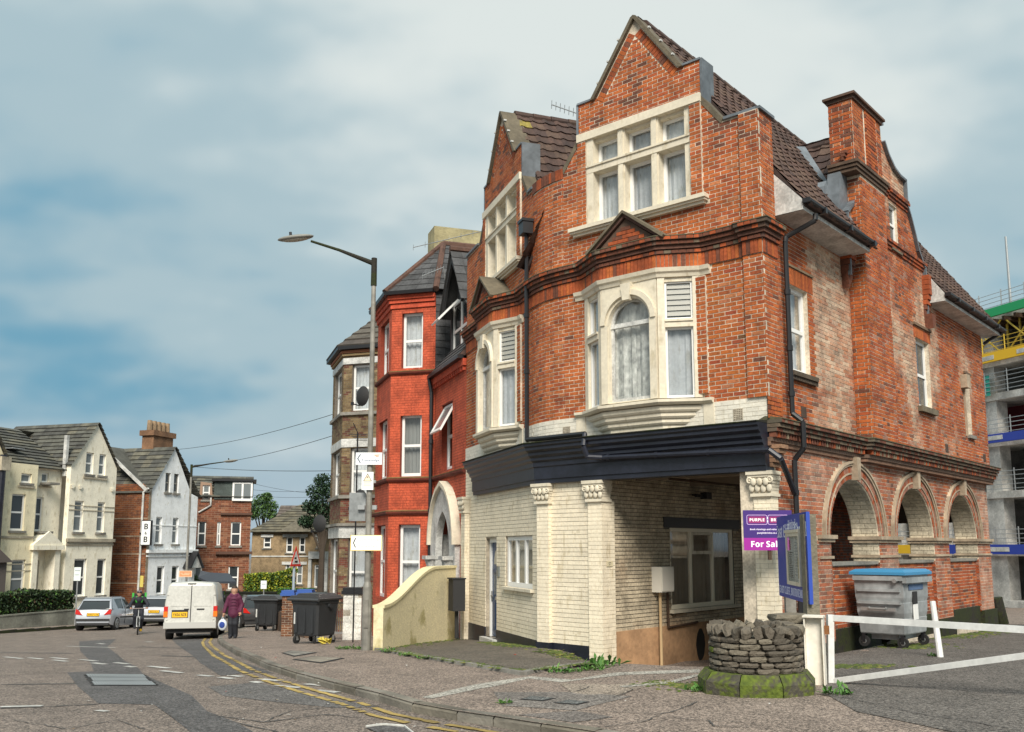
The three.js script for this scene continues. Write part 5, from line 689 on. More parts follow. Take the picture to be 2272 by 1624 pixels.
  // pointed white porch
  const pts = (hw, ap, ys, yb) => { const p = [[-4.75 - hw, yb]], rise = ap - ys, Rr = (rise * rise + hw * hw) / (2 * hw), h = (q) => Math.sqrt(Math.max(0, Rr * Rr - (q * rise) ** 2)) - (Rr - hw); for (let i = 0; i < 9; i++) p.push([-4.75 - h(i / 9), ys + rise * i / 9]); p.push([-4.75, ap]); for (let i = 8; i >= 0; i--) p.push([-4.75 + h(i / 9), ys + rise * i / 9]); p.push([-4.75 + hw, yb]); return p; };
  const po = part('porch_surround', slab(pts(1.3, 3.3, 1.7, -0.95), [pts(0.72, 2.6, 1.6, -0.94)], -0.05, 0.14), M.whitePaint, t, F); const hd = new GB(); const O = pts(1.3, 3.3, 1.7, 1.6), I = pts(1.38, 3.42, 1.7, 1.6); for (let i = 1; i + 2 < O.length; i++) { const q = [O[i], O[i + 1], I[i + 1], I[i]]; let A = 0; for (let k = 0; k < 4; k++) A += q[k][0] * q[(k + 1) % 4][1] - q[(k + 1) % 4][0] * q[k][1]; hd.prism(A > 0 ? q : q.reverse(), 0, 0.24); } part('hood_mould', hd, M.cream, po);
  for (const s of [-1, 1]) { const c = new GB(), x = -4.75 + s * 0.92; c.cyl([x, -0.95, 0.2], [x, 1.0, 0.2], 0.1, 0.09, 10); c.cyl([x, 1.0, 0.2], [x, 1.3, 0.2], 0.1, 0.2, 8); c.box(x - 0.22, x + 0.22, 1.3, 1.4, 0.02, 0.42); part('column', c, M.whitePaint, po); }
  const rec = new GB(); rec.box(-5.75, -5.7, -0.95, 2.7, -1.0, -0.02); rec.box(-3.8, -3.75, -0.95, 2.7, -1.0, -0.02); rec.box(-5.75, -3.75, 2.65, 2.7, -1, -0.02); rec.box(-5.75, -3.75, -0.95, 2.7, -1.05, -1.0); part('porch_lining', rec, M.whitePaint, t, F);
  const d = new GB(); d.box(-5.2, -4.3, -0.9, 1.35, -0.99, -0.93); for (const y of [-0.7, 0.1]) for (const x of [-5.1, -4.7]) d.box(x, x + 0.3, y, y + 0.6, -0.93, -0.915); const dr = part('door', d, M.white, t, F); for (const x of [-5.08, -4.68]) part('pane', new GB().box(x + 0.06, x + 0.2, 0.85, 1.15, -0.93, -0.92), M.darkGlass, dr);
  win(t, F, { x0: -5.25, x1: -4.25, y0: 1.4, y1: 2.4, z: -0.9, fw: 0.05, cols: [-4.75], gm: M.darkGlass }); win(t, F, { x0: -5.65, x1: -5.28, y0: -0.9, y1: 2.4, z: -0.9, fw: 0.05, rows: [0.3, 1.38], gm: M.darkGlass });
  // slate roofs
  const slateCol = (R) => tone([0.085, 0.085, 0.088], 0.75 + 0.5 * R()); const R = rng(51);
  const slatePoly = (gb, A, B, Cc2, Dd, rows, cw) => { for (let r = 0; r < rows; r++) { const t0 = r / rows, t1 = (r + 1.04) / rows; const L0 = A.clone().lerp(Dd, t0), R_0 = B.clone().lerp(Cc2, t0), L1 = A.clone().lerp(Dd, Math.min(1, t1)), R1 = B.clone().lerp(Cc2, Math.min(1, t1)); const nrm = B.clone().sub(A).cross(Dd.clone().sub(A)).normalize(); const n = Math.max(1, Math.round(L0.distanceTo(R_0) / cw)); for (let i = 0; i < n; i++) { const e = 0.012, u0 = (i + (r % 2) * 0.0) / n + e / n, u1 = (i + 1) / n - e / n; const h = 0.022; const a = L0.clone().lerp(R_0, u0).addScaledVector(nrm, h), b = L0.clone().lerp(R_0, u1).addScaledVector(nrm, h), c = L1.clone().lerp(R1, u1).addScaledVector(nrm, 0.003), d2 = L1.clone().lerp(R1, u0).addScaledVector(nrm, 0.003); const col = slateCol(R); gb.quad(a.toArray(), b.toArray(), c.toArray(), d2.toArray(), col); gb.quad(a.clone().addScaledVector(nrm, -h).toArray(), b.clone().addScaledVector(nrm, -h).toArray(), b.toArray(), a.toArray(), col); } } };
  const ap = V(-8.2, 11.3, -0.7), e = [[-10.3, 0.05], [-9.4, 1.4], [-7.0, 1.4], [-6.12, 0.05]].map(([x, z]) => V(x, 9.2, z)), back = V(-6.12, 9.2, -2.4), ap2 = V(-8.2, 11.3, -3);
  const bs = new GB(), bd = new GB(); for (let i = 0; i < 3; i++) { slatePoly(bs, e[i], e[i + 1], ap, ap, 9, 0.3); bd.tri(e[i].toArray(), e[i + 1].toArray(), ap.toArray(), [0.06, 0.06, 0.06]); } slatePoly(bs, e[3], back, ap2, ap, 9, 0.3); bd.quad(e[3].toArray(), back.toArray(), ap2.toArray(), ap.toArray(), [0.06, 0.06, 0.06]); bd.quad(e[0].toArray(), ap.toArray(), ap2.toArray(), [-10.3, 9.2, -2.4], [0.06, 0.06, 0.06]);
  const bdk = part('bay_roof', bd, M.tile, t, F); stuff(part('slating', bs, M.tile, bdk)); const hp = new GB(); for (const q of e) hp.cyl(q.toArray(), ap.toArray(), 0.1, 0.1, 7, [0.13, 0.065, 0.045]); hp.cyl(ap.toArray(), ap2.toArray(), 0.11, 0.11, 7, [0.13, 0.065, 0.045]); part('hip_tiles', hp, M.tile, t, F);
  // slate-hung cheek of the bay above the lower roof
  const ck = new GB(); const cA = V(-6.295, 6.4, 0), cB = V(-6.295, 6.4, -2.4), cC = V(-6.295, 9.2, -2.4), cD = V(-6.295, 9.2, 0); slatePoly(ck, cA, cB, cC, cD, 13, 0.3); ck.quad(cA.toArray(), cB.toArray(), cC.toArray(), cD.toArray(), [0.04, 0.04, 0.042]); part('slate_cheek', ck, M.tile, t, F); part('bay_back', new GB().box(-10.1, -6.31, 5.5, 9.2, -2.5, -0.26), M.mortarDark, t, F);
  const mr = new GB(), md = new GB(); const a = V(-6.28, 6.58, 0.2), b = V(-2.96, 6.58, 0.2), c = V(-2.96, 11.2, -3.6), dd = V(-6.28, 11.2, -3.6); slatePoly(mr, a, b, c, dd, 22, 0.3); md.quad(a.toArray(), b.toArray(), c.toArray(), dd.toArray(), [0.05, 0.05, 0.05]); md.quad([-10.5, 11.2, -3.6], [-2.96, 11.2, -3.6], [-2.96, 8, -7], [-10.5, 8, -7], [0.05, 0.05, 0.05]); md.tri([-2.96, 6.58, 0.2], [-2.96, 11.2, -3.6], [-2.96, 6.58, -7], [0.1, 0.06, 0.05]); md.tri([-10.5, 6.58, 0.2], [-10.5, 11.2, -3.6], [-10.5, 6.58, -7], [0.1, 0.06, 0.05]); md.quad([-10.5, 6.58, 0], [-6.2, 6.58, 0], [-6.2, 11.2, -3.6], [-10.5, 11.2, -3.6], [0.05, 0.05, 0.05]);
  const mrd = part('main_roof', md, M.tile, t, F); stuff(part('slating', mr, M.tile, mrd));
  // dormer with carved barge boards and open casement
  const dm = new GB(); dm.box(-5.7, -5.62, 6.9, 8.7, -2.0, -0.3); dm.box(-3.88, -3.8, 6.9, 8.7, -2.0, -0.3); const dmo = part('dormer', dm, M.slate, t, F); const bb = new GB(); for (const s of [-1, 1]) { let q = [[0, 9.95], [s * 1.15, 8.3], [s * 1.0, 8.22], [s * 0.55, 9.0], [0, 9.6]].map(([x, y]) => [x - 4.75, y]); if (s > 0) q = q.reverse(); bb.prism(q, -0.12, -0.05); } part('barge_board', bb, M.blackMatt, dmo);
  const dr2 = new GB(); for (const s of [-1, 1]) { const A = V(-4.75 + s * 1.2, 8.25, 0), B = V(-4.75 + s * 1.2, 8.25, -2.2), C2 = V(-4.75, 9.98, -2.2), D2 = V(-4.75, 9.98, 0); if (s > 0) slatePoly(dr2, A, B, C2, D2, 6, 0.3); else slatePoly(dr2, B, A, D2, C2, 6, 0.3); dr2.quad(A.toArray(), B.toArray(), C2.toArray(), D2.toArray(), [0.05, 0.05, 0.05]); } dr2.cyl([-4.75, 10.0, 0], [-4.75, 10.0, -2.2], 0.1, 0.1, 7, [0.13, 0.065, 0.045]); part('dormer_roof', dr2, M.tile, dmo);
  const dw = win(t, F, { x0: -5.6, x1: -3.9, y0: 7.05, y1: 8.6, z: -0.35, fw: 0.08, cols: [-4.75], rows: [7.75], gm: M.darkGlass, sill: [0.1, 0.08, -0.2], sm: M.white }); part('gable_board', new GB().prism([[-5.6, 8.6], [-3.9, 8.6], [-4.75, 9.85]], -0.45, -0.4), M.blackMatt, dmo);
  const oc = new GB(); oc.m = new THREE.Matrix4().makeRotationX(-0.75).setPosition(-5.2, 8.55, -0.3); oc.box(-0.4, -0.33, -0.85, 0, 0, 0.05); oc.box(0.33, 0.4, -0.85, 0, 0, 0.05); oc.box(-0.33, 0.33, -0.85, -0.78, 0, 0.05); oc.box(-0.33, 0.33, -0.07, 0, 0, 0.05); const oc1 = part('open_sash', oc, M.white, dw); const og = new GB(); og.m = oc.m; og.box(-0.33, 0.33, -0.78, -0.07, 0.02, 0.025); part('pane', og, M.darkGlass, oc1);
  // chimney
  const ch = new GB(); ch.box(-10.85, -10.15, 8.6, 11.75, -2.7, -0.95); const cs = part('chimney', ch, mat([0.5, 0.42, 0.28], { tex: 'mottle', bump: 'grainB', bs: 0.01 }), t, F); part('chimney_cap', new GB().box(-10.95, -10.05, 11.75, 12.55, -2.8, -0.85), mat([0.46, 0.4, 0.22], { tex: 'mottle', bump: 'grainB', bs: 0.01 }), cs);
  // steps and white house-end details
  part('side_wall', new GB().box(-10.5, -10.3, -1.4, 6.58, -6.5, -0.02), M.mortarDark, t, F); part('front_wall', new GB().box(-10.5, -10.05, -1.4, 6.58, -0.3, -0.02), dk, t, F);
}
const yellowCol = (x, y, R) => pickTone(R, [[[0.25, 0.175, 0.085], 0.45], [[0.19, 0.125, 0.06], 0.25], [[0.32, 0.23, 0.12], 0.15], [[0.15, 0.06, 0.035], 0.15]]);
{
  const t = thing('yellow_brick_house', 'yellow and brown brick house with canted bay and pale stone lintels', 'house', FL.pt(-14.5, -1.3, 0)), F = FL;
  const bay = [[-19.2, 0], [-18.3, 1.3], [-15.5, 1.3], [-14.5, 0]], fy = [[-0.5, 1.95], [3.6, 5.35], [6.75, 8.55]];
  const hs = [fy.map(([a, b]) => [0.35, 1.2, a, b]), fy.map(([a, b]) => [0.5, 2.3, a, b]), fy.map(([a, b]) => [0.37, 1.15, a, b])];
  const redBand = (x, y, R) => (y < 2.2 && Math.floor(y / 0.3) % 2) || (y > 2.7 && y < 3.5) ? pickTone(R, [[[0.2, 0.06, 0.035], 0.6], [[0.25, 0.17, 0.09], 0.4]]) : yellowCol(x, y, R);
  const fs = bayWall(t, F, bay, -1.6, 9.0, redBand, M.mortarDark, hs, 401); fs.forEach((f, i) => hs[i].forEach((h) => sash(t, f, h, { cols: i === 1 ? [1.4] : [], c: M.curtain })));
  const band = (y0, y1, o, m, line = bay) => { const s = new GB(); s.sweep(line, [[-0.1, y0], [o, y0], [o, y1], [-0.1, y1]]); part('stone_band', s, m, t, F); };
  band(1.98, 2.4, 0.04, M.whitePaint); band(2.42, 2.52, 0.14, M.concrete); band(3.45, 3.57, 0.1, M.concrete); band(5.38, 5.7, 0.03, M.whitePaint); band(6.6, 6.72, 0.1, M.concrete); band(8.58, 8.82, 0.03, M.whitePaint); band(9.0, 9.1, 0.12, mat([0.3, 0.12, 0.06])); band(9.12, 9.25, 0.28, M.black); band(8.9, 8.98, 0.08, mat([0.28, 0.2, 0.1]));
  const w = new GB(); w.box(-14.5, -10.52, -1.6, 6.6, -0.25, -0.006, [0.23, 0.2, 0.165]); bricks(w, { x0: -14.5, x1: -10.52, y0: -1.6, y1: 6.6, proud: 0.006, L: 0.225, col: yellowCol, seed: 410 }); part('front_wall', w, M.brick, t, F); const w2 = new GB(); w2.box(-21, -19.2, -1.6, 6.6, -0.25, -0.006, [0.23, 0.2, 0.165]); bricks(w2, { x0: -21, x1: -19.2, y0: -1.6, y1: 6.6, proud: 0.006, L: 0.225, col: yellowCol, seed: 411 }); part('front_wall', w2, M.brick, t, F);
  const tb = [[[0.12, 0.105, 0.085], 0.6], [[0.085, 0.07, 0.06], 0.4]]; const ap = [-16.9, 11.6, -1.0], e = [[-19.4, 0.05], [-18.4, 1.6], [-15.4, 1.6], [-14.25, 0.05]], rf = new GB(); for (let i = 0; i < 3; i++) for (let r = 0; r < 8; r++) { const P = (q, s, h) => [lerp(q[0], ap[0], s), lerp(9.25, ap[1], s) + h, lerp(q[1], ap[2], s)]; rf.quad(P(e[i], r / 8, 0.06), P(e[i + 1], r / 8, 0.06), P(e[i + 1], (r + 1) / 8, 0), P(e[i], (r + 1) / 8, 0), pickTone(R0, tb)); rf.quad(P(e[i], r / 8, 0), P(e[i + 1], r / 8, 0), P(e[i + 1], r / 8, 0.06), P(e[i], r / 8, 0.06), [0.05, 0.04, 0.03]); } rf.quad([-14.25, 9.25, 0.05], [-14.25, 9.25, -3], [-16.9, 11.6, -3], ap, [0.09, 0.075, 0.06]); rf.quad([-19.4, 9.25, -3], [-19.4, 9.25, 0.05], ap, [-16.9, 11.6, -3], [0.09, 0.075, 0.06]); part('bay_roof', rf, M.tile, t, F);
  const m = new GB(); m.quad([-21, 6.6, 0.2], [-10.52, 6.6, 0.2], [-10.52, 10.6, -3.6], [-21, 10.6, -3.6], [0.09, 0.08, 0.065]); m.quad([-21, 10.6, -3.6], [-10.52, 10.6, -3.6], [-10.52, 6.6, -7.5], [-21, 6.6, -7.5], [0.09, 0.08, 0.065]); part('main_roof', m, M.tile, t, F); part('side_wall', new GB().box(-21.05, -20.9, -1.8, 6.6, -7.3, -0.1), mat([0.2, 0.14, 0.07], { tex: 'mottle' }), t, F); part('bay_back', new GB().box(-19.1, -14.6, 6, 9.2, -3, -0.3), M.mortarDark, t, F);
  part('rear_wall', new GB().box(-21, -10.5, -1.6, 6.6, -7.4, -7.2), M.mortarDark, t, F);
}
// ================================================================== houses across the road and at its end
function courses(gb, A, B, C, D, rows, cols, seed = 3) { // tile courses on quad A,B (eaves) to D,C (ridge)
  const R = rng(seed); A = V(...A); B = V(...B); C = V(...C); D = V(...D); const n = B.clone().sub(A).cross(D.clone().sub(A)).normalize(); if (n.y < 0) n.negate();
  for (let r = 0; r < rows; r++) { const t0 = r / rows, t1 = (r + 1) / rows; const L0 = A.clone().lerp(D, t0), R1 = B.clone().lerp(C, t0), L2 = A.clone().lerp(D, t1), R3 = B.clone().lerp(C, t1); const k = Math.max(1, Math.round(L0.distanceTo(R1) / 0.6)); for (let i = 0; i < k; i++) { const c = pickTone(R, cols), h = 0.06 + R() * 0.01; const a = L0.clone().lerp(R1, i / k), b = L0.clone().lerp(R1, (i + 1) / k), cc = L2.clone().lerp(R3, (i + 1) / k), d = L2.clone().lerp(R3, i / k); const up = (v, s) => v.clone().addScaledVector(n, s).toArray(); gb.quad(up(a, h), up(b, h), up(cc, 0.005), up(d, 0.005), c); gb.quad(up(a, 0), up(b, 0), up(b, h), up(a, h), tone(c, 0.6)); } }
}
const greyTile = [[[0.12, 0.12, 0.1], 0.5], [[0.085, 0.085, 0.075], 0.3], [[0.17, 0.16, 0.12], 0.2]];
const fwin = (t, F, x0, x1, y0, y1, o = {}) => win(t, F, { x0, x1, y0, y1, z: o.z ?? -0.1, fw: 0.09, rows: o.rows ?? [(y0 + y1) / 2], cols: o.cols ?? [], gm: o.gm ?? (((x0 * 7 + y0 * 3) | 0) % 2 ? M.darkGlass : M.greyGlass), sill: o.sill ?? [0.1, 0.12, 0.1], sm: o.sm ?? M.concrete, fm: o.fm ?? M.white });
const FH = FR(V(-23.63, 0, -56), azd(17.5));
const stucco = mat([0.95, 0.89, 0.73], { tex: 'stain', roughness: 0.85 }), stuccoY = mat([0.93, 0.83, 0.58], { tex: 'stain', roughness: 0.85 }), stuccoW = mat([0.9, 0.92, 0.93], { tex: 'stain', roughness: 0.8 });
{
  const t = thing('cream_house', 'cream rendered gabled house with blue door behind a low wall and hedge', 'house', FH.pt(-3, -3, 0)), F = FH;
  const G = [[-2.55, -1.95, 5.8, 7.05], [-1.5, -0.95, 5.8, 7.05], [-3.2, -2.5, 2.5, 4.25], [-1.4, -0.8, 2.5, 4.25], [-2.95, -2.0, -1.1, 1.0], [-1.15, -0.45, -1.1, 0.98]];
  part('wall', slab([[-3.65, -3.4], [0, -3.4], [0, 6.3], [-1.8, 8.75], [-3.65, 6.3]], G, -0.3, 0), stucco, t, F); G.forEach((h) => fwin(t, F, ...h));
  const C = [[-5.35, -4.85, 2.5, 4.35], [-5.1, -4.6, 5.15, 5.7], [-5.5, -4.85, -1.6, 0.95]]; part('wall', slab([[-6.0, -3.4], [-3.65, -3.4], [-3.65, 6.0], [-6.0, 6.0]], C, -0.9, -0.6), stucco, t, F); fwin(t, F, ...C[0], { z: -0.7 }); fwin(t, F, ...C[1], { z: -0.7, rows: [] });
  const d = new GB(); d.box(-5.45, -4.9, -1.6, 0.45, -0.78, -0.72); const dr = part('door', d, mat([0.02, 0.025, 0.16], { roughness: 0.4 }), t, F); part('fanlight', new GB().box(-5.45, -4.9, 0.55, 0.9, -0.78, -0.73), M.darkGlass, dr);
  const pc = new GB(); pc.box(-6.05, -5.7, -3, 1.5, -0.6, 0.1); pc.box(-4.5, -4.15, -3, 1.5, -0.6, 0.1); pc.box(-6.2, -4.0, 1.5, 1.75, -0.6, 0.25); pc.prism([[-6.2, 1.75], [-4.0, 1.75], [-5.1, 2.5]], -0.6, 0.2); part('porch', pc, stucco, t, F);
  const Lw = [[-7.6, -6.7, 2.5, 4.4], [-7.3, -6.4, -1.0, 1.0], [-7.1, -6.4, 5.0, 5.5]]; part('wall', slab([[-8.6, -3.4], [-6.0, -3.4], [-6.0, 6.0], [-8.6, 6.0]], Lw, -0.3, 0), stuccoY, t, F); Lw.forEach((h) => fwin(t, F, ...h, { rows: h[3] - h[2] > 1 ? undefined : [] }));
  const tr = new GB(); for (const [y, h, o, a, b, w] of [[1.95, 0.18, 0.15, -3.7, 0.05, 0], [1.75, 0.12, 0.06, -3.68, 0.03, 0], [5.55, 0.1, 0.08, -2.7, -0.8, 0], [3.95, 0.05, 0.03, -3.65, 0, 0], [3.7, 0.05, 0.03, -3.65, 0, 0], [0.75, 0.05, 0.03, -8.6, -6, 0], [0.4, 0.05, 0.03, -8.6, -6, 0], [2.1, 0.12, 0.06, -8.6, -6, 0], [4.75, 0.1, 0.08, -7.3, -6.2, 0], [4.9, 0.08, 0.08, -5.3, -4.4, -0.6]]) part('string_course', new GB().box(a, b, y, y + h, w, w + o), M.creamWall, t, F);
  for (const x of [-3.5, -2.9, -0.35]) part('corbel', new GB().prism([[x - 0.14, 5.1], [x - 0.05, 4.92], [x + 0.05, 4.92], [x + 0.14, 5.1]], 0, 0.1), stucco, t, F);
  const ch = new GB(); ch.box(-3.78, -3.6, 5.6, 7.9, -0.5, -0.3); part('flue_stack', ch, M.whitePaint, t, F);
  const r = new GB(); courses(r, [-3.75, 6.2, 0.15], [-3.75, 6.2, -6], [-1.8, 8.85, -6], [-1.8, 8.85, 0.15], 11, greyTile, 5); courses(r, [0.12, 6.2, -6], [0.12, 6.2, 0.15], [-1.8, 8.85, 0.15], [-1.8, 8.85, -6], 11, greyTile, 6); courses(r, [-9, 5.9, -0.3], [-3.4, 5.9, -0.3], [-3.4, 8.4, -4.2], [-9, 8.4, -4.2], 13, greyTile, 7); r.quad([-9, 8.4, -4.2], [0, 8.4, -4.2], [0, 5.5, -8], [-9, 5.5, -8], [0.1, 0.1, 0.08]); part('roof', r, M.tile, t, F); part('skylight', new GB().box(-6.6, -5.8, 6.9, 6.95, -2.1, -1.2), M.galv, t, F);
  part('side_wall', new GB().box(-0.01, 0.0, -3.4, 6.2, -7.8, -0.3), stucco, t, F); part('downpipe', new GB().tube([[-5.95, 5.9, -0.5], [-5.9, -2.5, -0.5]], 0.06, 7), M.brown, t, F);
}
{
  const t = thing('yellow_house', 'yellow rendered house end with dark downpipe', 'house', FH.pt(-10, -3, 0)), F = FH;
  part('wall', slab([[-14, -3.4], [-8.62, -3.4], [-8.62, 6.3], [-10.6, 9.4], [-14, 6.3]], [[-9.6, -9.0, 2.4, 4.2]], -0.3, 0.3), stuccoY, t, F); fwin(t, F, -9.6, -9.0, 2.4, 4.2, { z: 0.15 }); part('downpipe', new GB().tube([[-8.75, 6.3, 0.42], [-8.75, -2.5, 0.42]], 0.16, 8), M.navy, t, F);
  const r = new GB(); courses(r, [-8.45, 6.1, -6], [-8.45, 6.1, 0.5], [-10.6, 9.6, 0.5], [-10.6, 9.6, -6], 12, greyTile, 8); part('roof', r, M.tile, t, F); const cb = new GB(); cb.box(-9.0, -8.4, 5.5, 6.2, 0.2, 0.6); part('corbel', cb, M.creamWall, t, F); const bw = new GB(); bw.box(-11.5, -8.9, -3, 0.9, 0.3, 1.3); bw.prism([[-11.7, 0.9], [-8.7, 0.9], [-10.2, 2.0]], 0.3, 1.5); part('bay', bw, mat([0.12, 0.1, 0.09]), t, F);
}
{
  const t = thing('white_house', 'pale blue white rendered gabled guest house with red brick side wall', 'guest house', FH.pt(5, -3.2, 0)), F = FR(FH.pt(2.2, 0, 0), FH.U);
  const G = [[2.3, 2.8, 5.15, 6.4], [3.15, 3.65, 5.15, 6.4], [1.6, 2.2, 1.85, 3.55], [3.25, 3.85, 1.85, 3.55], [1.95, 2.65, -1.3, 0.45], [3.4, 4.1, -1.3, 0.45]];
  part('wall', slab([[0.82, -3.6], [5.75, -3.6], [5.75, 5.0], [5.0, 5.2], [3.06, 8.1], [0.82, 5.1]], G, -0.3, 0), stuccoW, t, F); G.forEach((h, i) => fwin(t, F, ...h, { fm: i < 2 ? M.concrete : M.white }));
  const tr = new GB(); tr.box(0.8, 5.8, 1.3, 1.5, 0, 0.2); tr.box(0.82, 5.76, 1.05, 1.15, 0, 0.08); tr.box(0.82, 5.76, 3.0, 3.06, 0, 0.03); part('string_course', tr, stuccoW, t, F);
  const FSd = FR(F.pt(0.82, 0, 0), F.N), bc = mat([0.25, 0.085, 0.03], { tex: 'grain', bump: 'grainB', bs: 0.01 }); const sw = new GB(); sw.box(-9, 0.02, -3.6, 5.2, -0.2, 0.014, [0.35, 0.28, 0.2]); bricks(sw, { x0: -9, x1: 0.02, y0: -3.6, y1: 5.6, z: 0.022,  proud: 0.008, h: 0.12, L: 0.36, j: 0.018, col: (x, y, R) => pickTone(R, [[[0.3, 0.1, 0.035], 0.6], [[0.2, 0.065, 0.028], 0.4]]), seed: 501, iv: (y) => { const m = y < 5.2 ? 0.02 : 0.02 - (y - 5.2) * 1.2; return [[-9, m]]; } }); part('side_wall', sw, M.brick, t, FSd);
  part('downpipe', new GB().tube([[0.02, 5.3, 0.15], [-0.35, 5.05, 0.12], [-0.35, -2.6, 0.12]], 0.07, 7), M.whitePaint, t, FSd); for (const y of [3.4, 2.3, 1.2, -0.6]) part('string_course', new GB().box(-9, -0.02, y, y + 0.06, 0, 0.036), M.buff, t, FSd);
  const r = new GB(); courses(r, [0.72, 5.0, 0.15], [0.72, 5.0, -6], [3.06, 8.15, -6], [3.06, 8.15, 0.15], 11, greyTile, 11); courses(r, [5.9, 5.0, -6], [5.9, 5.0, 0.15], [3.06, 8.15, 0.15], [3.06, 8.15, -6], 11, greyTile, 12); r.quad([0.82, 5.2, -0.2], [3.2, 5.2, -0.2], [3.2, 8.15, -4], [0.82, 8.15, -4], [0.1, 0.1, 0.085]); r.quad([5.9, 8.15, -4], [0.82, 8.15, -4], [0.82, 5, -8], [5.9, 5, -8], [0.1, 0.1, 0.08]); part('roof', r, M.tile, t, F);
  const bb = new GB(); bb.m = new THREE.Matrix4().makeRotationY(0); const ck = new GB(); ck.box(2.95, 4.95, 6.6, 8.95, -2.5, -1.6); ck.box(2.8, 5.1, 8.95, 9.3, -2.62, -1.48); const st = part('chimney', ck, mat([0.3, 0.16, 0.085], { tex: 'mottle', bump: 'grainB', bs: 0.02 }), t, F); for (let i = 0; i < 5; i++) { const p = new GB(); p.cyl([3.05 + i * 0.45, 9.3, -2.05], [3.05 + i * 0.45, 9.98, -2.05], 0.18, 0.15, 9); part('chimney_pot', p, mat([0.36, 0.25, 0.15], { tex: 'grain' }), st); }
  const vg = new GB(); vg.m = new THREE.Matrix4().makeBasis(V(0, 0, 1), V(0, 1, 0), V(-1, 0, 0)).setPosition(0.78, 0, 0); vg.prism([[-0.1, 5.0], [-0.1, 5.25], [-3.9, 8.25], [-3.9, 8.0]].reverse(), -0.03, 0.06); part('barge_board', vg, M.whitePaint, t, F);
  // hanging sign
  const cv = document.createElement('canvas'); cv.width = 128; cv.height = 320; const c = cv.getContext('2d'); c.fillStyle = '#e9ecec'; c.fillRect(0, 0, 128, 320); c.fillStyle = '#111'; c.textAlign = 'center'; c.textBaseline = 'middle'; c.font = 'bold 110px sans-serif'; c.fillText('B', 64, 75); c.fillText('B', 64, 250); c.font = 'bold 50px sans-serif'; c.fillText('&', 64, 165); const tx = new THREE.CanvasTexture(cv); tx.colorSpace = THREE.SRGBColorSpace;
  const FZ = FR(FSd.pt(0.0, 0, 0.25), V(1, 0, 0.12)); const s = thing('guest_house_sign', 'black and white B&B sign on the brick side wall of the white house', 'sign', FZ.pt(0.1, 1.75, 0)); part('board', new GB().box(-0.34, 0.34, 0, 1.55, -0.14, 0.0), M.black, s).rotation.y = FZ.rot; const pl = new THREE.PlaneGeometry(0.58, 1.45); pl.translate(-0.02, 0.78, 0.006); part('face', pl, new THREE.MeshStandardMaterial({ map: tx, roughness: 0.6 }), s).rotation.y = FZ.rot; part('bracket', new GB().box(-0.45, -0.34, 0.7, 0.8, -0.3, -0.02), M.black, s).rotation.y = FZ.rot;
  const ys = new GB(); ys.box(-0.25, -0.02, -0.8, -0.1, 0.0, 0.03); solo('notice_plate', (() => { const g = ys.geo(); g.applyMatrix4(new THREE.Matrix4().makeRotationY(FSd.rot).setPosition(FSd.pt(-0.05, 0, 0.02))); return g; })(), mat([0.6, 0.5, 0.12]), 'small yellow notice plate on the brick side wall', 'notice');
  // black canopy over the ground floor bay
  const cp = new GB(); const K = (x, y, z) => atz(x, y, z).toArray(); const z0 = -57; const q = [[446, 1266, z0 - 1.0], [466, 1270, z0 - 1.0], [508, 1272, z0 - 1.0], [524, 1290, z0], [462, 1290, z0], [440, 1280, z0]]; const P = q.map((a) => K(...a)); cp.quad(P[5], P[4], P[1], P[0]); cp.quad(P[4], P[3], P[2], P[1]); cp.quad(P[3], K(524, 1290, z0 - 1.6), K(505, 1272, z0 - 1.7), P[2]); const bt = (a) => [a[0], a[1] - 0.12, a[2]]; cp.quad(bt(P[5]), bt(P[4]), P[4], P[5]); cp.quad(bt(P[4]), bt(P[3]), P[3], P[4]); solo('entrance_canopy', cp, mat([0.03, 0.034, 0.045], { roughness: 0.3 }), 'black hipped canopy standing out from the white guest house entrance', 'canopy');
  const pr = new GB(); pr.prism([[4.6, 0.3], [5.8, 0.3], [5.2, 1.2]], 0.05, 0.5); part('porch_gable', pr, M.whitePaint, t, F); const pg = new GB(); for (const s2 of [-1, 1]) { let a = [[5.2, 1.25], [5.2, 1.4], [5.2 + s2 * 0.75, 0.3], [5.2 + s2 * 0.65, 0.25]]; if (s2 > 0) a = a.reverse(); pg.prism(a, 0, 0.62); } part('porch_roof', pg, M.black, t, F);
}
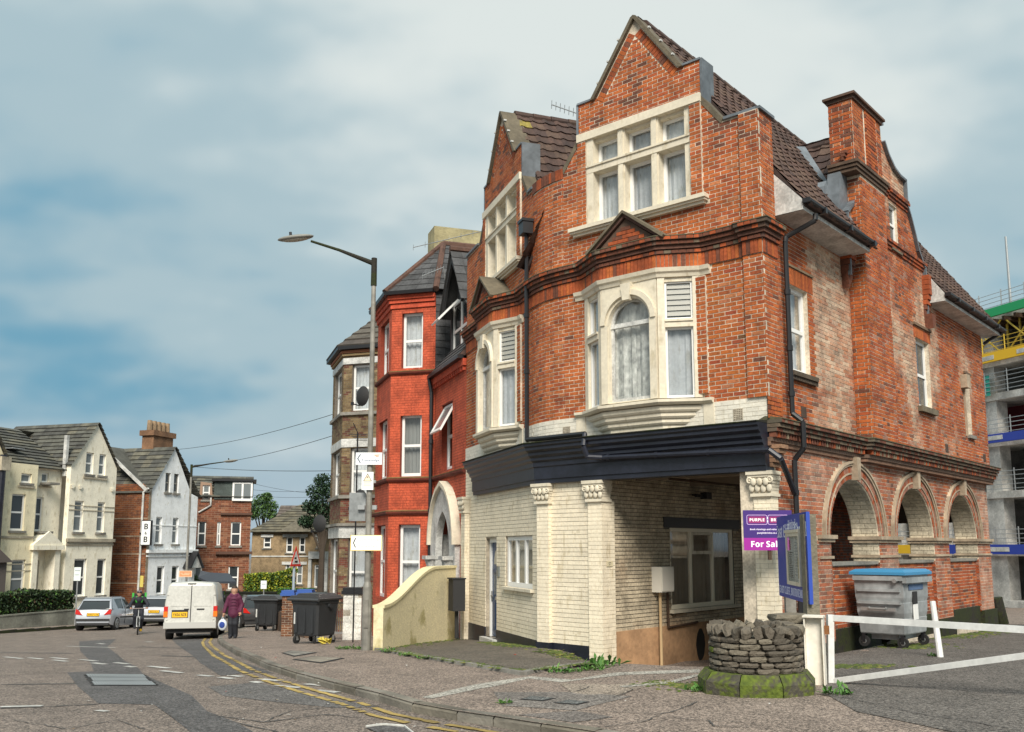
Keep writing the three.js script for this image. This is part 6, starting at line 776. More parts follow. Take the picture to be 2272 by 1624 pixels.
// brown brick house at the bend
{
  const F = FR(V(-22.6, 0, -67), V(1, 0, -0.276)), t = thing('brown_brick_house', 'dark red brick house with a grey green boxed dormer window', 'house', F.pt(2, -3.3, 0));
  const G = [[0.3, 0.85, 1.75, 3.5], [1.6, 1.85, 1.75, 3.45], [2.55, 3.25, 1.75, 3.45], [2.5, 3.2, -1.3, 0.35], [0.2, 0.7, -1.3, 0.3], [0.5, 1.0, 5.0, 6.05]];
  const w = part('wall', slab([[-0.4, -3.8], [3.9, -3.8], [3.9, 5.1], [1.2, 5.3], [1.1, 6.2], [0.35, 6.3], [0.3, 5.3], [-0.4, 5.2]], G, -0.3, 0), mat([0.3, 0.2, 0.14]), t, F), g = new GB(); bricks(g, { x0: -0.4, x1: 3.9, y0: -3.6, y1: 5.2, z: 0.008, proud: 0.012, h: 0.15, L: 0.45, j: 0.02, col: (x, y, R) => pickTone(R, [[[0.26, 0.085, 0.04], 0.5], [[0.18, 0.06, 0.03], 0.3], [[0.34, 0.15, 0.08], 0.2]]), seed: 521, iv: (y) => { let l = [[-0.4, 3.9]]; for (const [a, b, c, d] of G) if (y > c && y < d) l = subIv(l, a, b); return l; } }); stuff(part('brickwork', g, M.brick, w)); G.forEach((h) => fwin(t, F, ...h));
  const st = new GB(); st.box(1.6, 4.1, 1.15, 1.35, 0, 0.3); st.box(1.8, 4.0, 3.95, 4.1, 0, 0.2); part('string_course', st, mat([0.09, 0.045, 0.03]), t, F);
  const dm = new GB(); dm.box(1.3, 3.95, 5.05, 6.35, -2.5, 0.1); const dmo = part('dormer', dm, mat([0.11, 0.14, 0.13], { tex: 'mottle' }), t, F); part('dormer_roof', new GB().box(1.1, 4.2, 6.35, 6.5, -2.6, 0.35), M.black, dmo); win(t, F, { x0: 2.55, x1: 3.95, y0: 4.95, y1: 6.3, z: 0.2, fw: 0.13, cols: [3.25], gm: M.greyGlass });
  const r = new GB(); courses(r, [-0.6, 5.2, 0.2], [4, 5.2, 0.2], [4, 6.9, -2.6], [-0.6, 6.9, -2.6], 8, greyTile, 14); part('roof', r, M.tile, t, F); part('side_wall', new GB().box(3.88, 3.9, -3.8, 5.1, -7, -0.3), mat([0.2, 0.07, 0.035], { tex: 'mottle' }), t, F); const gw = new GB(); gw.tube([[0.3, 4.1, 0.1], [1.1, 4.6, 0.1], [1.1, 5.3, 0.1]], 0.06, 6); part('downpipe', gw, M.whitePaint, t, F);
  part('side_wall', new GB().box(-0.4, -0.38, -3.8, 5.1, -7, -0.3), mat([0.2, 0.07, 0.035], { tex: 'mottle' }), t, F);
}
// tan stone house and gabled house behind
{
  const F = FR(V(-21.98, 0, -80), V(1, 0, 0)), t = thing('tan_house', 'low tan brick house with hipped tiled roof and white lintels', 'house', F.pt(3, -3, 0)), tan = mat([0.38, 0.27, 0.15], { tex: 'grain' });
  const G = [[0.97, 1.6, 1.6, 2.5], [2.9, 3.45, 1.2, 2.5], [4.0, 4.5, 1.2, 2.5], [5.45, 6.1, 1.6, 2.5], [3.85, 4.35, -1.4, 0.2], [2.9, 3.3, -1.2, 0.2], [5.35, 6.05, -1.7, 0.2]];
  part('wall', slab([[0, -4], [7, -4], [7, 3.0], [0, 3.0]], G, -0.3, 0), tan, t, F); G.forEach((h, i) => fwin(t, F, ...h, { rows: i === 6 ? [-0.1] : undefined, cols: i === 6 ? [5.7] : [] }));
  const li = new GB(); for (const [a, b, y] of [[0.75, 1.8, 2.5], [2.6, 4.7, 2.5], [5.2, 6.3, 2.5], [2.6, 4.7, 0.2]]) li.box(a, b, y, y + 0.25, 0, 0.08); li.box(4.9, 6.5, 0.7, 1.3, 0, 0.5); li.box(4.9, 5.15, -2, 0.7, 0, 0.4); li.box(6.25, 6.5, -2, 0.7, 0, 0.4); li.box(0, 4.8, 0.85, 0.95, 0, 0.06); part('lintel', li, M.whitePaint, t, F);
  const r = new GB(); courses(r, [-0.4, 2.9, 0.4], [7.4, 2.9, 0.4], [6, 5.4, -3.5], [3.2, 5.4, -3.5], 11, [[[0.18, 0.16, 0.11], 0.5], [[0.13, 0.12, 0.09], 0.5]], 16); r.tri([-0.4, 2.9, 0.4], [3.2, 5.4, -3.5], [-0.4, 2.9, -7.5], [0.13, 0.12, 0.09]); r.quad([2.4, 2.95, 0.9], [5.0, 2.95, 0.9], [3.9, 4.0, -0.9], [3.6, 4.0, -0.9], [0.16, 0.14, 0.1]); part('roof', r, M.tile, t, F); part('side_wall', new GB().box(0, 0.02, -4, 3, -7, -0.3), tan, t, F);
}
{
  const F = FR(V(-24.5, 0, -98), V(1, 0, 0)), t = thing('gabled_house', 'pale brick house with two small white edged gables beyond the tan house', 'house', F.pt(5, -3, 0)), tan = mat([0.46, 0.34, 0.19], { tex: 'grain' });
  part('wall', slab([[0, -4], [13, -4], [13, 4.5], [11, 4.5], [9.8, 5.8], [8.6, 4.5], [5.2, 4.5], [3.6, 6.2], [2.0, 4.5], [0, 4.2]], [], -0.3, 0), tan, t, F); const bb = new GB(); for (const [x, y, hw] of [[3.6, 6.3, 1.8], [9.8, 5.9, 1.35]]) for (const s of [-1, 1]) { let a = [[x, y], [x, y - 0.25], [x + s * hw, y - 0.3 - hw], [x + s * hw, y - hw]]; if (s < 0) a = a.reverse(); bb.prism(a, 0, 0.3); } part('barge_board', bb, M.whitePaint, t, F); const r = new GB(); courses(r, [-0.3, 4.2, -0.2], [13.3, 4.2, -0.2], [13.3, 6.1, -3], [-0.3, 6.1, -3], 6, [[[0.16, 0.13, 0.11], 1]], 18); part('roof', r, M.tile, t, F);
}
// construction site behind the yard
{
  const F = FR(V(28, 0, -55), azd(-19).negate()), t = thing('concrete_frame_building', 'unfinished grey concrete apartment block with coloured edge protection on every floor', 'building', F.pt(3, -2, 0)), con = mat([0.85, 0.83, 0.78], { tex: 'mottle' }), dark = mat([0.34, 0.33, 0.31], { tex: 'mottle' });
  const lev = [-1.6, 1.3, 4.6, 7.6, 10.3, 12.3, 15.0]; const x0 = -17, x1 = 14;
  lev.forEach((y, i) => { part('floor_slab', new GB().box(x0, x1, y - 0.15, y + 0.25, -12, 0.05), con, t, F); });
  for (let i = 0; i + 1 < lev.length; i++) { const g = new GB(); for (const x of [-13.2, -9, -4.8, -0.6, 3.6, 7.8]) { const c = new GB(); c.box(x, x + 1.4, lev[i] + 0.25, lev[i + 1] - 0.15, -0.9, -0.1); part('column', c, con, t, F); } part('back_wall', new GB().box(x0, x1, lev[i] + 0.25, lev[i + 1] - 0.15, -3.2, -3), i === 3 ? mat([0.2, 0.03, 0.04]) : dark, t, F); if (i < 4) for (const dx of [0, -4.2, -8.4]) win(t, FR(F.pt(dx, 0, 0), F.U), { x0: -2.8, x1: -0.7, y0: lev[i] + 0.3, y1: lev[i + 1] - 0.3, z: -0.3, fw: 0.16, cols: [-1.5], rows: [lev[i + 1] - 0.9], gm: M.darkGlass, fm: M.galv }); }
  const band = (y, h, c, w, name, a = x0, b = x1) => { const g = new GB(); g.box(a, b, y, y + h, w, w + 0.18); part(name, g, mat(c, { roughness: 0.5 }), t, F); };
  band(1.25, 0.55, [0.02, 0.045, 0.32], 0.5, 'edge_barrier', -4.5); band(1.25, 0.55, [0.72, 0.43, 0.01], 0.5, 'edge_barrier', x0, -4.55); band(7.6, 0.5, [0.02, 0.045, 0.32], 0.5, 'edge_barrier'); band(12.3, 0.55, [0.72, 0.43, 0.01], 0.5, 'edge_barrier'); band(14.9, 0.5, [0.01, 0.3, 0.1], 0.6, 'edge_barrier');
  for (const [x, y, w] of [[0.2, 12.42, 1.4], [3.2, 12.42, 1.6], [0.6, 7.75, 1.2], [0.4, 1.4, 1.3], [1.6, 15.05, 2.2]]) part('banner_plate', new GB().box(x, x + w, y, y + 0.25, 0.685, 0.695), M.whitePaint, t, F);
  for (const y of [1.55, 4.85, 7.85, 10.55, 12.6, 15.2]) { const g = new GB(), top = y + 1.15; for (let x = x0; x < x1; x += 1.6) g.cyl([x, y - 0.1, 0.45], [x, top + 0.1, 0.45], 0.035, 0.035, 6); for (let k = 0; k < 5; k++) g.cyl([x0, y + 0.1 + k * 0.25, 0.45], [x1, y + 0.1 + k * 0.25, 0.45], 0.02, 0.02, 5); stuff(part('guard_mesh', g, y === 12.6 ? mat([0.6, 0.42, 0.05], { roughness: 0.5 }) : M.steel, t, F)); }
  part('debris_net', new GB().box(-1.9, 0.9, 10.4, 11.6, 0.4, 0.43), mat([0.02, 0.28, 0.22], { roughness: 0.6 }), t, F);
  const pr = new GB(); for (let x = x0 + 0.5; x < x1; x += 0.9) { pr.cyl([x, 12.6, -0.6], [x, 14.85, -0.6], 0.07, 0.07, 6); } for (let x = x0; x < 6; x += 2.4) { pr.cyl([x, 12.7, 0.3], [x + 2.1, 14.7, 0.3], 0.05, 0.05, 6); pr.cyl([x + 2.1, 12.7, 0.3], [x, 14.7, 0.3], 0.05, 0.05, 6); } stuff(part('formwork_prop', pr, mat([0.5, 0.36, 0.05], { roughness: 0.5 }), t, F)); const jo = new GB(); for (let x = x0; x < x1; x += 0.8) jo.box(x, x + 0.15, 14.6, 14.85, -2, 0.5); stuff(part('formwork_joist', jo, M.brown, t, F));
  part('mast', new GB().cyl([2.6, 15, 0.2], [2.6, 19.5, 0.2], 0.08, 0.06, 8), M.steel, t, F);
  // timber fence of the site, seen past the arcade
  const FF = FR(V(13.6, 0, -25.2), V(1, 0, 0.5)), fy = ground(14, -25) + 0.1, f = thing('timber_fence', 'dark brown timber fence with horizontal boards beyond the brick arcade', 'fence', FF.pt(0, fy, 0)); for (let k = 0; k < 5; k++) part('board', new GB().box(0.2, 7, fy + 0.1 + k * 0.32, fy + 0.37 + k * 0.32, 0, 0.04), mat([0.09, 0.032, 0.022], { tex: 'wood' }), f, FF); for (const x of [0.1, 2.4, 4.7]) part('post', new GB().box(x, x + 0.14, fy, fy + 1.85, -0.12, -0.005), mat([0.3, 0.23, 0.13], { tex: 'wood' }), f, FF);
  const P = gnd(2222, 1385, 0.1), bl = new GB(); bl.cyl([0, 0, 0], [-0.12, 0.75, 0], 0.2, 0.18, 12); solo('concrete_bollard', bl, M.concreteDark, 'leaning round concrete bollard beside the arcade end', 'bollard', null, P);
}
// ------------------------------------------------------------------ vegetation
function leaves(gb, n, at, size, tones, R) { for (let i = 0; i < n; i++) { const p = at(R), s = size * (0.6 + 0.8 * R()), a = R() * 6.28, b = (R() - 0.5) * 2.4, u = V(Math.cos(a) * Math.cos(b), Math.sin(b), Math.sin(a) * Math.cos(b)).multiplyScalar(s), v = V(-Math.sin(a), (R() - 0.5), Math.cos(a)).normalize().multiplyScalar(s * 0.55), c = pickTone(R, tones), P = V(...p); const q = [P.clone().sub(u), P.clone().add(v), P.clone().add(u), P.clone().sub(v)].map((w) => w.toArray()); gb.quad(...q, c); } }
const leafMat = mat([1, 1, 1], { vertexColors: true, roughness: 0.7 });
const greens = [[[0.035, 0.075, 0.018], 0.5], [[0.06, 0.11, 0.025], 0.3], [[0.02, 0.04, 0.014], 0.2]];
function crownTree(name, label, pos, h, blobs, tones, n, size, seed, group) { const t = thing(name, label, 'tree', pos, group), R = rng(seed), tr = new GB(); tr.cyl([0, -1, 0], [0.1, h * 0.55, 0], 0.32, 0.18, 8); for (const b of blobs) tr.cyl([0.08, h * 0.35, 0], [b[0] * 0.8, b[1] - b[3] * 0.3, b[2] * 0.8], 0.14, 0.05, 6); part('trunk', tr, mat([0.09, 0.065, 0.045], { tex: 'wood' }), t); const g = new GB(); leaves(g, n, (R2) => { const b = blobs[Math.floor(R2() * blobs.length)]; const a = R2() * 6.28, z = R2() * 2 - 1, r = Math.pow(R2(), 0.4), q = Math.sqrt(1 - z * z); return [b[0] + Math.cos(a) * q * r * b[3], b[1] + z * r * b[3] * 0.8, b[2] + Math.sin(a) * q * r * b[3]]; }, size, tones, R); part('crown', g, leafMat, t); return t; }
crownTree('broadleaf_tree', 'round dark green tree beside the boxed dormer of the brown brick house', V(-29.6, -0.9, -112), 9, [[0, 8.0, 0, 1.2], [-0.8, 7.4, 0.4, 1.0], [0.9, 7.4, 0, 1.0], [0.1, 6.7, 0.6, 1.2], [0.4, 8.5, 0, 0.7], [-1.2, 6.4, 0, 0.8], [1.2, 6.3, 0.3, 0.8]], [[[0.06, 0.13, 0.03], 0.5], [[0.09, 0.16, 0.04], 0.3], [[0.03, 0.07, 0.02], 0.2]], 4200, 0.13, 31);
crownTree('dark_tree', 'dark layered evergreen tree against the yellow brick house', V(-15.3, -2.3, -76), 9.5, [[0, 9.3, 0, 0.8], [-0.5, 8.4, 0, 0.9], [0.6, 8.5, 0.2, 0.9], [0.1, 7.6, 0, 1.2], [-0.9, 7.2, 0, 0.8], [0.9, 7.0, 0, 1.1], [0, 6.3, 0, 1.4], [-1.3, 6.0, 0, 0.7]], [[[0.016, 0.045, 0.018], 0.6], [[0.03, 0.065, 0.025], 0.4]], 5200, 0.11, 33);
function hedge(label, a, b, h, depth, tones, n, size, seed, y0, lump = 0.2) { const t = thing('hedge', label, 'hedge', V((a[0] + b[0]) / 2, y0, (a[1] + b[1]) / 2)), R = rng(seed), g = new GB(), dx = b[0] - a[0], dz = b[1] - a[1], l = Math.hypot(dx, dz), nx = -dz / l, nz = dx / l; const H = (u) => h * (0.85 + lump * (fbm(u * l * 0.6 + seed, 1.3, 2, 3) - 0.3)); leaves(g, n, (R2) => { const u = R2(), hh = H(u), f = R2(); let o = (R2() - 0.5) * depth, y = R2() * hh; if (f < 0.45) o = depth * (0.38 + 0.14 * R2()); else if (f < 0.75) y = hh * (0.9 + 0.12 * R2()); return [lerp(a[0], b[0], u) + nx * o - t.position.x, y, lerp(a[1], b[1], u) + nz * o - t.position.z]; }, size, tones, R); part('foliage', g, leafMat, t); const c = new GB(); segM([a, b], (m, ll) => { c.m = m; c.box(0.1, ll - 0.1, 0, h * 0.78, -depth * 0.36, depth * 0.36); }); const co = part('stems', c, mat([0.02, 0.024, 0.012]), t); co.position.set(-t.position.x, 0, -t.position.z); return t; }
{
  const a = FH.pt(-17, 0, 4.0), b = FH.pt(-7.6, 0, 4.0), y = (ground(a.x, a.z) + ground(b.x, b.z)) / 2 + 0.1, wy = ground(b.x, b.z);
  const w = new GB(); segM([[FH.pt(-17, 0, 4.7).x, FH.pt(-17, 0, 4.7).z], [FH.pt(-7.5, 0, 4.7).x, FH.pt(-7.5, 0, 4.7).z]], (m, l) => { w.m = m; w.box(0, l, wy - 0.8, wy + 0.82, -0.22, 0); w.box(-0.02, l + 0.03, wy + 0.82, wy + 0.88, -0.25, 0.03); }); solo('garden_wall', w, mat([0.3, 0.3, 0.25], { tex: 'mottle', bump: 'grainB', bs: 0.01 }), 'low grey rendered garden wall under the dark clipped hedge', 'wall');
  hedge('dark green clipped hedge above the low grey wall before the cream house', [a.x, a.z], [b.x, b.z], 1.95, 1.0, [[[0.022, 0.045, 0.016], 0.55], [[0.04, 0.07, 0.02], 0.3], [[0.09, 0.2, 0.03], 0.07], [[0.06, 0.035, 0.015], 0.08]], 15000, 0.075, 35, wy + 0.1);
  const pv = [[-20, 4.7], [-7.4, 4.7], [1, 3.2], [4, 3.2], [4, 6], [-6.4, 6.4], [-20, 6.6]].map(([u, q]) => { const p = FH.pt(u, 0, q); return [p.x, p.z]; }); struct('pavement', sheet(pv, 0.1), asphaltPave); const kl = resample([pv[6], pv[5], pv[4]], 1), kg = new GB(); segM(kl, (m, l, i) => { kg.m = m; const yy = ground(...kl[i]); kg.box(0, l, yy - 0.3, yy + 0.11, -0.15, 0); }); struct('kerb', kg, M.concreteDark);
  const h = hedge('tall golden green hedge before the tan house', [-18.7, -67.2], [-15.2, -66.6], 2.0, 1.2, [[[0.34, 0.36, 0.03], 0.5], [[0.09, 0.17, 0.03], 0.35], [[0.05, 0.1, 0.02], 0.2]], 6500, 0.09, 37, -1.95, 0.5);
  const bw = new GB(); bw.box(-23.5, -15.4, -4.4, -1.45, -0.3, 0); bw.box(-23.6, -15.3, -1.45, -1.37, -0.36, 0.06); solo('boundary_wall', bw, mat([0.05, 0.055, 0.045], { tex: 'moss' }), 'dark green stained boundary wall below the golden hedge', 'wall', null, V(0, 0, -65.5)); hedge('dark shrubs growing beside the brown brick house', [-21.9, -65.0], [-20.2, -65.0], 2.7, 1.0, greens, 3000, 0.09, 39, -3.2, 0.6); hedge('low clipped green hedge beside the street plate post', [-15.9, -65.2], [-13.6, -65.0], 1.0, 0.9, [[[0.07, 0.17, 0.02], 0.6], [[0.04, 0.1, 0.02], 0.4]], 2600, 0.07, 40, -2.0, 0.2);
  const tb = sheet([[-26, -66], [-10, -66], [-8, -100], [-30, -100]], 1.3, 4); struct('raised_garden', tb, mat([0.1, 0.11, 0.05], { tex: 'moss' }));
}
function weed(pos, s, seed, label) { const R = rng(seed), g = new GB(); for (let i = 0; i < 60; i++) { const a = R() * 6.28, l = s * (0.25 + 0.75 * R() * R()), e = 0.3 + R() * 1.0, w = s * (0.05 + 0.08 * R()); const d = V(Math.cos(a) * Math.cos(e), Math.sin(e), Math.sin(a) * Math.cos(e)), x = V(-Math.sin(a), 0, Math.cos(a)).multiplyScalar(w), m = d.clone().multiplyScalar(l * 0.6), t = d.clone().multiplyScalar(l); t.y -= l * 0.18; const b = V((R() - 0.5) * s * 1.5, 0, (R() - 0.5) * s * 0.9), c = pickTone(R, [[[0.06, 0.16, 0.025], 0.6], [[0.1, 0.2, 0.04], 0.4]]); g.quad(b.toArray(), b.clone().add(m).add(x).toArray(), b.clone().add(t).toArray(), b.clone().add(m).sub(x).toArray(), c); } solo('weed', g, leafMat, label, 'weed', 'green weeds in the paving cracks', pos); }
[[1340, 1476, 0.3, 'largest leafy weed clump at the foot of the white pier'], [1315, 1486, 0.22, 'leafy weed beside the largest clump by the white pier'], [1240, 1492, 0.2, 'weed in the broken corner of the forecourt edging'], [1276, 1490, 0.14, 'small weed between the forecourt edging and the white pier'], [1025, 1402, 0.22, 'weed at the foot of the curved cream wall'], [1050, 1408, 0.24, 'weed under the black letter cabinet'], [865, 1447, 0.18, 'weed on the forecourt edging beside the street lamp'], [900, 1455, 0.16, 'weed on the forecourt edging, second from the street lamp'], [940, 1462, 0.13, 'small weed on the forecourt edging, third from the street lamp'], [1860, 1540, 0.2, 'spiky weed at the foot of the white barrier gate'], [2075, 1456, 0.13, 'small weed at the foot of the leaning white bollard'], [1545, 1532, 0.16, 'weed against the mossy plinth of the stone planter'], [1120, 1560, 0.1, 'tiny lone weed in the open pavement'], [790, 1440, 0.16, 'weed between the street lamp and the white gate pier'], [760, 1440, 0.18, 'weed in front of the white gate pier'], [1875, 1425, 0.12, 'small weed under the metal waste bin']].forEach(([x, y, s, l], i) => weed(gnd(x, y, 0.11), s, 600 + i, l));
// ================================================================== street furniture and things
function ctex(w, h, draw) { const cv = document.createElement('canvas'); cv.width = w; cv.height = h; draw(cv.getContext('2d'), w, h); const t = new THREE.CanvasTexture(cv); t.colorSpace = THREE.SRGBColorSpace; return new THREE.MeshStandardMaterial({ map: t, roughness: 0.5 }); }
const panel = (w, h, x = 0, y = 0, z = 0) => { const g = new THREE.PlaneGeometry(w, h); g.translate(x, y, z); return g; };
const txt = (c, s, x, y, font, col, align = 'center') => { c.font = font; c.fillStyle = col; c.textAlign = align; c.textBaseline = 'middle'; c.fillText(s, x, y); };
// lamp column with signs
const lampB = gnd(812, 1443, 0.1);
function lampPost(label, pos, H, armV, headL, tilt, paint) {
  const t = thing('street_lamp', label, 'street lamp', pos, 'street lamps'); const g = new GB(); g.cyl([0, -0.1, 0], [0, 1.25, 0], 0.095, 0.09, 14); g.cyl([0, 1.25, 0], [0, 1.35, 0], 0.09, 0.062, 14); g.cyl([0, 1.35, 0], [0, H - 0.55, 0], 0.062, 0.048, 12); const p = part('column', g, paint, t);
  const c = new GB(); c.cyl([0, H - 0.6, 0], [0, H, 0], 0.064, 0.06, 12); part('collar', c, M.concreteDark, t); part('access_door', new GB().box(-0.045, 0.045, 0.45, 1.0, 0.09, 0.108), M.concrete, p);
  const a = new GB(), e = V(...armV); a.cyl([0, H - 0.12, 0], V(e.x * 0.55, H - 0.12 + (e.y) * 0.6, e.z * 0.55).toArray(), 0.055, 0.032, 9); a.cyl(V(e.x * 0.55, H - 0.12 + e.y * 0.6, e.z * 0.55).toArray(), V(e.x, H - 0.12 + e.y, e.z).toArray(), 0.032, 0.026, 9); part('arm', a, M.concreteDark, t);
  const hd = new THREE.SphereGeometry(1, 16, 10); hd.scale(headL / 2, 0.062, 0.13); const d = Math.atan2(-e.z, e.x); const ho = part('lantern', planar(hd.clone()), mat([0.2, 0.2, 0.18], { roughness: 0.5 }), t); ho.position.set(e.x + Math.sign(e.x) * headL * 0.42, H - 0.1 + e.y + tilt, e.z); ho.rotation.y = d; ho.rotation.z = Math.sign(e.x) * -0.12 * -1; const bw = new THREE.SphereGeometry(1, 14, 6, 0, 6.283, Math.PI / 2, Math.PI / 2); bw.scale(headL * 0.4, 0.06, 0.1); bw.translate(0, -0.02, 0); part('diffuser', planar(bw), mat([0.4, 0.38, 0.33], { roughness: 0.25 }), ho); part('photocell', new GB().cyl([0.1 * Math.sign(-e.x), 0.06, 0], [0.1 * Math.sign(-e.x), 0.14, 0], 0.03, 0.03, 8), M.black, ho); return t; }
const galvPost = mat([0.44, 0.42, 0.37], { tex: 'mottle', roughness: 0.6, metalness: 0.15 });
{
  const tp0 = atz(823, 573, lampB.z), ar0 = atz(690, 535, lampB.z); const H = tp0.y - lampB.y; lampPost('tall grey street lamp with signs on its column beside the curved cream wall', lampB, H, [ar0.x - lampB.x, ar0.y - tp0.y + 0.12, 0.0], 0.78, 0.05, galvPost);
  const at = (px, py) => { const p = atz(px, py, lampB.z + 0.1); return p; }; const s = 2100 / Math.abs(lampB.z);
  const sign = (name, label, x0, x1, y0, y1, m, zz = 0.1, shape) => { const a = atz(x0, y1, lampB.z + zz), b = atz(x1, y0, lampB.z + zz), w = b.x - a.x, h = b.y - a.y; const t = thing(name, label, 'sign', V((a.x + b.x) / 2, a.y, lampB.z + zz)); part('plate', new GB().box(-w / 2, w / 2, 0, h, -0.02, 0), M.galv, t); if (m) part('face', panel(w * 0.995, h * 0.995, 0, h / 2, 0.003), m, t); part('clamp', new GB().box(0.02, 0.16, h * 0.4, h * 0.55, -zz - 0.03, -0.021), M.steel, t); return t; };
  sign('hotel_sign', 'white direction sign with grey arrow and orange bird mark on the lamp column', 789, 848, 1004, 1031, ctex(512, 256, (c, w, h) => { c.fillStyle = '#e8ecef'; c.fillRect(0, 0, w, h); c.strokeStyle = '#55606e'; c.lineWidth = 22; c.beginPath(); c.moveTo(92, 35); c.lineTo(38, 125); c.lineTo(92, 220); c.stroke(); txt(c, 'Travelodge', 290, 165, 'bold 66px sans-serif', '#5d6b84'); c.strokeStyle = '#e07a3c'; c.lineWidth = 9; for (let i = 0; i < 4; i++) { c.beginPath(); c.moveTo(350 + i * 14, 50 + i * 12); c.lineTo(470 - i * 8, 42 + i * 18); c.stroke(); } }));
  sign('warning_sign', 'white panel with warning triangle and small lettering on the lamp column', 802, 829, 1047, 1087, ctex(256, 384, (c, w, h) => { c.fillStyle = '#e9ebea'; c.fillRect(0, 0, w, h); c.strokeStyle = '#2b2a26'; c.lineWidth = 12; c.fillStyle = '#f3dfc0'; c.beginPath(); c.moveTo(128, 40); c.lineTo(215, 195); c.lineTo(41, 195); c.closePath(); c.fill(); c.stroke(); c.fillStyle = '#222'; c.fillRect(105, 105, 40, 14); c.fillRect(122, 94, 16, 30); for (let i = 0; i < 5; i++) { c.fillStyle = i < 3 ? '#d9a877' : '#a9b4b8'; c.fillRect(40, 225 + i * 28, 176 - (i % 2) * 30, 10); } }));
  sign('road_name_sign', 'white arrow shaped sign with yellow edge pointing to the business park', 777, 848, 1187, 1222, ctex(640, 320, (c, w, h) => { c.fillStyle = '#d9b949'; c.fillRect(0, 0, w, h); c.fillStyle = '#f6f7f2'; c.fillRect(14, 10, w - 26, h - 22); c.strokeStyle = '#1c1b14'; c.lineWidth = 20; c.beginPath(); c.moveTo(105, 60); c.lineTo(62, 160); c.lineTo(105, 255); c.stroke(); txt(c, 'Southcote Road', 380, 95, '62px sans-serif', '#8d8a86'); txt(c, 'Business Park', 350, 225, '62px sans-serif', '#95918c'); }));
  for (const [x0, x1, lab] of [[774, 812, 'bare grey back of a square sign plate left of the lamp column'], [815, 824, 'narrow bare grey sign plate edge beside the lamp column']]) { const t = sign('sign_back', lab, x0, x1, 1093, 1156, null, -0.12); }
  const pole = new GB(), a = gnd(783, 1425, 0.1); const tp = atz(783, 960, a.z); pole.cyl([0, 0, 0], [0, tp.y - a.y, 0], 0.02, 0.02, 6); for (let k = 0; k < 4; k++) pole.box(-0.22 + k * 0.06, 0.25, tp.y - a.y - 0.05 - k * 0.05, tp.y - a.y - 0.03 - k * 0.05, -0.01, 0.01); pole.tube([[0, tp.y - a.y, 0], [-0.12, tp.y - a.y + 0.25, 0]], 0.012, 5); solo('aerial_mast', pole, M.black, 'thin black mast with a small aerial behind the lamp column', 'mast', null, a);
  const f2 = atz(413, 1290, -46), fb = ground(f2.x, f2.z); lampPost('slim grey street lamp across the road before the white house', V(f2.x, fb + 0.1, -46), atz(426, 1035, -46).y - fb, [1.6, 0.25, 0], 0.75, 0.03, galvPost);
}
// curved cream garden wall
{
  const A = gnd(838, 1443, 0.1), B = FL.pt(-2.9, 0, 0.35); const g = new GB(), n = 26, P = (t) => { const q = [lerp(A.x, B.x, t), lerp(A.z, B.z, t)]; const bow = Math.sin(t * Math.PI) * -0.25; return [q[0] + bow * 0.3, q[1] + bow]; }, top = (t) => lerp(0.42, 1.12, step(0.02, 0.72, t)) ; const cap = new GB();
  for (let i = 0; i < n; i++) { const a = P(i / n), b = P((i + 1) / n), ya = top(i / n), yb = top((i + 1) / n), dx = b[0] - a[0], dz = b[1] - a[1], l = Math.hypot(dx, dz), nx = -dz / l * 0.1, nz = dx / l * 0.1; const base = -1.2; g.quad([a[0] + nx, base, a[1] + nz], [b[0] + nx, base, b[1] + nz], [b[0] + nx, yb, b[1] + nz], [a[0] + nx, ya, a[1] + nz]); g.quad([b[0] - nx, base, b[1] - nz], [a[0] - nx, base, a[1] - nz], [a[0] - nx, ya, a[1] - nz], [b[0] - nx, yb, b[1] - nz]); const k = 1.25; const q = [[a[0] + nx * k, ya, a[1] + nz * k], [b[0] + nx * k, yb, b[1] + nz * k], [b[0] - nx * k, yb, b[1] - nz * k], [a[0] - nx * k, ya, a[1] - nz * k]]; const u = q.map((v) => [v[0], v[1] + 0.06, v[2]]); cap.quad(u[0], u[1], u[2], u[3]); cap.quad(q[0], q[1], u[1], u[0]); cap.quad(q[2], q[3], u[3], u[2]); if (i === 0) { g.quad([a[0] - nx, base, a[1] - nz], [a[0] + nx, base, a[1] + nz], [a[0] + nx, ya, a[1] + nz], [a[0] - nx, ya, a[1] - nz]); cap.quad(q[3], q[0], u[0], u[3]); } }
  const t = thing('curved_garden_wall', 'stained cream rendered wall sweeping up in a curve to the corner house', 'wall', V((A.x + B.x) / 2, -0.7, (A.z + B.z) / 2)); TEX.render = dtex(512, (u, v) => { const a = fbm(u * 4, v * 4, 3, 6, 4), b = fbm(u * 60, v * 60, 5, 2, 60), s = step(0.5, 0.68, a); return [0.9 - 0.2 * s + 0.1 * (b - 0.5), 0.87 - 0.2 * s + 0.1 * (b - 0.5), 0.76 - 0.25 * s + 0.08 * (b - 0.5)]; }, 2.3);
  partW('wall_body', g, mat([0.9, 0.86, 0.76], { tex: 'render', bump: 'grainB', bs: 0.006 }), t); partW('coping', cap, mat([0.9, 0.86, 0.72], { tex: 'render' }), t);
}
// black cabinet on a stalk by the door
{ const p = FL.pt(-2.1, ground(-1, -22) + 0.1, 0.45), t = thing('post_cabinet', 'black letter cabinet on a stalk by the blue door', 'cabinet', p); const g = new GB(); g.box(-0.22, 0.22, 0.65, 1.4, -0.15, 0.15); const b = part('box', g, M.blackMatt, t); b.rotation.y = FL.rot; const l = part('lid', new GB().box(-0.24, 0.24, 1.4, 1.43, -0.17, 0.18), M.blackMatt, t); l.rotation.y = FL.rot; part('stalk', new GB().cyl([0, 0, 0], [0, 0.65, 0], 0.045, 0.045, 8), M.blackMatt, t); }
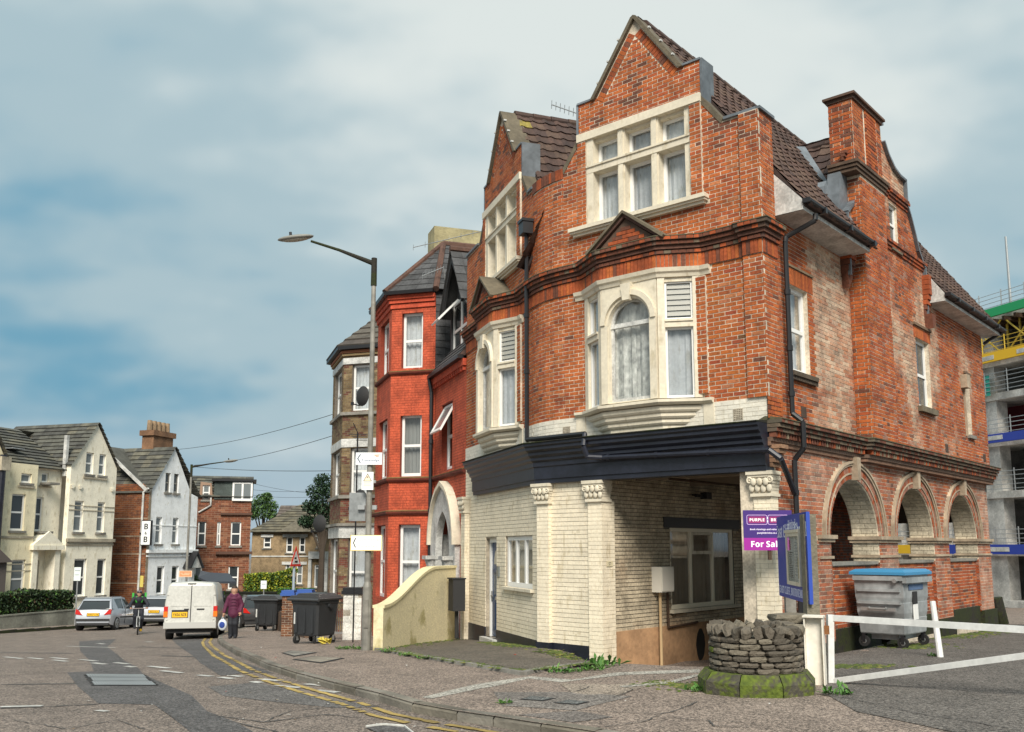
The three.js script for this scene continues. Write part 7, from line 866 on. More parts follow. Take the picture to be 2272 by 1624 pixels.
// wheeled bins
function wheelBin() { const t = thing('wheeled_bin', 'charcoal plastic wheeled bin with closed lid beside the white gate pier', 'bin', V(0, 0, 0), 'large wheeled bins on the pavement'); const w = 0.44, d = 0.38, g = new GB(); const lay = [[0.2, 0.86], [0.24, 0.9], [0.95, 1.0], [1.0, 1.06], [1.06, 1.06]]; const ring = (k, y) => [[-w * k, y, -d * k], [w * k, y, -d * k], [w * k, y, d * k], [-w * k, y, d * k]]; const ch = (k, y) => { const a = w * k, b = d * k, c = 0.05; return [[-a + c, y, b], [a - c, y, b], [a, y, b - c], [a, y, -b + c], [a - c, y, -b], [-a + c, y, -b], [-a, y, -b + c], [-a, y, b - c]]; };
  for (let i = 0; i + 1 < lay.length; i++) { const p = ch(lay[i][1], lay[i][0]), q = ch(lay[i + 1][1], lay[i + 1][0]); for (let k = 0; k < 8; k++) { const j = (k + 1) % 8; g.quad(p[k], p[j], q[j], q[k]); } } const bt = ch(0.86, 0.2); for (let k = 1; k < 7; k++) g.tri(bt[0], bt[k + 1], bt[k]); const dk = mat([0.028, 0.03, 0.033], { roughness: 0.5, tex: 'soft' }); const body = part('body', g, dk, t);
  const rb = new GB(); for (const x of [-0.26, 0, 0.26]) rb.prism([[x - 0.03, 0.28], [x + 0.03, 0.28], [x + 0.035, 0.92], [x - 0.035, 0.92]], d * 0.93, d * 1.0); stuff(part('rib', rb, dk, body)); const l = new GB(); l.prism([[-0.5, 1.06], [0.5, 1.06], [0.52, 1.1], [0.43, 1.17], [-0.43, 1.17], [-0.52, 1.1]], -0.44, 0.4); l.prism([[-0.38, 1.17], [0.38, 1.17], [0.3, 1.22], [-0.3, 1.22]], -0.36, 0.28); l.cyl([-0.52, 1.08, 0.43], [0.52, 1.08, 0.43], 0.035, 0.035, 8); part('lid', l, mat([0.045, 0.047, 0.05], { roughness: 0.45 }), t); for (const x of [-0.46, 0.46]) part('trunnion', new GB().cyl([x, 0.93, 0], [x * 1.12, 0.93, 0], 0.05, 0.05, 10), dk, t);
  for (const x of [-0.33, 0.33]) for (const z of [-0.28, 0.28]) { const wg = new GB(); wg.cyl([x - 0.03, 0.1, z], [x + 0.03, 0.1, z], 0.1, 0.1, 14); const wh = part('wheel', wg, M.rubber, t); part('fork', new GB().box(x - 0.05, x - 0.032, 0.08, 0.22, z - 0.03, z + 0.03).box(x + 0.032, x + 0.05, 0.08, 0.22, z - 0.03, z + 0.03), M.steel, wh); } part('sticker', panel(0.1, 0.28, -0.3, 0.62, 0.372), M.whitePaint, t); return t; }
{ const b = wheelBin(); const p = gnd(697, 1427, 0.1); b.position.copy(p); b.rotation.y = -0.55; const q = gnd(598, 1399, 0.1); const c = again(b, q, -0.25, 'charcoal plastic wheeled bin with closed lid beside the blue capped brick pier'); c.scale.setScalar(1.12); }
// gate piers, low walls and railings in front of the terrace
{
  const pier = (x0, x1, yt, yb, label, body, cap, d = 0.45) => { const p = gnd((x0 + x1) / 2, yb, 0.1), w = (x1 - x0) / 2100 * -p.z, h = atz(x0, yt, p.z).y - p.y; const t = thing('gate_pier', label, 'pier', p); const g = new GB(); if (body === 'white') { g.box(-w / 2, w / 2, -0.2, h - 0.16, -d, 0, [0.85, 0.82, 0.74]); bricks(g, { x0: -w / 2, x1: w / 2, y0: 0, y1: h - 0.17, z: 0.01, proud: 0.01, h: 0.16, L: 0.4, j: 0.012, col: (x, y, R) => tone(R() < 0.12 ? [0.45, 0.4, 0.33] : [0.9, 0.88, 0.82], 0.9 + 0.15 * R()), seed: 71 }); } else { g.box(-w / 2 + 0.01, w / 2 - 0.01, -0.2, h - 0.18, -d, -0.008, [0.5, 0.42, 0.33]); bricks(g, { x0: -w / 2, x1: w / 2, y0: 0, y1: h - 0.18, z: 0, col: (x, y, R) => pickTone(R, [[[0.22, 0.09, 0.04], 0.6], [[0.13, 0.055, 0.03], 0.4]]), seed: 72 }); } part('shaft', g, M.brick, t); const c = new GB(); c.box(-w / 2 - 0.05, w / 2 + 0.05, h - 0.17, h - 0.08, -d - 0.04, 0.06); c.box(-w / 2 - 0.02, w / 2 + 0.02, h - 0.08, h, -d - 0.01, 0.03); part('cap', c, cap, t); return t; };
  const blueCap = mat([0.03, 0.09, 0.33], { roughness: 0.5 }); pier(760, 800, 1304, 1420, 'white painted brick gate pier with black cap', 'white', M.black); pier(824, 852, 1308, 1400, 'white pier with black cap behind the curved wall', 'white', M.black); pier(623, 648, 1310, 1412, 'brown brick gate pier with blue cap beside the bins', 'brick', blueCap); pier(658, 688, 1308, 1412, 'brown brick gate pier with blue cap behind the black bin', 'brick', blueCap);
  const a = gnd(735, 1418, 0.1), b = gnd(762, 1418, 0.1); const t = thing('railing', 'grey iron garden railing between the bin and the white pier', 'railing', a); const g = new GB(); const z0 = 0; for (let i = 0; i < 9; i++) part('bar', new GB().cyl([i * 0.055, 0.15, 0], [i * 0.055, 1.0, 0], 0.009, 0.009, 5), M.steel, t); part('rail', new GB().box(-0.03, 0.5, 0.98, 1.02, -0.015, 0.015).box(-0.03, 0.5, 0.15, 0.19, -0.015, 0.015), M.steel, t); t.rotation.y = 0.15;
  const lw = new GB(); const p = FL.pt(-9.2, 0, 3.2), q = FL.pt(-19, 0, 3.2); segM([[q.x, q.z], [p.x, p.z]], (m, l) => { lw.m = m; const y = ground(q.x, q.z), y2 = ground(p.x, p.z); for (let i = 0; i < 8; i++) { const yy = lerp(y, y2, i / 8); lw.box(i * l / 8, (i + 1) * l / 8, yy - 0.3, yy + 0.85, -0.2, 0); } }); solo('front_wall', lw, mat([0.17, 0.1, 0.06], { tex: 'mottle', bump: 'grainB', bs: 0.01 }), 'low brown front garden wall running along the yellow brick house', 'wall');
  // timber boards leaning over the bins
  const tb = new GB(); tb.m = new THREE.Matrix4().makeRotationZ(0.42).setPosition(0, 1.05, -0.4); tb.box(-0.5, 0.9, -0.02, 0.02, -0.5, 0.5); const tp = gnd(735, 1420, 0.1); solo('loose_board', tb, mat([0.36, 0.3, 0.2], { tex: 'wood' }), 'loose timber board tipped up behind the black bin', 'board', null, tp);
  const yb = new GB(); const R = rng(8); for (let i = 0; i < 26; i++) { const a2 = R() * 6.28, r = 0.16 * R(); yb.quad([Math.cos(a2) * r, 0.02 + R() * 0.1, Math.sin(a2) * r], [Math.cos(a2 + 1) * r * 1.4, R() * 0.16, Math.sin(a2 + 1) * r], [Math.cos(a2 + 2) * r, 0.1 + R() * 0.1, Math.sin(a2 + 2) * r], [0, 0.05, 0]); } solo('litter_bag', yb, mat([0.62, 0.5, 0.08]), 'crumpled yellow plastic bag under the black bin', 'litter', null, gnd(722, 1430, 0.1));
}
// warning triangle on a short post with bicycle chained to it
{
  const p = gnd(648, 1409, 0.1), t = thing('warning_post', 'grey post with a red edged triangular warning sign', 'sign post', p), H = atz(648, 1225, p.z).y - p.y; const g = new GB(); g.cyl([0, 0, 0], [0, 1.0, 0], 0.085, 0.08, 12); g.cyl([0, 1.0, 0], [0, H, 0], 0.05, 0.045, 10); part('post', g, mat([0.3, 0.36, 0.42], { roughness: 0.5 }), t);
  const hh = atz(648, 1218, p.z).y - p.y, lo = atz(648, 1256, p.z).y - p.y, hw = 0.26; const s = new GB(); s.prism([[-hw, lo], [hw, lo], [0, hh + 0.1]], 0.05, 0.07); const tr = part('triangle', s, mat([0.45, 0.03, 0.02], { roughness: 0.5 }), t); const f = new GB(); f.prism([[-hw * 0.72, lo + 0.07], [hw * 0.72, lo + 0.07], [0, hh - 0.05]], 0.068, 0.074); part('field', f, M.whitePaint, tr); const k = new GB(); k.box(-0.06, 0.08, lo + 0.12, lo + 0.18, 0.07, 0.078); k.box(-0.08, 0.02, lo + 0.24, lo + 0.3, 0.07, 0.078); part('symbol', k, M.black, tr); t.rotation.y = 1.05;
  const r = new GB(); r.box(-0.09, 0.09, 0.75, 0.93, 0.09, 0.12); solo('amber_reflector', r, mat([0.8, 0.2, 0.01], { roughness: 0.3 }), 'bright amber reflector low behind the warning post', 'reflector', null, gnd(662, 1404, 0.1));
}
// thin sign plates across the road
{ const mk = (name, label, px, py0, py1, z, w, h, m) => { const a = atz(px, py0, z), g = ground(a.x, z) + 0.1, t = thing(name, label, 'sign', V(a.x, g, z)); part('post', new GB().cyl([0, 0, 0], [0, a.y - g, 0], 0.035, 0.035, 8), M.steel, t); part('plate', new GB().box(-w / 2, w / 2, a.y - g - h, a.y - g, 0.04, 0.06), M.galv, t); part('face', panel(w * 0.98, h * 0.97, 0, a.y - g - h / 2, 0.064), m, t); };
  mk('parking_plate', 'small white parking plate on a thin post before the low wall', 174, 1258, 1380, -46, 0.34, 0.66, ctex(64, 128, (c) => { c.fillStyle = '#d9dfdc'; c.fillRect(0, 0, 64, 128); c.fillStyle = '#6f7b80'; c.fillRect(8, 30, 48, 6); c.fillRect(8, 70, 40, 5); }));
  mk('no_parking_plate', 'orange bordered no parking sign beside the white van', 413, 1266, 1290, -45, 0.62, 0.3, ctex(256, 128, (c) => { c.fillStyle = '#f2cdaa'; c.fillRect(0, 0, 256, 128); c.strokeStyle = '#c9622a'; c.lineWidth = 12; c.strokeRect(18, 18, 220, 92); c.fillStyle = '#d9702f'; c.fillRect(30, 28, 196, 72); txt(c, 'NO PARKING', 128, 50, 'bold 30px sans-serif', '#f7e0c8'); c.fillStyle = '#f2cdaa'; c.fillRect(45, 74, 166, 14); }));
  mk('street_plate', 'small white plate on a post before the golden hedge', 586, 1288, 1370, -58, 0.36, 0.5, ctex(64, 64, (c) => { c.fillStyle = '#dfe4e6'; c.fillRect(0, 0, 64, 64); c.fillStyle = '#8a9499'; c.fillRect(10, 24, 44, 6); })); }
// purple estate agent's board
{
  const z = -15.02, a = atz(1651, 1221, z), b = atz(1756, 1132, z), w = b.x - a.x, h = b.y - a.y, t = thing('for_sale_board', 'purple for sale board fixed to the white pier of the passage', 'sign', V(a.x, a.y, z)); part('plate', new GB().box(0, w, 0, h, -0.012, 0), M.whitePaint, t);
  part('face', panel(w, h, w / 2, h / 2, 0.003), ctex(800, 680, (c, W, H) => { c.fillStyle = '#3b1f72'; c.fillRect(0, 0, W, H); c.fillStyle = '#9a1f92'; c.fillRect(0, 470, W, 210); c.strokeStyle = '#d9b6e2'; c.lineWidth = 8; const rr = (x, y, w2, h2, r) => { c.beginPath(); c.moveTo(x + r, y); c.lineTo(x + w2 - r, y); c.quadraticCurveTo(x + w2, y, x + w2, y + r); c.lineTo(x + w2, y + h2 - r); c.quadraticCurveTo(x + w2, y + h2, x + w2 - r, y + h2); c.lineTo(x + r, y + h2); c.quadraticCurveTo(x, y + h2, x, y + h2 - r); c.lineTo(x, y + r); c.quadraticCurveTo(x, y, x + r, y); c.closePath(); }; rr(62, 82, 330, 160, 30); c.stroke(); rr(408, 82, 330, 160, 30); c.stroke(); c.fillStyle = '#8b2468'; rr(85, 105, 285, 115, 16); c.fill(); rr(430, 105, 285, 115, 16); c.fill(); txt(c, 'PURPLE', 228, 164, 'bold 70px sans-serif', '#ffffff'); txt(c, 'BRICKS', 572, 164, 'bold 70px sans-serif', '#ffffff'); c.fillStyle = '#fff'; c.fillRect(393, 120, 14, 30); c.fillRect(393, 175, 14, 30); txt(c, 'Book viewings and valuations at', 400, 325, 'bold 38px sans-serif', '#f1e8f6'); txt(c, 'purplebricks.co.uk', 400, 385, 'bold 40px sans-serif', '#f1e8f6'); txt(c, 'For Sale', 370, 575, 'bold 138px sans-serif', '#ffffff'); }), t);
  const br = new GB(); br.box(w * 0.5, w * 0.5 + 0.05, -0.15, h, -0.07, -0.013); br.box(w * 0.2, w * 0.85, h * 0.2, h * 0.27, -0.11, -0.07); part('batten', br, M.brown, t);
}
// blue notice board
{
  const A = V(3.955, 0, -14.1), B = V(3.71, 0, -11.9), F = FR(A, B.clone().sub(A)), L = A.distanceTo(B), t = thing('notice_board', 'royal blue church notice board with a framed glass case', 'notice board', F.pt(L / 2, 0, 0)); const y0 = 0.92, y1 = 2.07, blue = mat([0.02, 0.06, 0.36], { roughness: 0.45 });
  part('panel', new GB().box(0, L, y0, y1, -0.045, 0), blue, t, F);
  const f = part('lettering', panel(L * 0.998, (y1 - y0) * 0.998, L / 2, (y0 + y1) / 2, 0.003), ctex(1600, 840, (c, W, H) => { c.fillStyle = '#1c3aa0'; c.fillRect(0, 0, W, H); const w = '#e8ecf4'; txt(c, 'East Cliff', 350, 160, 'bold 175px serif', w); txt(c, 'United', 880, 100, 'bold 120px serif', w); txt(c, 'Reformed', 890, 220, 'bold 104px serif', w); txt(c, 'Church', 1340, 160, 'bold 175px serif', w); txt(c, 'EAST CLIFF, BOURNEMOUTH', 800, 765, 'bold 104px serif', '#dfe6f4'); }), t, F);
  const c0 = 0.42 * L, c1 = 0.8 * L; const fr = new GB(); fr.box(c0 - 0.06, c0, 1.12, 1.82, 0.003, 0.035); fr.box(c1, c1 + 0.06, 1.12, 1.82, 0.003, 0.035); fr.box(c0, c1, 1.12, 1.17, 0.003, 0.035); fr.box(c0, c1, 1.77, 1.82, 0.003, 0.035); fr.box(c0 - 0.06, c1 + 0.06, 1.82, 1.86, 0.003, 0.05); const cs = part('display_case', fr, M.cream, t, F);
  const R = rng(4); part('posters', panel(c1 - c0, 0.6, (c0 + c1) / 2, 1.47, 0.012), ctex(512, 400, (c, W, H) => { c.fillStyle = '#c9cfc9'; c.fillRect(0, 0, W, H); c.fillStyle = '#e3e6e2'; c.fillRect(18, 20, 210, 360); c.fillRect(250, 20, 240, 360); c.fillStyle = '#9a4a2a'; c.fillRect(28, 30, 80, 90); for (let i = 0; i < 14; i++) { c.fillStyle = i % 4 ? '#59605f' : '#20262a'; c.fillRect(34, 140 + i * 17, 90 + R() * 90, 8); } for (let i = 0; i < 12; i++) { c.fillStyle = '#7d8688'; c.fillRect(270, 50 + i * 26, 60 + R() * 130, 6); } c.fillStyle = '#a39238'; c.fillRect(400, 190, 70, 180); }), cs); part('pane', new GB().box(c0, c1, 1.17, 1.77, 0.025, 0.028), M.glass, cs);
  part('post', new GB().box(0.1, 0.24, -0.25, 2.0, -0.19, -0.046), M.concrete, t, F); part('post', new GB().box(L - 0.42, L - 0.3, -0.15, 0.92, -0.1, 0), mat([0.3, 0.25, 0.17], { tex: 'wood' }), t, F);
  const cp = atz(1801, 1380, -12.05), cg = ground(cp.x, cp.z); const pg = new GB(); pg.box(-0.075, 0.085, 0, 2.04 - cg, -0.08, 0.08); solo('concrete_post', pg, mat([0.36, 0.32, 0.23], { tex: 'mottle', bump: 'grainB', bs: 0.012 }), 'rough concrete post at the end of the blue notice board', 'post', null, V(cp.x, cg, cp.z));
}
// round stone planter
{
  const c = V(2.76, ground(2.76, -10.9) + 0.1, -10.9), t = thing('stone_planter', 'round grey rubble stone planter with upright coping stones on a mossy plinth', 'planter', c), R = rng(15);
  const stone = (w, h, d, r = 0.02) => { const g = new THREE.BoxGeometry(w, h, d, 3, 2, 2), p = g.attributes.position; for (let i = 0; i < p.count; i++) { const v = V(p.getX(i), p.getY(i), p.getZ(i)); const e = (Math.abs(v.x) > w * 0.49 ? 1 : 0) + (Math.abs(v.y) > h * 0.49 ? 1 : 0) + (Math.abs(v.z) > d * 0.49 ? 1 : 0); const k = e === 3 ? 0.84 : e === 2 ? 0.93 : 1; const n = (hash3(Math.round(v.x * 300), Math.round(v.y * 300), Math.round(v.z * 300 + w * 999)) - 0.5) * r; p.setXYZ(i, v.x * k + n, v.y * k + n * 0.7, v.z * k + n); } const q = planar(g.toNonIndexed()); q.computeVertexNormals(); return q; };
  const mats = [[0.22, 0.185, 0.14], [0.27, 0.23, 0.175], [0.17, 0.145, 0.11], [0.34, 0.295, 0.22]].map((q) => mat(q, { tex: 'mottle', bump: 'grainB', bs: 0.012 })), mossM = mat([0.66, 0.64, 0.52], { tex: 'moss', bump: 'grainB', bs: 0.01 });
  const pl = new GB(), n = 9; const plin = (r0, r1, y0, y1, a0, a1) => { const g = new GB(); const P = (r, a, y) => [Math.cos(a) * r, y, Math.sin(a) * r]; g.quad(P(r0, a1, y0), P(r0, a0, y0), P(r0, a0, y1 - 0.1), P(r0, a1, y1 - 0.1)); g.quad(P(r0, a1, y1 - 0.1), P(r0, a0, y1 - 0.1), P(r1, a0, y1), P(r1, a1, y1)); g.quad(P(r1, a1, y1), P(r1, a0, y1), P(0.36, a0, y1), P(0.36, a1, y1)); g.quad(P(r0, a0, y0), P(0.36, a0, y0), P(0.36, a0, y1), P(r0, a0, y1 - 0.1)); g.quad(P(0.36, a1, y0), P(r0, a1, y0), P(r0, a1, y1 - 0.1), P(0.36, a1, y1)); return g; };
  for (let i = 0; i < n; i++) part('plinth_stone', plin(0.66, 0.58, -0.15, 0.24, i / n * 6.283 + 0.008, (i + 1) / n * 6.283 - 0.008), mossM, t);
  part('core', new GB().cyl([0, -0.1, 0], [0, 0.6, 0], 0.45, 0.45, 24), mat([0.09, 0.08, 0.06], { tex: 'grain' }), t);
  for (let r = 0; r < 6; r++) { const k = 14 + (r % 2); let a = r * 0.2; for (let i = 0; i < k; i++) { const da = 6.283 / k * (0.75 + 0.5 * R()), w = 0.5 * da, h = 0.063; if (a + da > 6.283 + r * 0.2) break; const s = part('stone', stone(w - 0.014, h - 0.012 + R() * 0.008, 0.14 + R() * 0.03, 0.016), R() < 0.05 ? mossM : mats[Math.floor(R() * 4)], t); const m = a + da / 2; s.position.set(Math.cos(m) * 0.44, 0.27 + r * 0.064, Math.sin(m) * 0.44); s.rotation.y = -m + Math.PI / 2 + (R() - 0.5) * 0.08; a += da; } }
  for (let i = 0; i < 25; i++) { const m = (i + (R() - 0.5) * 0.4) / 25 * 6.283, s = part('coping_stone', stone(0.07 + R() * 0.04, 0.1 + R() * 0.07, 0.15 + R() * 0.06, 0.03), mats[Math.floor(R() * 4)], t); s.position.set(Math.cos(m) * 0.44, 0.66 + R() * 0.03, Math.sin(m) * 0.44); s.rotation.set((R() - 0.5) * 0.25, -m + Math.PI / 2 + (R() - 0.5) * 0.3, (R() - 0.5) * 0.8 + 0.3); }
  part('soil', new GB().cyl([0, 0.57, 0], [0, 0.62, 0], 0.38, 0.36, 20), mat([0.05, 0.045, 0.03]), t);
  const q = gnd(1760, 1515, 0.1), t2 = thing('stone_pier', 'short squared stone pier joined to the round planter', 'pier', q); for (let r = 0; r < 7; r++) for (const s of [-1, 1]) { const o = part('stone', stone(0.17 + (r % 2 ? s : -s) * 0.03, 0.095, 0.3, 0.02), mats[Math.floor(R() * 4)], t2); o.position.set(s * 0.09 - (r % 2 ? 0.015 : -0.015), 0.05 + r * 0.1, -0.12); } const cp = part('cap', stone(0.44, 0.1, 0.4, 0.03), mats[3], t2); cp.position.set(0, 0.76, -0.12);
}
// white barrier gate
{
  const rust = mat([0.85, 0.8, 0.7], { tex: 'stain', roughness: 0.6 }), rst = mat([0.25, 0.1, 0.03], { tex: 'grain' }); const pB = gnd(1812, 1520, 0.1), H = 0.80 - pB.y; const t = thing('gate_post', 'rust streaked white steel gate post beside the stone planter', 'post', pB); const g = new GB(); g.box(-0.1, 0.1, 0, H, -0.11, -0.095); g.box(-0.1, 0.1, 0, H, 0.095, 0.11); g.box(-0.012, 0.012, 0, H, -0.095, 0.095); const s = part('section', g, rust, t); s.rotation.y = 1.15; part('cap_plate', new GB().box(-0.12, 0.12, H, H + 0.02, -0.12, 0.12), rust, t).rotation.y = 1.15; part('hinge', new GB().box(0.07, 0.17, H - 0.2, H - 0.1, -0.03, 0.03), rst, t);
  const a = atz(1842, 1371, -11.6), b = atz(2272, 1397, -10.05), dir = b.clone().sub(a); const e = a.clone().addScaledVector(dir, 1.7), lo = atz(1843, 1516, -11.6), lb = atz(2272, 1457, -10.05), le = lo.clone().add(lb.clone().sub(lo).multiplyScalar(1.7)); const T = thing('barrier_gate', 'white square tube barrier gate with a rising lower brace', 'gate', V(a.x, pB.y, a.z)); const wp = mat([0.74, 0.74, 0.72], { tex: 'soft', roughness: 0.45 });
  const bar = (name, p, q, s) => { const d = q.clone().sub(p), l = d.length(), gm = new GB(); gm.box(0, l, -s, s, -s, s); const o = part(name, gm, wp, T); o.position.copy(p).sub(T.position); o.quaternion.setFromUnitVectors(V(1, 0, 0), d.normalize()); return o; };
  bar('top_rail', a.clone().add(V(0.04, 0, 0.01)), e, 0.035); bar('brace', lo.clone().add(V(0.04, 0.03, 0.01)), le, 0.03); bar('stile', V(a.x, a.y + 0.04, a.z), V(lo.x, pB.y - 0.0, lo.z), 0.036);
  const bp = gnd(2087, 1459, 0.1), top = atz(2069, 1334, bp.z - 0.2); const bo = new GB(); bo.cyl([0, -0.05, 0], top.clone().sub(bp).toArray(), 0.05, 0.045, 10); solo('leaning_bollard', bo, wp, 'slender white bollard leaning in the yard before the metal bin', 'bollard', null, bp);
}
// galvanised four wheeled bin with blue lid
{
  const n = V(6.98, 0, -17.0), y = ground(6.9, -17.4) + 0.106, F = FR(n, V(0.84, 0, -0.9)), t = thing('metal_waste_bin', 'galvanised steel four wheeled waste bin with a blue lid beside the arcade', 'waste bin', F.pt(0.6, y, -0.45)); const W = 1.23, D = 0.9, h0 = 0.24, h1 = 1.3; const G = (a, yy, w) => [a, y + yy, w]; const g = new GB(); const ring = (k, yy) => { const ix = (1 - k) * W / 2, iz = (1 - k) * D / 2; return [[ix, y + yy, -iz], [W - ix, y + yy, -iz], [W - ix, y + yy, -D + iz], [ix, y + yy, -D + iz]]; };
  const prof = [[0.86, h0], [0.88, h0 + 0.02], [0.915, 0.52], [0.9, 0.53], [0.94, 0.62], [0.955, 0.8], [0.945, 0.81], [0.975, 0.9], [0.985, 1.08], [1, h1]]; for (let i = 0; i + 1 < prof.length; i++) { const p = ring(...prof[i]), q = ring(...prof[i + 1]); for (let k = 0; k < 4; k++) { const j = (k + 1) % 4; g.quad(p[k], p[j], q[j], q[k]); } } const bt = ring(0.86, h0); g.quad(bt[3], bt[2], bt[1], bt[0]); part('body', g, M.galv, t, F);
  const rm = new GB(); rm.box(-0.03, W + 0.03, y + 1.16, y + 1.26, 0.0, 0.07); rm.box(-0.05, 0.0, y + 1.2, y + 1.28, -D, 0.0); part('rim', rm, M.galv, t, F); const ld = new GB(); ld.m = null; const lid = [[-0.06, 1.3, 0.06], [W + 0.06, 1.3, 0.06], [W + 0.06, 1.3, -D - 0.06], [-0.06, 1.3, -D - 0.06]].map((v) => G(...v)), up = [[0.03, 1.4, -0.02], [W - 0.03, 1.4, -0.02], [W - 0.03, 1.4, -D + 0.03], [0.03, 1.4, -D + 0.03]].map((v) => G(...v)), mid = lid.map((v) => [v[0], v[1] + 0.05, v[2]]); for (let k = 0; k < 4; k++) { const j = (k + 1) % 4; ld.quad(lid[k], lid[j], mid[j], mid[k]); ld.quad(mid[k], mid[j], up[j], up[k]); } ld.quad(up[0], up[1], up[2], up[3]); part('lid', ld, mat([0.05, 0.23, 0.42], { roughness: 0.4 }), t, F);
  const hb = new GB(); hb.box(-0.06, -0.02, y + 0.66, y + 0.72, -D * 0.85, -D * 0.15); hb.tube([G(-0.07, 0.72, -0.6), G(-0.11, 0.7, -0.6), G(-0.11, 0.7, -0.3), G(-0.07, 0.72, -0.3)], 0.018, 6); part('handle', hb, M.steel, t, F); const rb = new GB(); for (const yy of [0.78, 1.0]) rb.box(-0.03, 0.03, y + yy, y + yy + 0.05, -D * 0.93, -D * 0.07); part('rib', rb, M.galv, t, F); const tk = new GB(); for (const z of [-0.12]) tk.cyl(G(-0.02, 1.2, z), G(-0.1, 1.2, z), 0.04, 0.04, 10); part('trunnion', tk, M.steel, t, F);
  part('sump', new GB().box(0.2, W - 0.2, y + 0.14, y + h0, -D + 0.2, -0.2), M.galv, t, F); part('label_plate', new GB().box(0.42, 0.62, y + 0.78, y + 1.0, 0.0, 0.012), M.blackMatt, t, F); part('paper_notice', new GB().box(0.44, 0.63, y + 0.5, y + 0.77, -0.01, 0.012), M.white, t, F); part('faded_lettering', new GB().box(0.25, 0.95, y + 1.03, y + 1.13, 0.0, 0.005), mat([0.12, 0.2, 0.36], { tex: 'mottle' }), t, F);
  for (const [a, w] of [[0.12, -0.1], [W - 0.12, -0.1], [0.12, -D + 0.1], [W - 0.12, -D + 0.1]]) { const wg = new GB(); wg.cyl(G(a - 0.025, 0.1, w), G(a + 0.025, 0.1, w), 0.1, 0.1, 14); const wh = part('wheel', wg, M.rubber, t, F); part('hub', new GB().cyl(G(a - 0.03, 0.1, w), G(a + 0.03, 0.1, w), 0.045, 0.045, 10), M.steel, wh); part('fork', new GB().box(a - 0.045, a - 0.03, y + 0.08, y + 0.24, w - 0.03, w + 0.03).box(a + 0.03, a + 0.045, y + 0.08, y + 0.24, w - 0.03, w + 0.03), M.black, wh); }
}
// overhead wires, dishes and aerials
{
  const wire = (label, a, b, sag) => { const g = new GB(), n = 14, p = []; for (let i = 0; i <= n; i++) { const t = i / n, q = a.clone().lerp(b, t); q.y -= sag * 4 * t * (1 - t); p.push(q.clone().sub(a).toArray()); } g.tube(p, 0.013, 5); solo('overhead_wire', g, M.blackMatt, label, 'wire', 'overhead telephone wires', a); };
  const src = FL.pt(-18.6, 7.2, 0.9), src2 = FL.pt(-18.6, 6.3, 0.9), src3 = FL.pt(-18.6, 4.75, 0.9); wire('uppermost overhead wire from the yellow brick house towards the chimney pots', src, atz(395, 997, -62), 0.25); wire('middle overhead wire from the yellow brick house to the far street lamp', src2, atz(430, 1032, -60), 0.25); wire('level overhead wire from the yellow brick house to the far street lamp', src3, atz(435, 1036, -60), 0.1); for (const [y0, y1, ll] of [[1078, 1090, 'faint middle far wire strung between the dark tree and the dormer'], [1092, 1102, 'faint lowest far wire strung between the dark tree and the dormer'], [1085, 1075, 'faint highest far wire strung between the dark tree and the dormer']]) wire(ll, atz(700, y0 + 10, -90), atz(555, y1 - 4, -84), 0.15);
  const dish = (label, p, r, dir, bm = M.blackMatt) => { const t = thing('satellite_dish', label, 'satellite dish', p, 'satellite dishes'); const g = new THREE.SphereGeometry(r * 1.6, 20, 6, 0, 6.283, 0, 0.68); g.translate(0, -r * 1.6, 0); g.rotateX(-Math.PI / 2); const o = part('reflector', planar(g), bm, t); const a = new GB(); a.tube([[0, -r, 0.0], [0, -r * 0.9, -r * 0.9]], 0.02, 5); a.box(-0.05, 0.05, -r * 0.9 - 0.05, -r * 0.9 + 0.05, -r * 0.95, -r * 0.8); part('feed_arm', a, M.black, t); part('wall_bracket', new GB().tube([[0, 0, 0.05], [0.0, 0, 0.45], [0.25, 0.05, 0.55]], 0.03, 6), M.black, t); t.rotation.y = dir; return t; };
  dish('black satellite dish on the red house bay below its top window', FL.pt(-9.0, 6.35, 1.75), 0.32, 2.4); dish('black satellite dish on the red house bay below its middle window', FL.pt(-9.0, 3.1, 1.75), 0.32, 2.4); dish('round black satellite dish on the flank of the yellow brick house', FL.pt(-18.9, 2.6, 1.7), 0.36, 2.6);
  const aer = (label, p, q, n) => { const d = q.clone().sub(p), g = new GB(); g.tube([[0, 0, 0], d.toArray()], 0.014, 5); const s = V(0.05, 1, 0.2).normalize(); for (let i = 1; i <= n; i++) { const c = d.clone().multiplyScalar(i / n); g.tube([c.clone().addScaledVector(s, -0.09).toArray(), c.clone().addScaledVector(s, 0.09).toArray()], 0.007, 4); } g.tube([[0, 0.02, 0], [0.05, -0.5, -0.2]], 0.016, 5); solo('roof_aerial', g, M.steel, label, 'aerial', 'television aerials', p); };
  aer('long television aerial beside the tall front gable', FM.pt(-1.5, 10.5, -0.6), atz(1224, 232, -19.2), 9); aer('television aerial on the red house chimney', FL.pt(-6.6, 11.6, -2.4), atz(917, 549, -28.6), 8); aer('small television aerial beside the red house dormer', FL.pt(-6.2, 9.9, -0.2), atz(938, 612, -27.0), 7);
}
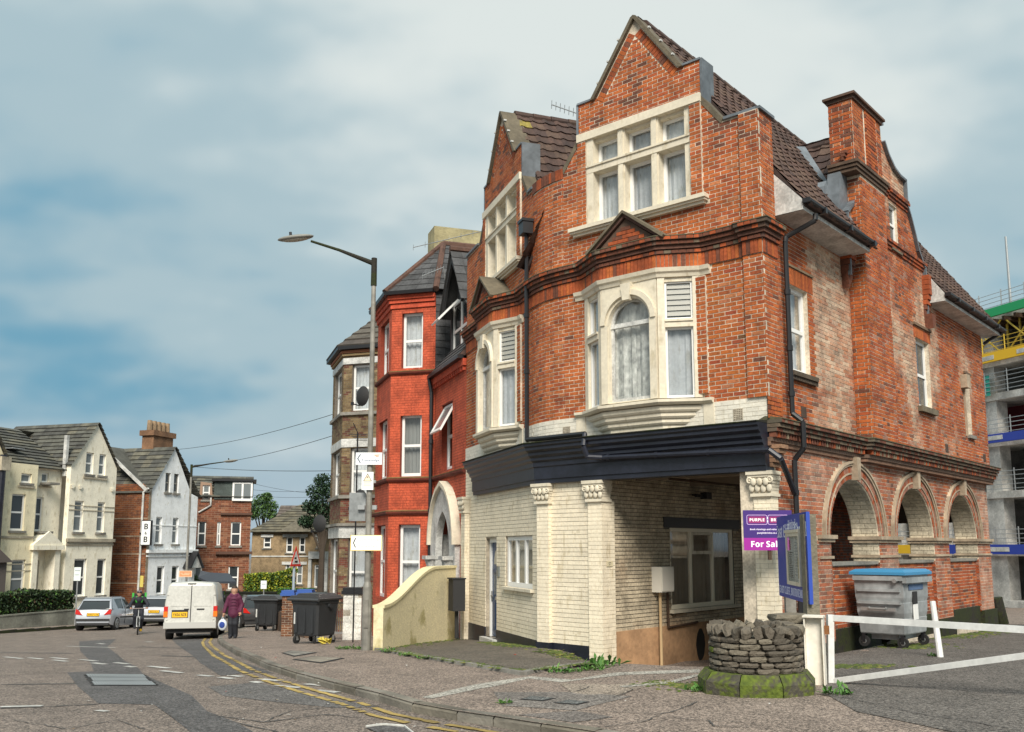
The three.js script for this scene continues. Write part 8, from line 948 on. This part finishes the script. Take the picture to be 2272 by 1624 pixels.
// ================================================================== vehicles
function loft(rings, caps = true) { const n = rings[0].length, p = [], id = []; for (const r of rings) for (const v of r) p.push(...v); for (let i = 0; i + 1 < rings.length; i++) for (let k = 0; k < n; k++) { const j = (k + 1) % n, a = i * n + k, b = i * n + j, c = (i + 1) * n + j, d = (i + 1) * n + k; id.push(a, b, c, a, c, d); } if (caps) { for (const [o, f] of [[0, 1], [(rings.length - 1) * n, 0]]) for (let k = 1; k + 1 < n; k++) id.push(...(f ? [o, o + k + 1, o + k] : [o, o + k, o + k + 1])); } const g = new THREE.BufferGeometry(); g.setAttribute('position', new THREE.Float32BufferAttribute(p, 3)); g.setIndex(id); return planar(toCreasedNormals(g, 0.7)); }
function wheelSet(t, list, r, w) { for (const [x, z] of list) { const a = new GB(), s = Math.sign(x); a.cyl([x - s * w, r, z], [x, r, z], r, r, 22); const wh = part('wheel', a, M.rubber, t); const rm = new GB(); rm.cyl([x, r, z], [x + s * 0.012, r, z], r * 0.68, r * 0.66, 18); part('rim', rm, M.steel, wh); const sp = new GB(); for (let k = 0; k < 5; k++) { const q = k / 5 * 6.283 + 0.6; sp.cyl([x + s * 0.008, r + Math.cos(q) * r * 0.42, z + Math.sin(q) * r * 0.42], [x + s * 0.016, r + Math.cos(q) * r * 0.42, z + Math.sin(q) * r * 0.42], r * 0.13, r * 0.13, 8); } part('spoke_hole', sp, M.black, wh); } }
const plateMat = (s) => ctex(256, 64, (c) => { c.fillStyle = '#e6b211'; c.fillRect(0, 0, 256, 64); txt(c, s, 128, 34, 'bold 50px sans-serif', '#3a3212'); });
const redLens = mat([0.5, 0.02, 0.015], { roughness: 0.2 }), amberLens = mat([0.75, 0.17, 0.01], { roughness: 0.25 }), clearLens = mat([0.6, 0.6, 0.6], { roughness: 0.15 });
function hatch(label, paint, plate) {
  const t = thing('parked_car', label, 'car', V(0, 0, 0), 'cars parked along the kerb'), pm = mat(paint, { physical: true, roughness: 0.35, metalness: 0.35, clearcoat: 0.8, clearcoatRoughness: 0.08 });
  const S = [[0.0, 0.34, 0.58, 0.72, 0.68, 0.76, 0.72], [0.1, 0.26, 0.6, 0.9, 0.76, 0.82, 0.74], [0.5, 0.2, 0.6, 0.96, 0.82, 0.85, 0.765], [1.2, 0.19, 0.58, 0.95, 0.83, 0.86, 0.77], [2.4, 0.19, 0.56, 0.92, 0.83, 0.86, 0.765], [3.0, 0.2, 0.55, 0.89, 0.82, 0.85, 0.74], [3.6, 0.22, 0.5, 0.77, 0.78, 0.82, 0.66], [3.9, 0.27, 0.48, 0.64, 0.68, 0.74, 0.58], [4.0, 0.34, 0.47, 0.54, 0.58, 0.62, 0.5]];
  const ring = ([z, yb, ym, yt, wb, wm, wt]) => [[-wb, yb, z], [-wm, ym, z], [-wm * 0.985, (ym + yt) / 2, z], [-wt, yt, z], [0, yt + 0.02, z], [wt, yt, z], [wm * 0.985, (ym + yt) / 2, z], [wm, ym, z], [wb, yb, z]].reverse(); part('body', loft(S.map(ring)), pm, t);
  const Gs = [[0.1, 0.9, 0.93, 0.735, 0.7], [0.22, 0.92, 1.14, 0.745, 0.66], [0.42, 0.94, 1.4, 0.75, 0.58], [0.9, 0.94, 1.46, 0.755, 0.575], [1.7, 0.93, 1.47, 0.755, 0.58], [2.25, 0.91, 1.4, 0.75, 0.57], [2.9, 0.89, 0.95, 0.73, 0.66]]; const gr = ([z, a, b, w, v], o = 0) => [[-w - o, a, z], [-(w + v) / 2 - 0.02 - o, (a + b) / 2, z], [-v - o, b + o, z], [v + o, b + o, z], [(w + v) / 2 + 0.02 + o, (a + b) / 2, z], [w + o, a, z]].reverse(); part('windows', loft(Gs.map((q) => gr(q))), M.darkGlass, t);
  const rf = new GB(), Rz = [[0.36, 1.36, 0.585], [0.5, 1.425, 0.585], [0.9, 1.472, 0.582], [1.7, 1.482, 0.586], [2.2, 1.425, 0.58]]; for (let i = 0; i + 1 < Rz.length; i++) { const [a, b] = [Rz[i], Rz[i + 1]]; rf.quad([-a[2], a[1], a[0]], [-b[2], b[1], b[0]], [b[2], b[1], b[0]], [a[2], a[1], a[0]]); for (const s of [-1, 1]) rf.quad([s * a[2], a[1], a[0]], [s * b[2], b[1], b[0]], [s * (b[2] + 0.03), b[1] - 0.09, b[0]], [s * (a[2] + 0.03), a[1] - 0.09, a[0]]); } rf.quad([-0.585, 1.36, 0.36], [0.585, 1.36, 0.36], [0.6, 1.3, 0.3], [-0.6, 1.3, 0.3]); part('roof', rf, pm, t);
  const pl = new GB(); for (const s of [-1, 1]) { pl.quad([s * 0.755, 0.92, 0.08], [s * 0.66, 0.94, 0.07], [s * 0.55, 1.38, 0.36], [s * 0.612, 1.38, 0.42]); pl.quad([s * 0.77, 0.94, 0.12], [s * 0.775, 0.94, 0.85], [s * 0.62, 1.38, 0.62], [s * 0.62, 1.38, 0.42]); pl.quad([s * 0.775, 0.93, 1.55], [s * 0.775, 0.93, 1.65], [s * 0.612, 1.44, 1.6], [s * 0.612, 1.44, 1.52]); } part('pillar', pl, pm, t);
  for (const s of [-1, 1]) { const l = new GB(); l.prism(s > 0 ? [[0.46, 0.68], [0.76, 0.72], [0.755, 0.93], [0.66, 0.9]] : [[-0.76, 0.72], [-0.46, 0.68], [-0.66, 0.9], [-0.755, 0.93]], -0.03, 0.16); part('tail_light', l, redLens, t); const m = new GB(); m.box(s > 0 ? 0.86 : -1.0, s > 0 ? 1.0 : -0.86, 0.93, 1.06, 2.5, 2.62); part('mirror', m, pm, t); } part('bumper_strip', new GB().box(-0.72, 0.72, 0.42, 0.52, -0.03, 0.06), M.blackMatt, t); part('lower_bumper', new GB().box(-0.68, 0.68, 0.24, 0.34, -0.01, 0.06), M.blackMatt, t); const pg = panel(0.5, 0.115, 0, 0, 0); pg.rotateY(Math.PI); pg.translate(0, 0.7, -0.03); part('number_plate', pg, plateMat(plate), t); part('plate_backing', new GB().box(-0.27, 0.27, 0.63, 0.77, -0.028, 0.05), M.blackMatt, t); part('door_moulding', new GB().box(-0.868, -0.855, 0.54, 0.6, 0.95, 3.0), M.blackMatt, t); part('door_gap', new GB().box(-0.864, -0.84, 0.3, 0.93, 1.6, 1.61), M.black, t);
  wheelSet(t, [[-0.85, 0.62], [0.85, 0.62], [-0.85, 3.15], [0.85, 3.15]], 0.31, 0.2); return t; }
const setCar = (o, x, z, az) => { o.position.set(x, ground(x, z), z); o.rotation.y = Math.PI - rad(az); o.rotation.order = 'YXZ'; o.rotation.x = 0.05; };
const rearAt = (px, z) => (px - 1136) / 2100 * -z;
{ const a = hatch('silver hatchback parked beside the low grey wall, its plate facing the street', [0.4, 0.42, 0.46], 'WR57 LTK'); setCar(a, rearAt(216, -42.2), -42.2, -4); const b = hatch('silver hatchback parked beyond, half hidden by the cyclist and the white van', [0.42, 0.43, 0.45], 'HJ12 ELV'); setCar(b, rearAt(349, -46.5), -46.5, 0); const c = hatch('black hatchback with red tail light behind the charcoal wheeled bin', [0.02, 0.02, 0.022], 'HF59 OKB'); setCar(c, rearAt(586, -41.5), -41.5, -22); }
{
  const t = thing('panel_van', 'white panel van with twin rear doors driving away from the camera', 'van', V(0, 0, 0)), pm = mat([0.6, 0.6, 0.56], { physical: true, roughness: 0.4, clearcoat: 0.5, clearcoatRoughness: 0.15, tex: 'soft' });
  const S = [[0.0, 0.42, 1.86, 0.84, 0.7], [0.06, 0.36, 1.93, 0.87, 0.73], [0.4, 0.32, 1.97, 0.88, 0.75], [2.2, 0.3, 1.98, 0.88, 0.74], [2.6, 0.3, 1.95, 0.88, 0.7], [3.35, 0.3, 1.25, 0.87, 0.78], [4.1, 0.3, 1.0, 0.84, 0.7], [4.3, 0.4, 0.75, 0.74, 0.6]]; const ring = ([z, yb, yt, w, v]) => [[-w * 0.95, yb, z], [-w, yb + 0.2, z], [-w, lerp(yb, yt, 0.55), z], [-(w * 0.35 + v * 0.65), yt - 0.12, z], [-v + 0.05, yt - 0.02, z], [0, yt + 0.015, z], [v - 0.05, yt - 0.02, z], [w * 0.35 + v * 0.65, yt - 0.12, z], [w, lerp(yb, yt, 0.55), z], [w, yb + 0.2, z], [w * 0.95, yb, z]].reverse(); part('body', loft(S.map(ring)), pm, t);
  for (const s of [-1, 1]) { const d = new GB(), x0 = s > 0 ? 0.015 : -0.74, x1 = s > 0 ? 0.74 : -0.015; d.box(x0, x1, 0.58, 1.82, -0.022, 0.02); const dr = part('rear_door', d, pm, t); part('pressed_panel', new GB().prism([[x0 + 0.07, 1.12], [x1 - 0.07, 1.12], [x1 - (s > 0 ? 0.16 : 0.07), 1.72], [x0 + (s < 0 ? 0.16 : 0.07), 1.72]], -0.034, -0.022), pm, dr); part('door_handle', new GB().box(s > 0 ? 0.06 : -0.45, s > 0 ? 0.22 : -0.2, 1.0, 1.04, -0.045, -0.022), M.black, dr); const l = new GB(); l.box(s > 0 ? 0.75 : -0.88, s > 0 ? 0.88 : -0.75, 0.95, 1.12, -0.03, 0.2); part('tail_light', l, redLens, t); part('indicator', new GB().box(s > 0 ? 0.75 : -0.885, s > 0 ? 0.885 : -0.75, 0.76, 0.95, -0.035, 0.2), amberLens, t); part('hinge', new GB().box(s > 0 ? 0.74 : -0.8, s > 0 ? 0.8 : -0.74, 1.5, 1.56, -0.03, 0.05).box(s > 0 ? 0.74 : -0.8, s > 0 ? 0.8 : -0.74, 0.66, 0.72, -0.03, 0.05), pm, t); part('mirror', new GB().box(s > 0 ? 0.88 : -1.08, s > 0 ? 1.08 : -0.88, 1.15, 1.4, 2.9, 3.05), M.blackMatt, t); part('side_window', new GB().box(s > 0 ? 0.82 : -0.875, s > 0 ? 0.875 : -0.82, 1.2, 1.65, 2.3, 2.85), M.darkGlass, t); }
  part('door_gap', new GB().box(-0.012, 0.012, 0.6, 1.84, -0.026, 0.01), M.black, t); part('bumper', new GB().box(-0.86, 0.86, 0.38, 0.58, -0.1, 0.1), mat([0.42, 0.42, 0.4], { roughness: 0.6 }), t); part('under_body', new GB().box(-0.75, 0.75, 0.22, 0.38, 0.1, 3.8), M.blackMatt, t); part('plate_recess', new GB().box(0.08, 0.62, 0.74, 1.0, -0.04, -0.02), M.black, t); const pg = panel(0.5, 0.18, 0, 0, 0); pg.rotateY(Math.PI); pg.translate(0.35, 0.84, -0.045); const p2 = part('number_plate', pg, plateMat('YX04 NZB'), t); part('brake_light', new GB().box(-0.14, 0.14, 1.86, 1.9, -0.01, 0.06), M.black, t); wheelSet(t, [[-0.86, 0.75], [0.86, 0.75], [-0.86, 3.4], [0.86, 3.4]], 0.31, 0.22);
  const z = -33; setCar(t, rearAt(430, z), z, -12);
}
// ================================================================== people
function figure(name, label, pos, turn, bones, box, res, extra, group) { // continuous body from tapered capsules joined by a smooth minimum
  const t = thing(name, label, 'person', pos, group); t.rotation.y = turn; const mc = new MarchingCubes(res, new THREE.MeshStandardMaterial(), false, false, 60000), n = res, [cx, cy, cz, half] = box; mc.isolation = 0; const k = 0.035;
  const sd = (x, y, z) => { let d = 9, who = 0, best = 9; for (let i = 0; i < bones.length; i++) { const b = bones[i], ax = b[0], ay = b[1], az = b[2], bx = b[4] - ax, by = b[5] - ay, bz = b[6] - az; const h = clamp(((x - ax) * bx + (y - ay) * by + (z - az) * bz) / (bx * bx + by * by + bz * bz || 1)); const q = Math.hypot(x - ax - bx * h, y - ay - by * h, z - az - bz * h) - lerp(b[3], b[7], h); if (q < best) { best = q; who = i; } const kk = b[9] ?? k, e = clamp(0.5 + 0.5 * (d - q) / kk); d = lerp(d, q, e) - kk * e * (1 - e); } return [d, who]; };
  for (let c = 0; c < n; c++) for (let b = 0; b < n; b++) for (let a = 0; a < n; a++) { const x = cx + ((a - n / 2) / (n / 2)) * half, y = cy + ((b - n / 2) / (n / 2)) * half, z = cz + ((c - n / 2) / (n / 2)) * half; mc.field[a + b * n + c * n * n] = -sd(x, y, z)[0]; }
  mc.update(); const m = mc.count, p = mc.positionArray.slice(0, m * 3), nn = mc.normalArray.slice(0, m * 3), col = new Float32Array(m * 3); for (let i = 0; i < m; i++) { const x = p[i * 3] * half + cx, y = p[i * 3 + 1] * half + cy, z = p[i * 3 + 2] * half + cz; p[i * 3] = x; p[i * 3 + 1] = y; p[i * 3 + 2] = z; const c = bones[sd(x, y, z)[1]][8]; col.set(c, i * 3); } const g = new THREE.BufferGeometry(); g.setAttribute('position', new THREE.BufferAttribute(p, 3)); g.setAttribute('normal', new THREE.BufferAttribute(nn, 3)); g.setAttribute('color', new THREE.BufferAttribute(col, 3)); g.setAttribute('uv', new THREE.BufferAttribute(new Float32Array(m * 2), 2)); part('body', g, mat([1, 1, 1], { vertexColors: true, roughness: 0.75 }), t); if (extra) extra(t); return t; }
const skin = [0.42, 0.24, 0.16];
const hand = (w, dir, s, side) => { const out = [], D = V(...dir).normalize(), X = V(0, 0, 1).cross(D).normalize(), P = V(...w); out.push([...w, 0.03, ...P.clone().addScaledVector(D, 0.07).toArray(), 0.034, skin, 0.012]); const L = [0.07, 0.08, 0.075, 0.06]; L.forEach((l, i) => { const b = P.clone().addScaledVector(D, 0.075).addScaledVector(X, (i - 1.5) * 0.019), m = b.clone().addScaledVector(D, l * 0.55), e = m.clone().addScaledVector(D, l * 0.35).add(V(0, 0, 0.022)); out.push([...b.toArray(), 0.0105, ...m.toArray(), 0.0095, skin, 0.006], [...m.toArray(), 0.0095, ...e.toArray(), 0.008, skin, 0.006]); }); const tb = P.clone().addScaledVector(D, 0.03).addScaledVector(X, side * 0.03); out.push([...tb.toArray(), 0.013, ...tb.clone().addScaledVector(D, 0.035).addScaledVector(X, side * 0.03).add(V(0, 0, 0.015)).toArray(), 0.01, skin, 0.006]); return out; };
function face(t, y, z, s = 1) { const g = new GB(); for (const x of [-0.032, 0.032]) { const e = new THREE.SphereGeometry(0.013 * s, 8, 6); e.translate(x * s, y, z + 0.083 * s); part('eye', planar(e), mat([0.04, 0.03, 0.025], { roughness: 0.3 }), t); } const m = new THREE.SphereGeometry(0.022 * s, 8, 6); m.scale(1, 0.3, 0.4); m.translate(0, y - 0.065 * s, z + 0.083 * s); part('mouth', planar(m), mat([0.3, 0.1, 0.09]), t); }
{ // pedestrian in a plum quilted coat
  const C = [0.085, 0.011, 0.04], K = [0.012, 0.014, 0.02], Hh = [0.03, 0.02, 0.014], p = gnd(525, 1415, 0.1); p.z = -30; p.x = rearAt(525, -30); p.y = ground(p.x, p.z) + 0.1;
  const b = [[-0.03, 0.86, 0, 0.14, -0.02, 1.05, 0, 0.135, C], [0.03, 0.86, 0, 0.14, 0.02, 1.05, 0, 0.135, C], [0, 1.05, 0, 0.14, 0, 1.2, -0.01, 0.14, C], [0, 0.78, 0, 0.17, 0, 0.86, 0, 0.16, C], [-0.12, 1.26, 0, 0.085, 0.12, 1.26, 0, 0.085, C], [0, 1.3, 0, 0.07, 0, 1.38, 0.01, 0.055, skin],
    [-0.165, 1.24, 0, 0.068, -0.24, 1.02, 0.01, 0.06, C], [-0.24, 1.02, 0.01, 0.06, -0.28, 0.82, 0.08, 0.05, C], [0.165, 1.24, 0, 0.068, 0.24, 1.03, -0.03, 0.06, C], [0.24, 1.03, -0.03, 0.06, 0.21, 0.84, 0.1, 0.05, C],
    [-0.085, 0.8, 0, 0.1, -0.075, 0.46, 0.05, 0.082, K], [-0.075, 0.46, 0.05, 0.082, -0.07, 0.1, 0.0, 0.07, K], [0.085, 0.8, 0, 0.1, 0.07, 0.46, 0.03, 0.082, K], [0.07, 0.46, 0.03, 0.082, 0.065, 0.1, -0.08, 0.07, K], [-0.07, 0.06, -0.03, 0.05, -0.075, 0.045, 0.13, 0.042, K], [0.065, 0.06, -0.1, 0.05, 0.07, 0.045, 0.06, 0.042, K],
    [0, 1.46, 0.015, 0.085, 0, 1.5, 0.01, 0.09, skin], [0, 1.41, 0.04, 0.055, 0, 1.46, 0.03, 0.075, skin], [0, 1.47, 0.1, 0.016, 0, 1.445, 0.112, 0.014, skin, 0.01], [-0.083, 1.47, 0, 0.02, -0.085, 1.45, 0, 0.016, skin, 0.01], [0.083, 1.47, 0, 0.02, 0.085, 1.45, 0, 0.016, skin, 0.01], [0, 1.55, 0.0, 0.088, 0, 1.49, -0.045, 0.1, Hh], [-0.07, 1.5, -0.02, 0.045, -0.08, 1.36, -0.03, 0.04, Hh], [0.07, 1.5, -0.02, 0.045, 0.08, 1.36, -0.03, 0.04, Hh], [-0.09, 1.345, -0.02, 0.055, 0.09, 1.345, -0.02, 0.055, [0.1, 0.012, 0.05]], [-0.07, 1.33, 0.07, 0.035, 0.07, 1.33, 0.07, 0.035, [0.09, 0.012, 0.045]],
    ...hand([-0.29, 0.81, 0.085], [0, -1, 0.1], 1, 1), ...hand([0.22, 0.83, 0.105], [-0.05, -1, 0.3], 1, -1)];
  const per = figure('person', 'person in a plum quilted coat and dark trousers walking with a white bag', p, 0.15, b, [0, 0.8, 0, 0.86], 96, (t) => { face(t, 1.47, 0.01); const q = new GB(); for (const y of [0.92, 1.02, 1.12, 1.22]) q.box(-0.1, 0.1, y, y + 0.006, 0.145, 0.162); part('quilt_seam', q, mat([0.06, 0.008, 0.03]), t); });
  const bag = thing('carrier_bag', 'white carrier bag with blue print held by the person in plum', 'bag', V(p.x - 0.3, p.y + 0.33, p.z + 0.12)); const bg = new THREE.SphereGeometry(0.15, 14, 10); bg.scale(0.95, 1.2, 0.45); bg.translate(0, 0.1, 0); part('sack', planar(bg), mat([0.55, 0.6, 0.66], { roughness: 0.4 }), bag); const bl = new THREE.SphereGeometry(0.1, 12, 8); bl.scale(0.9, 1, 0.25); bl.translate(0, 0.1, 0.055); part('print', planar(bl), mat([0.02, 0.05, 0.25]), bag); part('handle', new GB().tube([[-0.03, 0.26, 0], [0, 0.4, 0], [0.03, 0.26, 0]], 0.01, 5), mat([0.55, 0.6, 0.66]), bag);
}
{ // cyclist riding towards the street corner
  const K = [0.012, 0.014, 0.022], Gn = [0.035, 0.33, 0.03], z = -38.5, x = rearAt(316, z), p = V(x, ground(x, z), z), turn = 0.38; // facing the camera
  const b = [[0, 0.98, -0.22, 0.15, 0, 1.2, -0.1, 0.16, K], [0, 1.2, -0.1, 0.16, 0, 1.36, 0.0, 0.155, K], [-0.16, 1.42, 0.02, 0.085, 0.16, 1.42, 0.02, 0.085, K], [0, 1.44, 0.03, 0.06, 0, 1.52, 0.07, 0.052, skin], [-0.2, 1.4, 0.03, 0.075, -0.33, 1.18, 0.16, 0.06, K], [-0.33, 1.18, 0.16, 0.06, -0.3, 1.06, 0.38, 0.045, K], [0.2, 1.4, 0.03, 0.075, 0.33, 1.18, 0.16, 0.06, K], [0.33, 1.18, 0.16, 0.06, 0.3, 1.06, 0.38, 0.045, K],
    [-0.1, 0.96, -0.2, 0.105, -0.12, 0.72, 0.16, 0.085, K], [-0.12, 0.72, 0.16, 0.085, -0.11, 0.34, 0.02, 0.06, K], [0.1, 0.96, -0.2, 0.105, 0.12, 0.62, 0.1, 0.085, K], [0.12, 0.62, 0.1, 0.085, 0.11, 0.22, 0.0, 0.06, K], [-0.11, 0.3, 0.0, 0.045, -0.115, 0.27, 0.14, 0.04, K], [0.11, 0.18, -0.02, 0.045, 0.115, 0.15, 0.14, 0.042, [0.7, 0.42, 0.02]],
    [0, 1.6, 0.09, 0.085, 0, 1.64, 0.085, 0.09, skin], [0, 1.55, 0.12, 0.055, 0, 1.6, 0.11, 0.075, skin], [0, 1.61, 0.175, 0.016, 0, 1.585, 0.187, 0.014, skin, 0.01], [-0.083, 1.61, 0.08, 0.02, -0.085, 1.59, 0.08, 0.016, skin, 0.01], [0.083, 1.61, 0.08, 0.02, 0.085, 1.59, 0.08, 0.016, skin, 0.01], [-0.11, 1.47, 0.06, 0.03, -0.1, 1.28, 0.085, 0.03, Gn], [0.11, 1.47, 0.06, 0.03, 0.1, 1.28, 0.085, 0.03, Gn], ...hand([-0.3, 1.06, 0.39], [0, -0.15, 1], 1, 1), ...hand([0.3, 1.06, 0.39], [0, -0.15, 1], 1, -1)];
  figure('person', 'cyclist in dark clothes, helmet and green straps riding a bicycle', p, turn, b, [0, 0.9, 0.05, 0.92], 96, (t) => { face(t, 1.61, 0.085); const h = new THREE.SphereGeometry(0.12, 16, 8, 0, 6.283, 0, 1.7); h.scale(0.9, 0.8, 1.15); h.translate(0, 1.655, 0.08); part('helmet', planar(h), mat([0.03, 0.025, 0.035], { roughness: 0.35 }), t); const v = new GB(); for (const a of [-0.05, 0, 0.05]) v.box(a - 0.012, a + 0.012, 1.7, 1.735, 0.12, 0.2); part('helmet_vent', v, mat([0.35, 0.3, 0.33]), t); });
  const bp = thing('backpack', 'green and black delivery backpack on the cyclist', 'backpack', p); bp.rotation.y = turn; part('pack', new GB().box(-0.26, 0.26, 1.15, 1.6, -0.45, -0.17), M.blackMatt, bp); part('trim', new GB().box(-0.275, -0.2, 1.35, 1.62, -0.43, -0.16).box(0.2, 0.275, 1.35, 1.62, -0.43, -0.16), mat([0.05, 0.4, 0.06]), bp);
  const t = thing('bicycle', 'mountain bicycle ridden by the cyclist in dark clothes', 'bicycle', p); t.rotation.y = turn; const wheel = (zc) => { const g = new THREE.TorusGeometry(0.32, 0.027, 8, 30); g.rotateY(Math.PI / 2); g.translate(0, 0.347, zc); const w = part('wheel', planar(g), M.rubber, t); const s = new GB(); for (let k = 0; k < 14; k++) { const a = k / 14 * 6.283; s.cyl([0, 0.347, zc], [0, 0.347 + Math.cos(a) * 0.31, zc + Math.sin(a) * 0.31], 0.003, 0.003, 4); } stuff(part('spoke', s, M.steel, w)); part('hub', new GB().cyl([-0.05, 0.347, zc], [0.05, 0.347, zc], 0.03, 0.03, 8), M.steel, w); }; wheel(0.55); wheel(-0.52);
  const f = new GB(); for (const [a, c, r] of [[[0, 0.3, -0.05], [0, 0.92, -0.24], 0.017], [[0, 0.3, -0.05], [0, 0.78, 0.36], 0.02], [[0, 0.82, -0.2], [0, 0.86, 0.34], 0.018], [[0.05, 0.347, -0.52], [0.03, 0.8, -0.2], 0.01], [[-0.05, 0.347, -0.52], [-0.03, 0.8, -0.2], 0.01], [[0.05, 0.347, -0.52], [0.03, 0.3, -0.05], 0.01], [[-0.05, 0.347, -0.52], [-0.03, 0.3, -0.05], 0.01]]) f.cyl(a, c, r, r, 8); part('frame', f, mat([0.5, 0.5, 0.52], { roughness: 0.35, metalness: 0.3 }), t); const fk = new GB(); fk.cyl([0.055, 0.347, 0.55], [0.05, 0.72, 0.4], 0.02, 0.02, 8); fk.cyl([-0.055, 0.347, 0.55], [-0.05, 0.72, 0.4], 0.02, 0.02, 8); fk.cyl([0, 0.72, 0.4], [0, 1.0, 0.32], 0.022, 0.022, 8); fk.box(-0.07, 0.07, 0.69, 0.74, 0.37, 0.43); part('fork', fk, M.steel, t); const hb = new GB(); hb.tube([[-0.34, 1.03, 0.36], [-0.12, 1.04, 0.4], [0.12, 1.04, 0.4], [0.34, 1.03, 0.36]], 0.015, 7); hb.cyl([0, 1.0, 0.32], [0, 1.04, 0.4], 0.018, 0.018, 7); part('handlebar', hb, mat([0.3, 0.25, 0.24]), t); const sd = new GB(); sd.prism([[-0.08, 0.93], [0.08, 0.93], [0.06, 0.97], [-0.06, 0.97]], -0.38, -0.15); part('saddle', sd, M.black, t); for (const s of [-1, 1]) part('pedal', new GB().box(s > 0 ? 0.06 : -0.16, s > 0 ? 0.16 : -0.06, s > 0 ? 0.11 : 0.23, s > 0 ? 0.13 : 0.25, 0, 0.1).cyl([s * 0.04, 0.3, -0.05], [s * 0.06, s > 0 ? 0.12 : 0.24, 0.05], 0.012, 0.012, 6), M.black, t);
}
renderer.render(scene, camera);
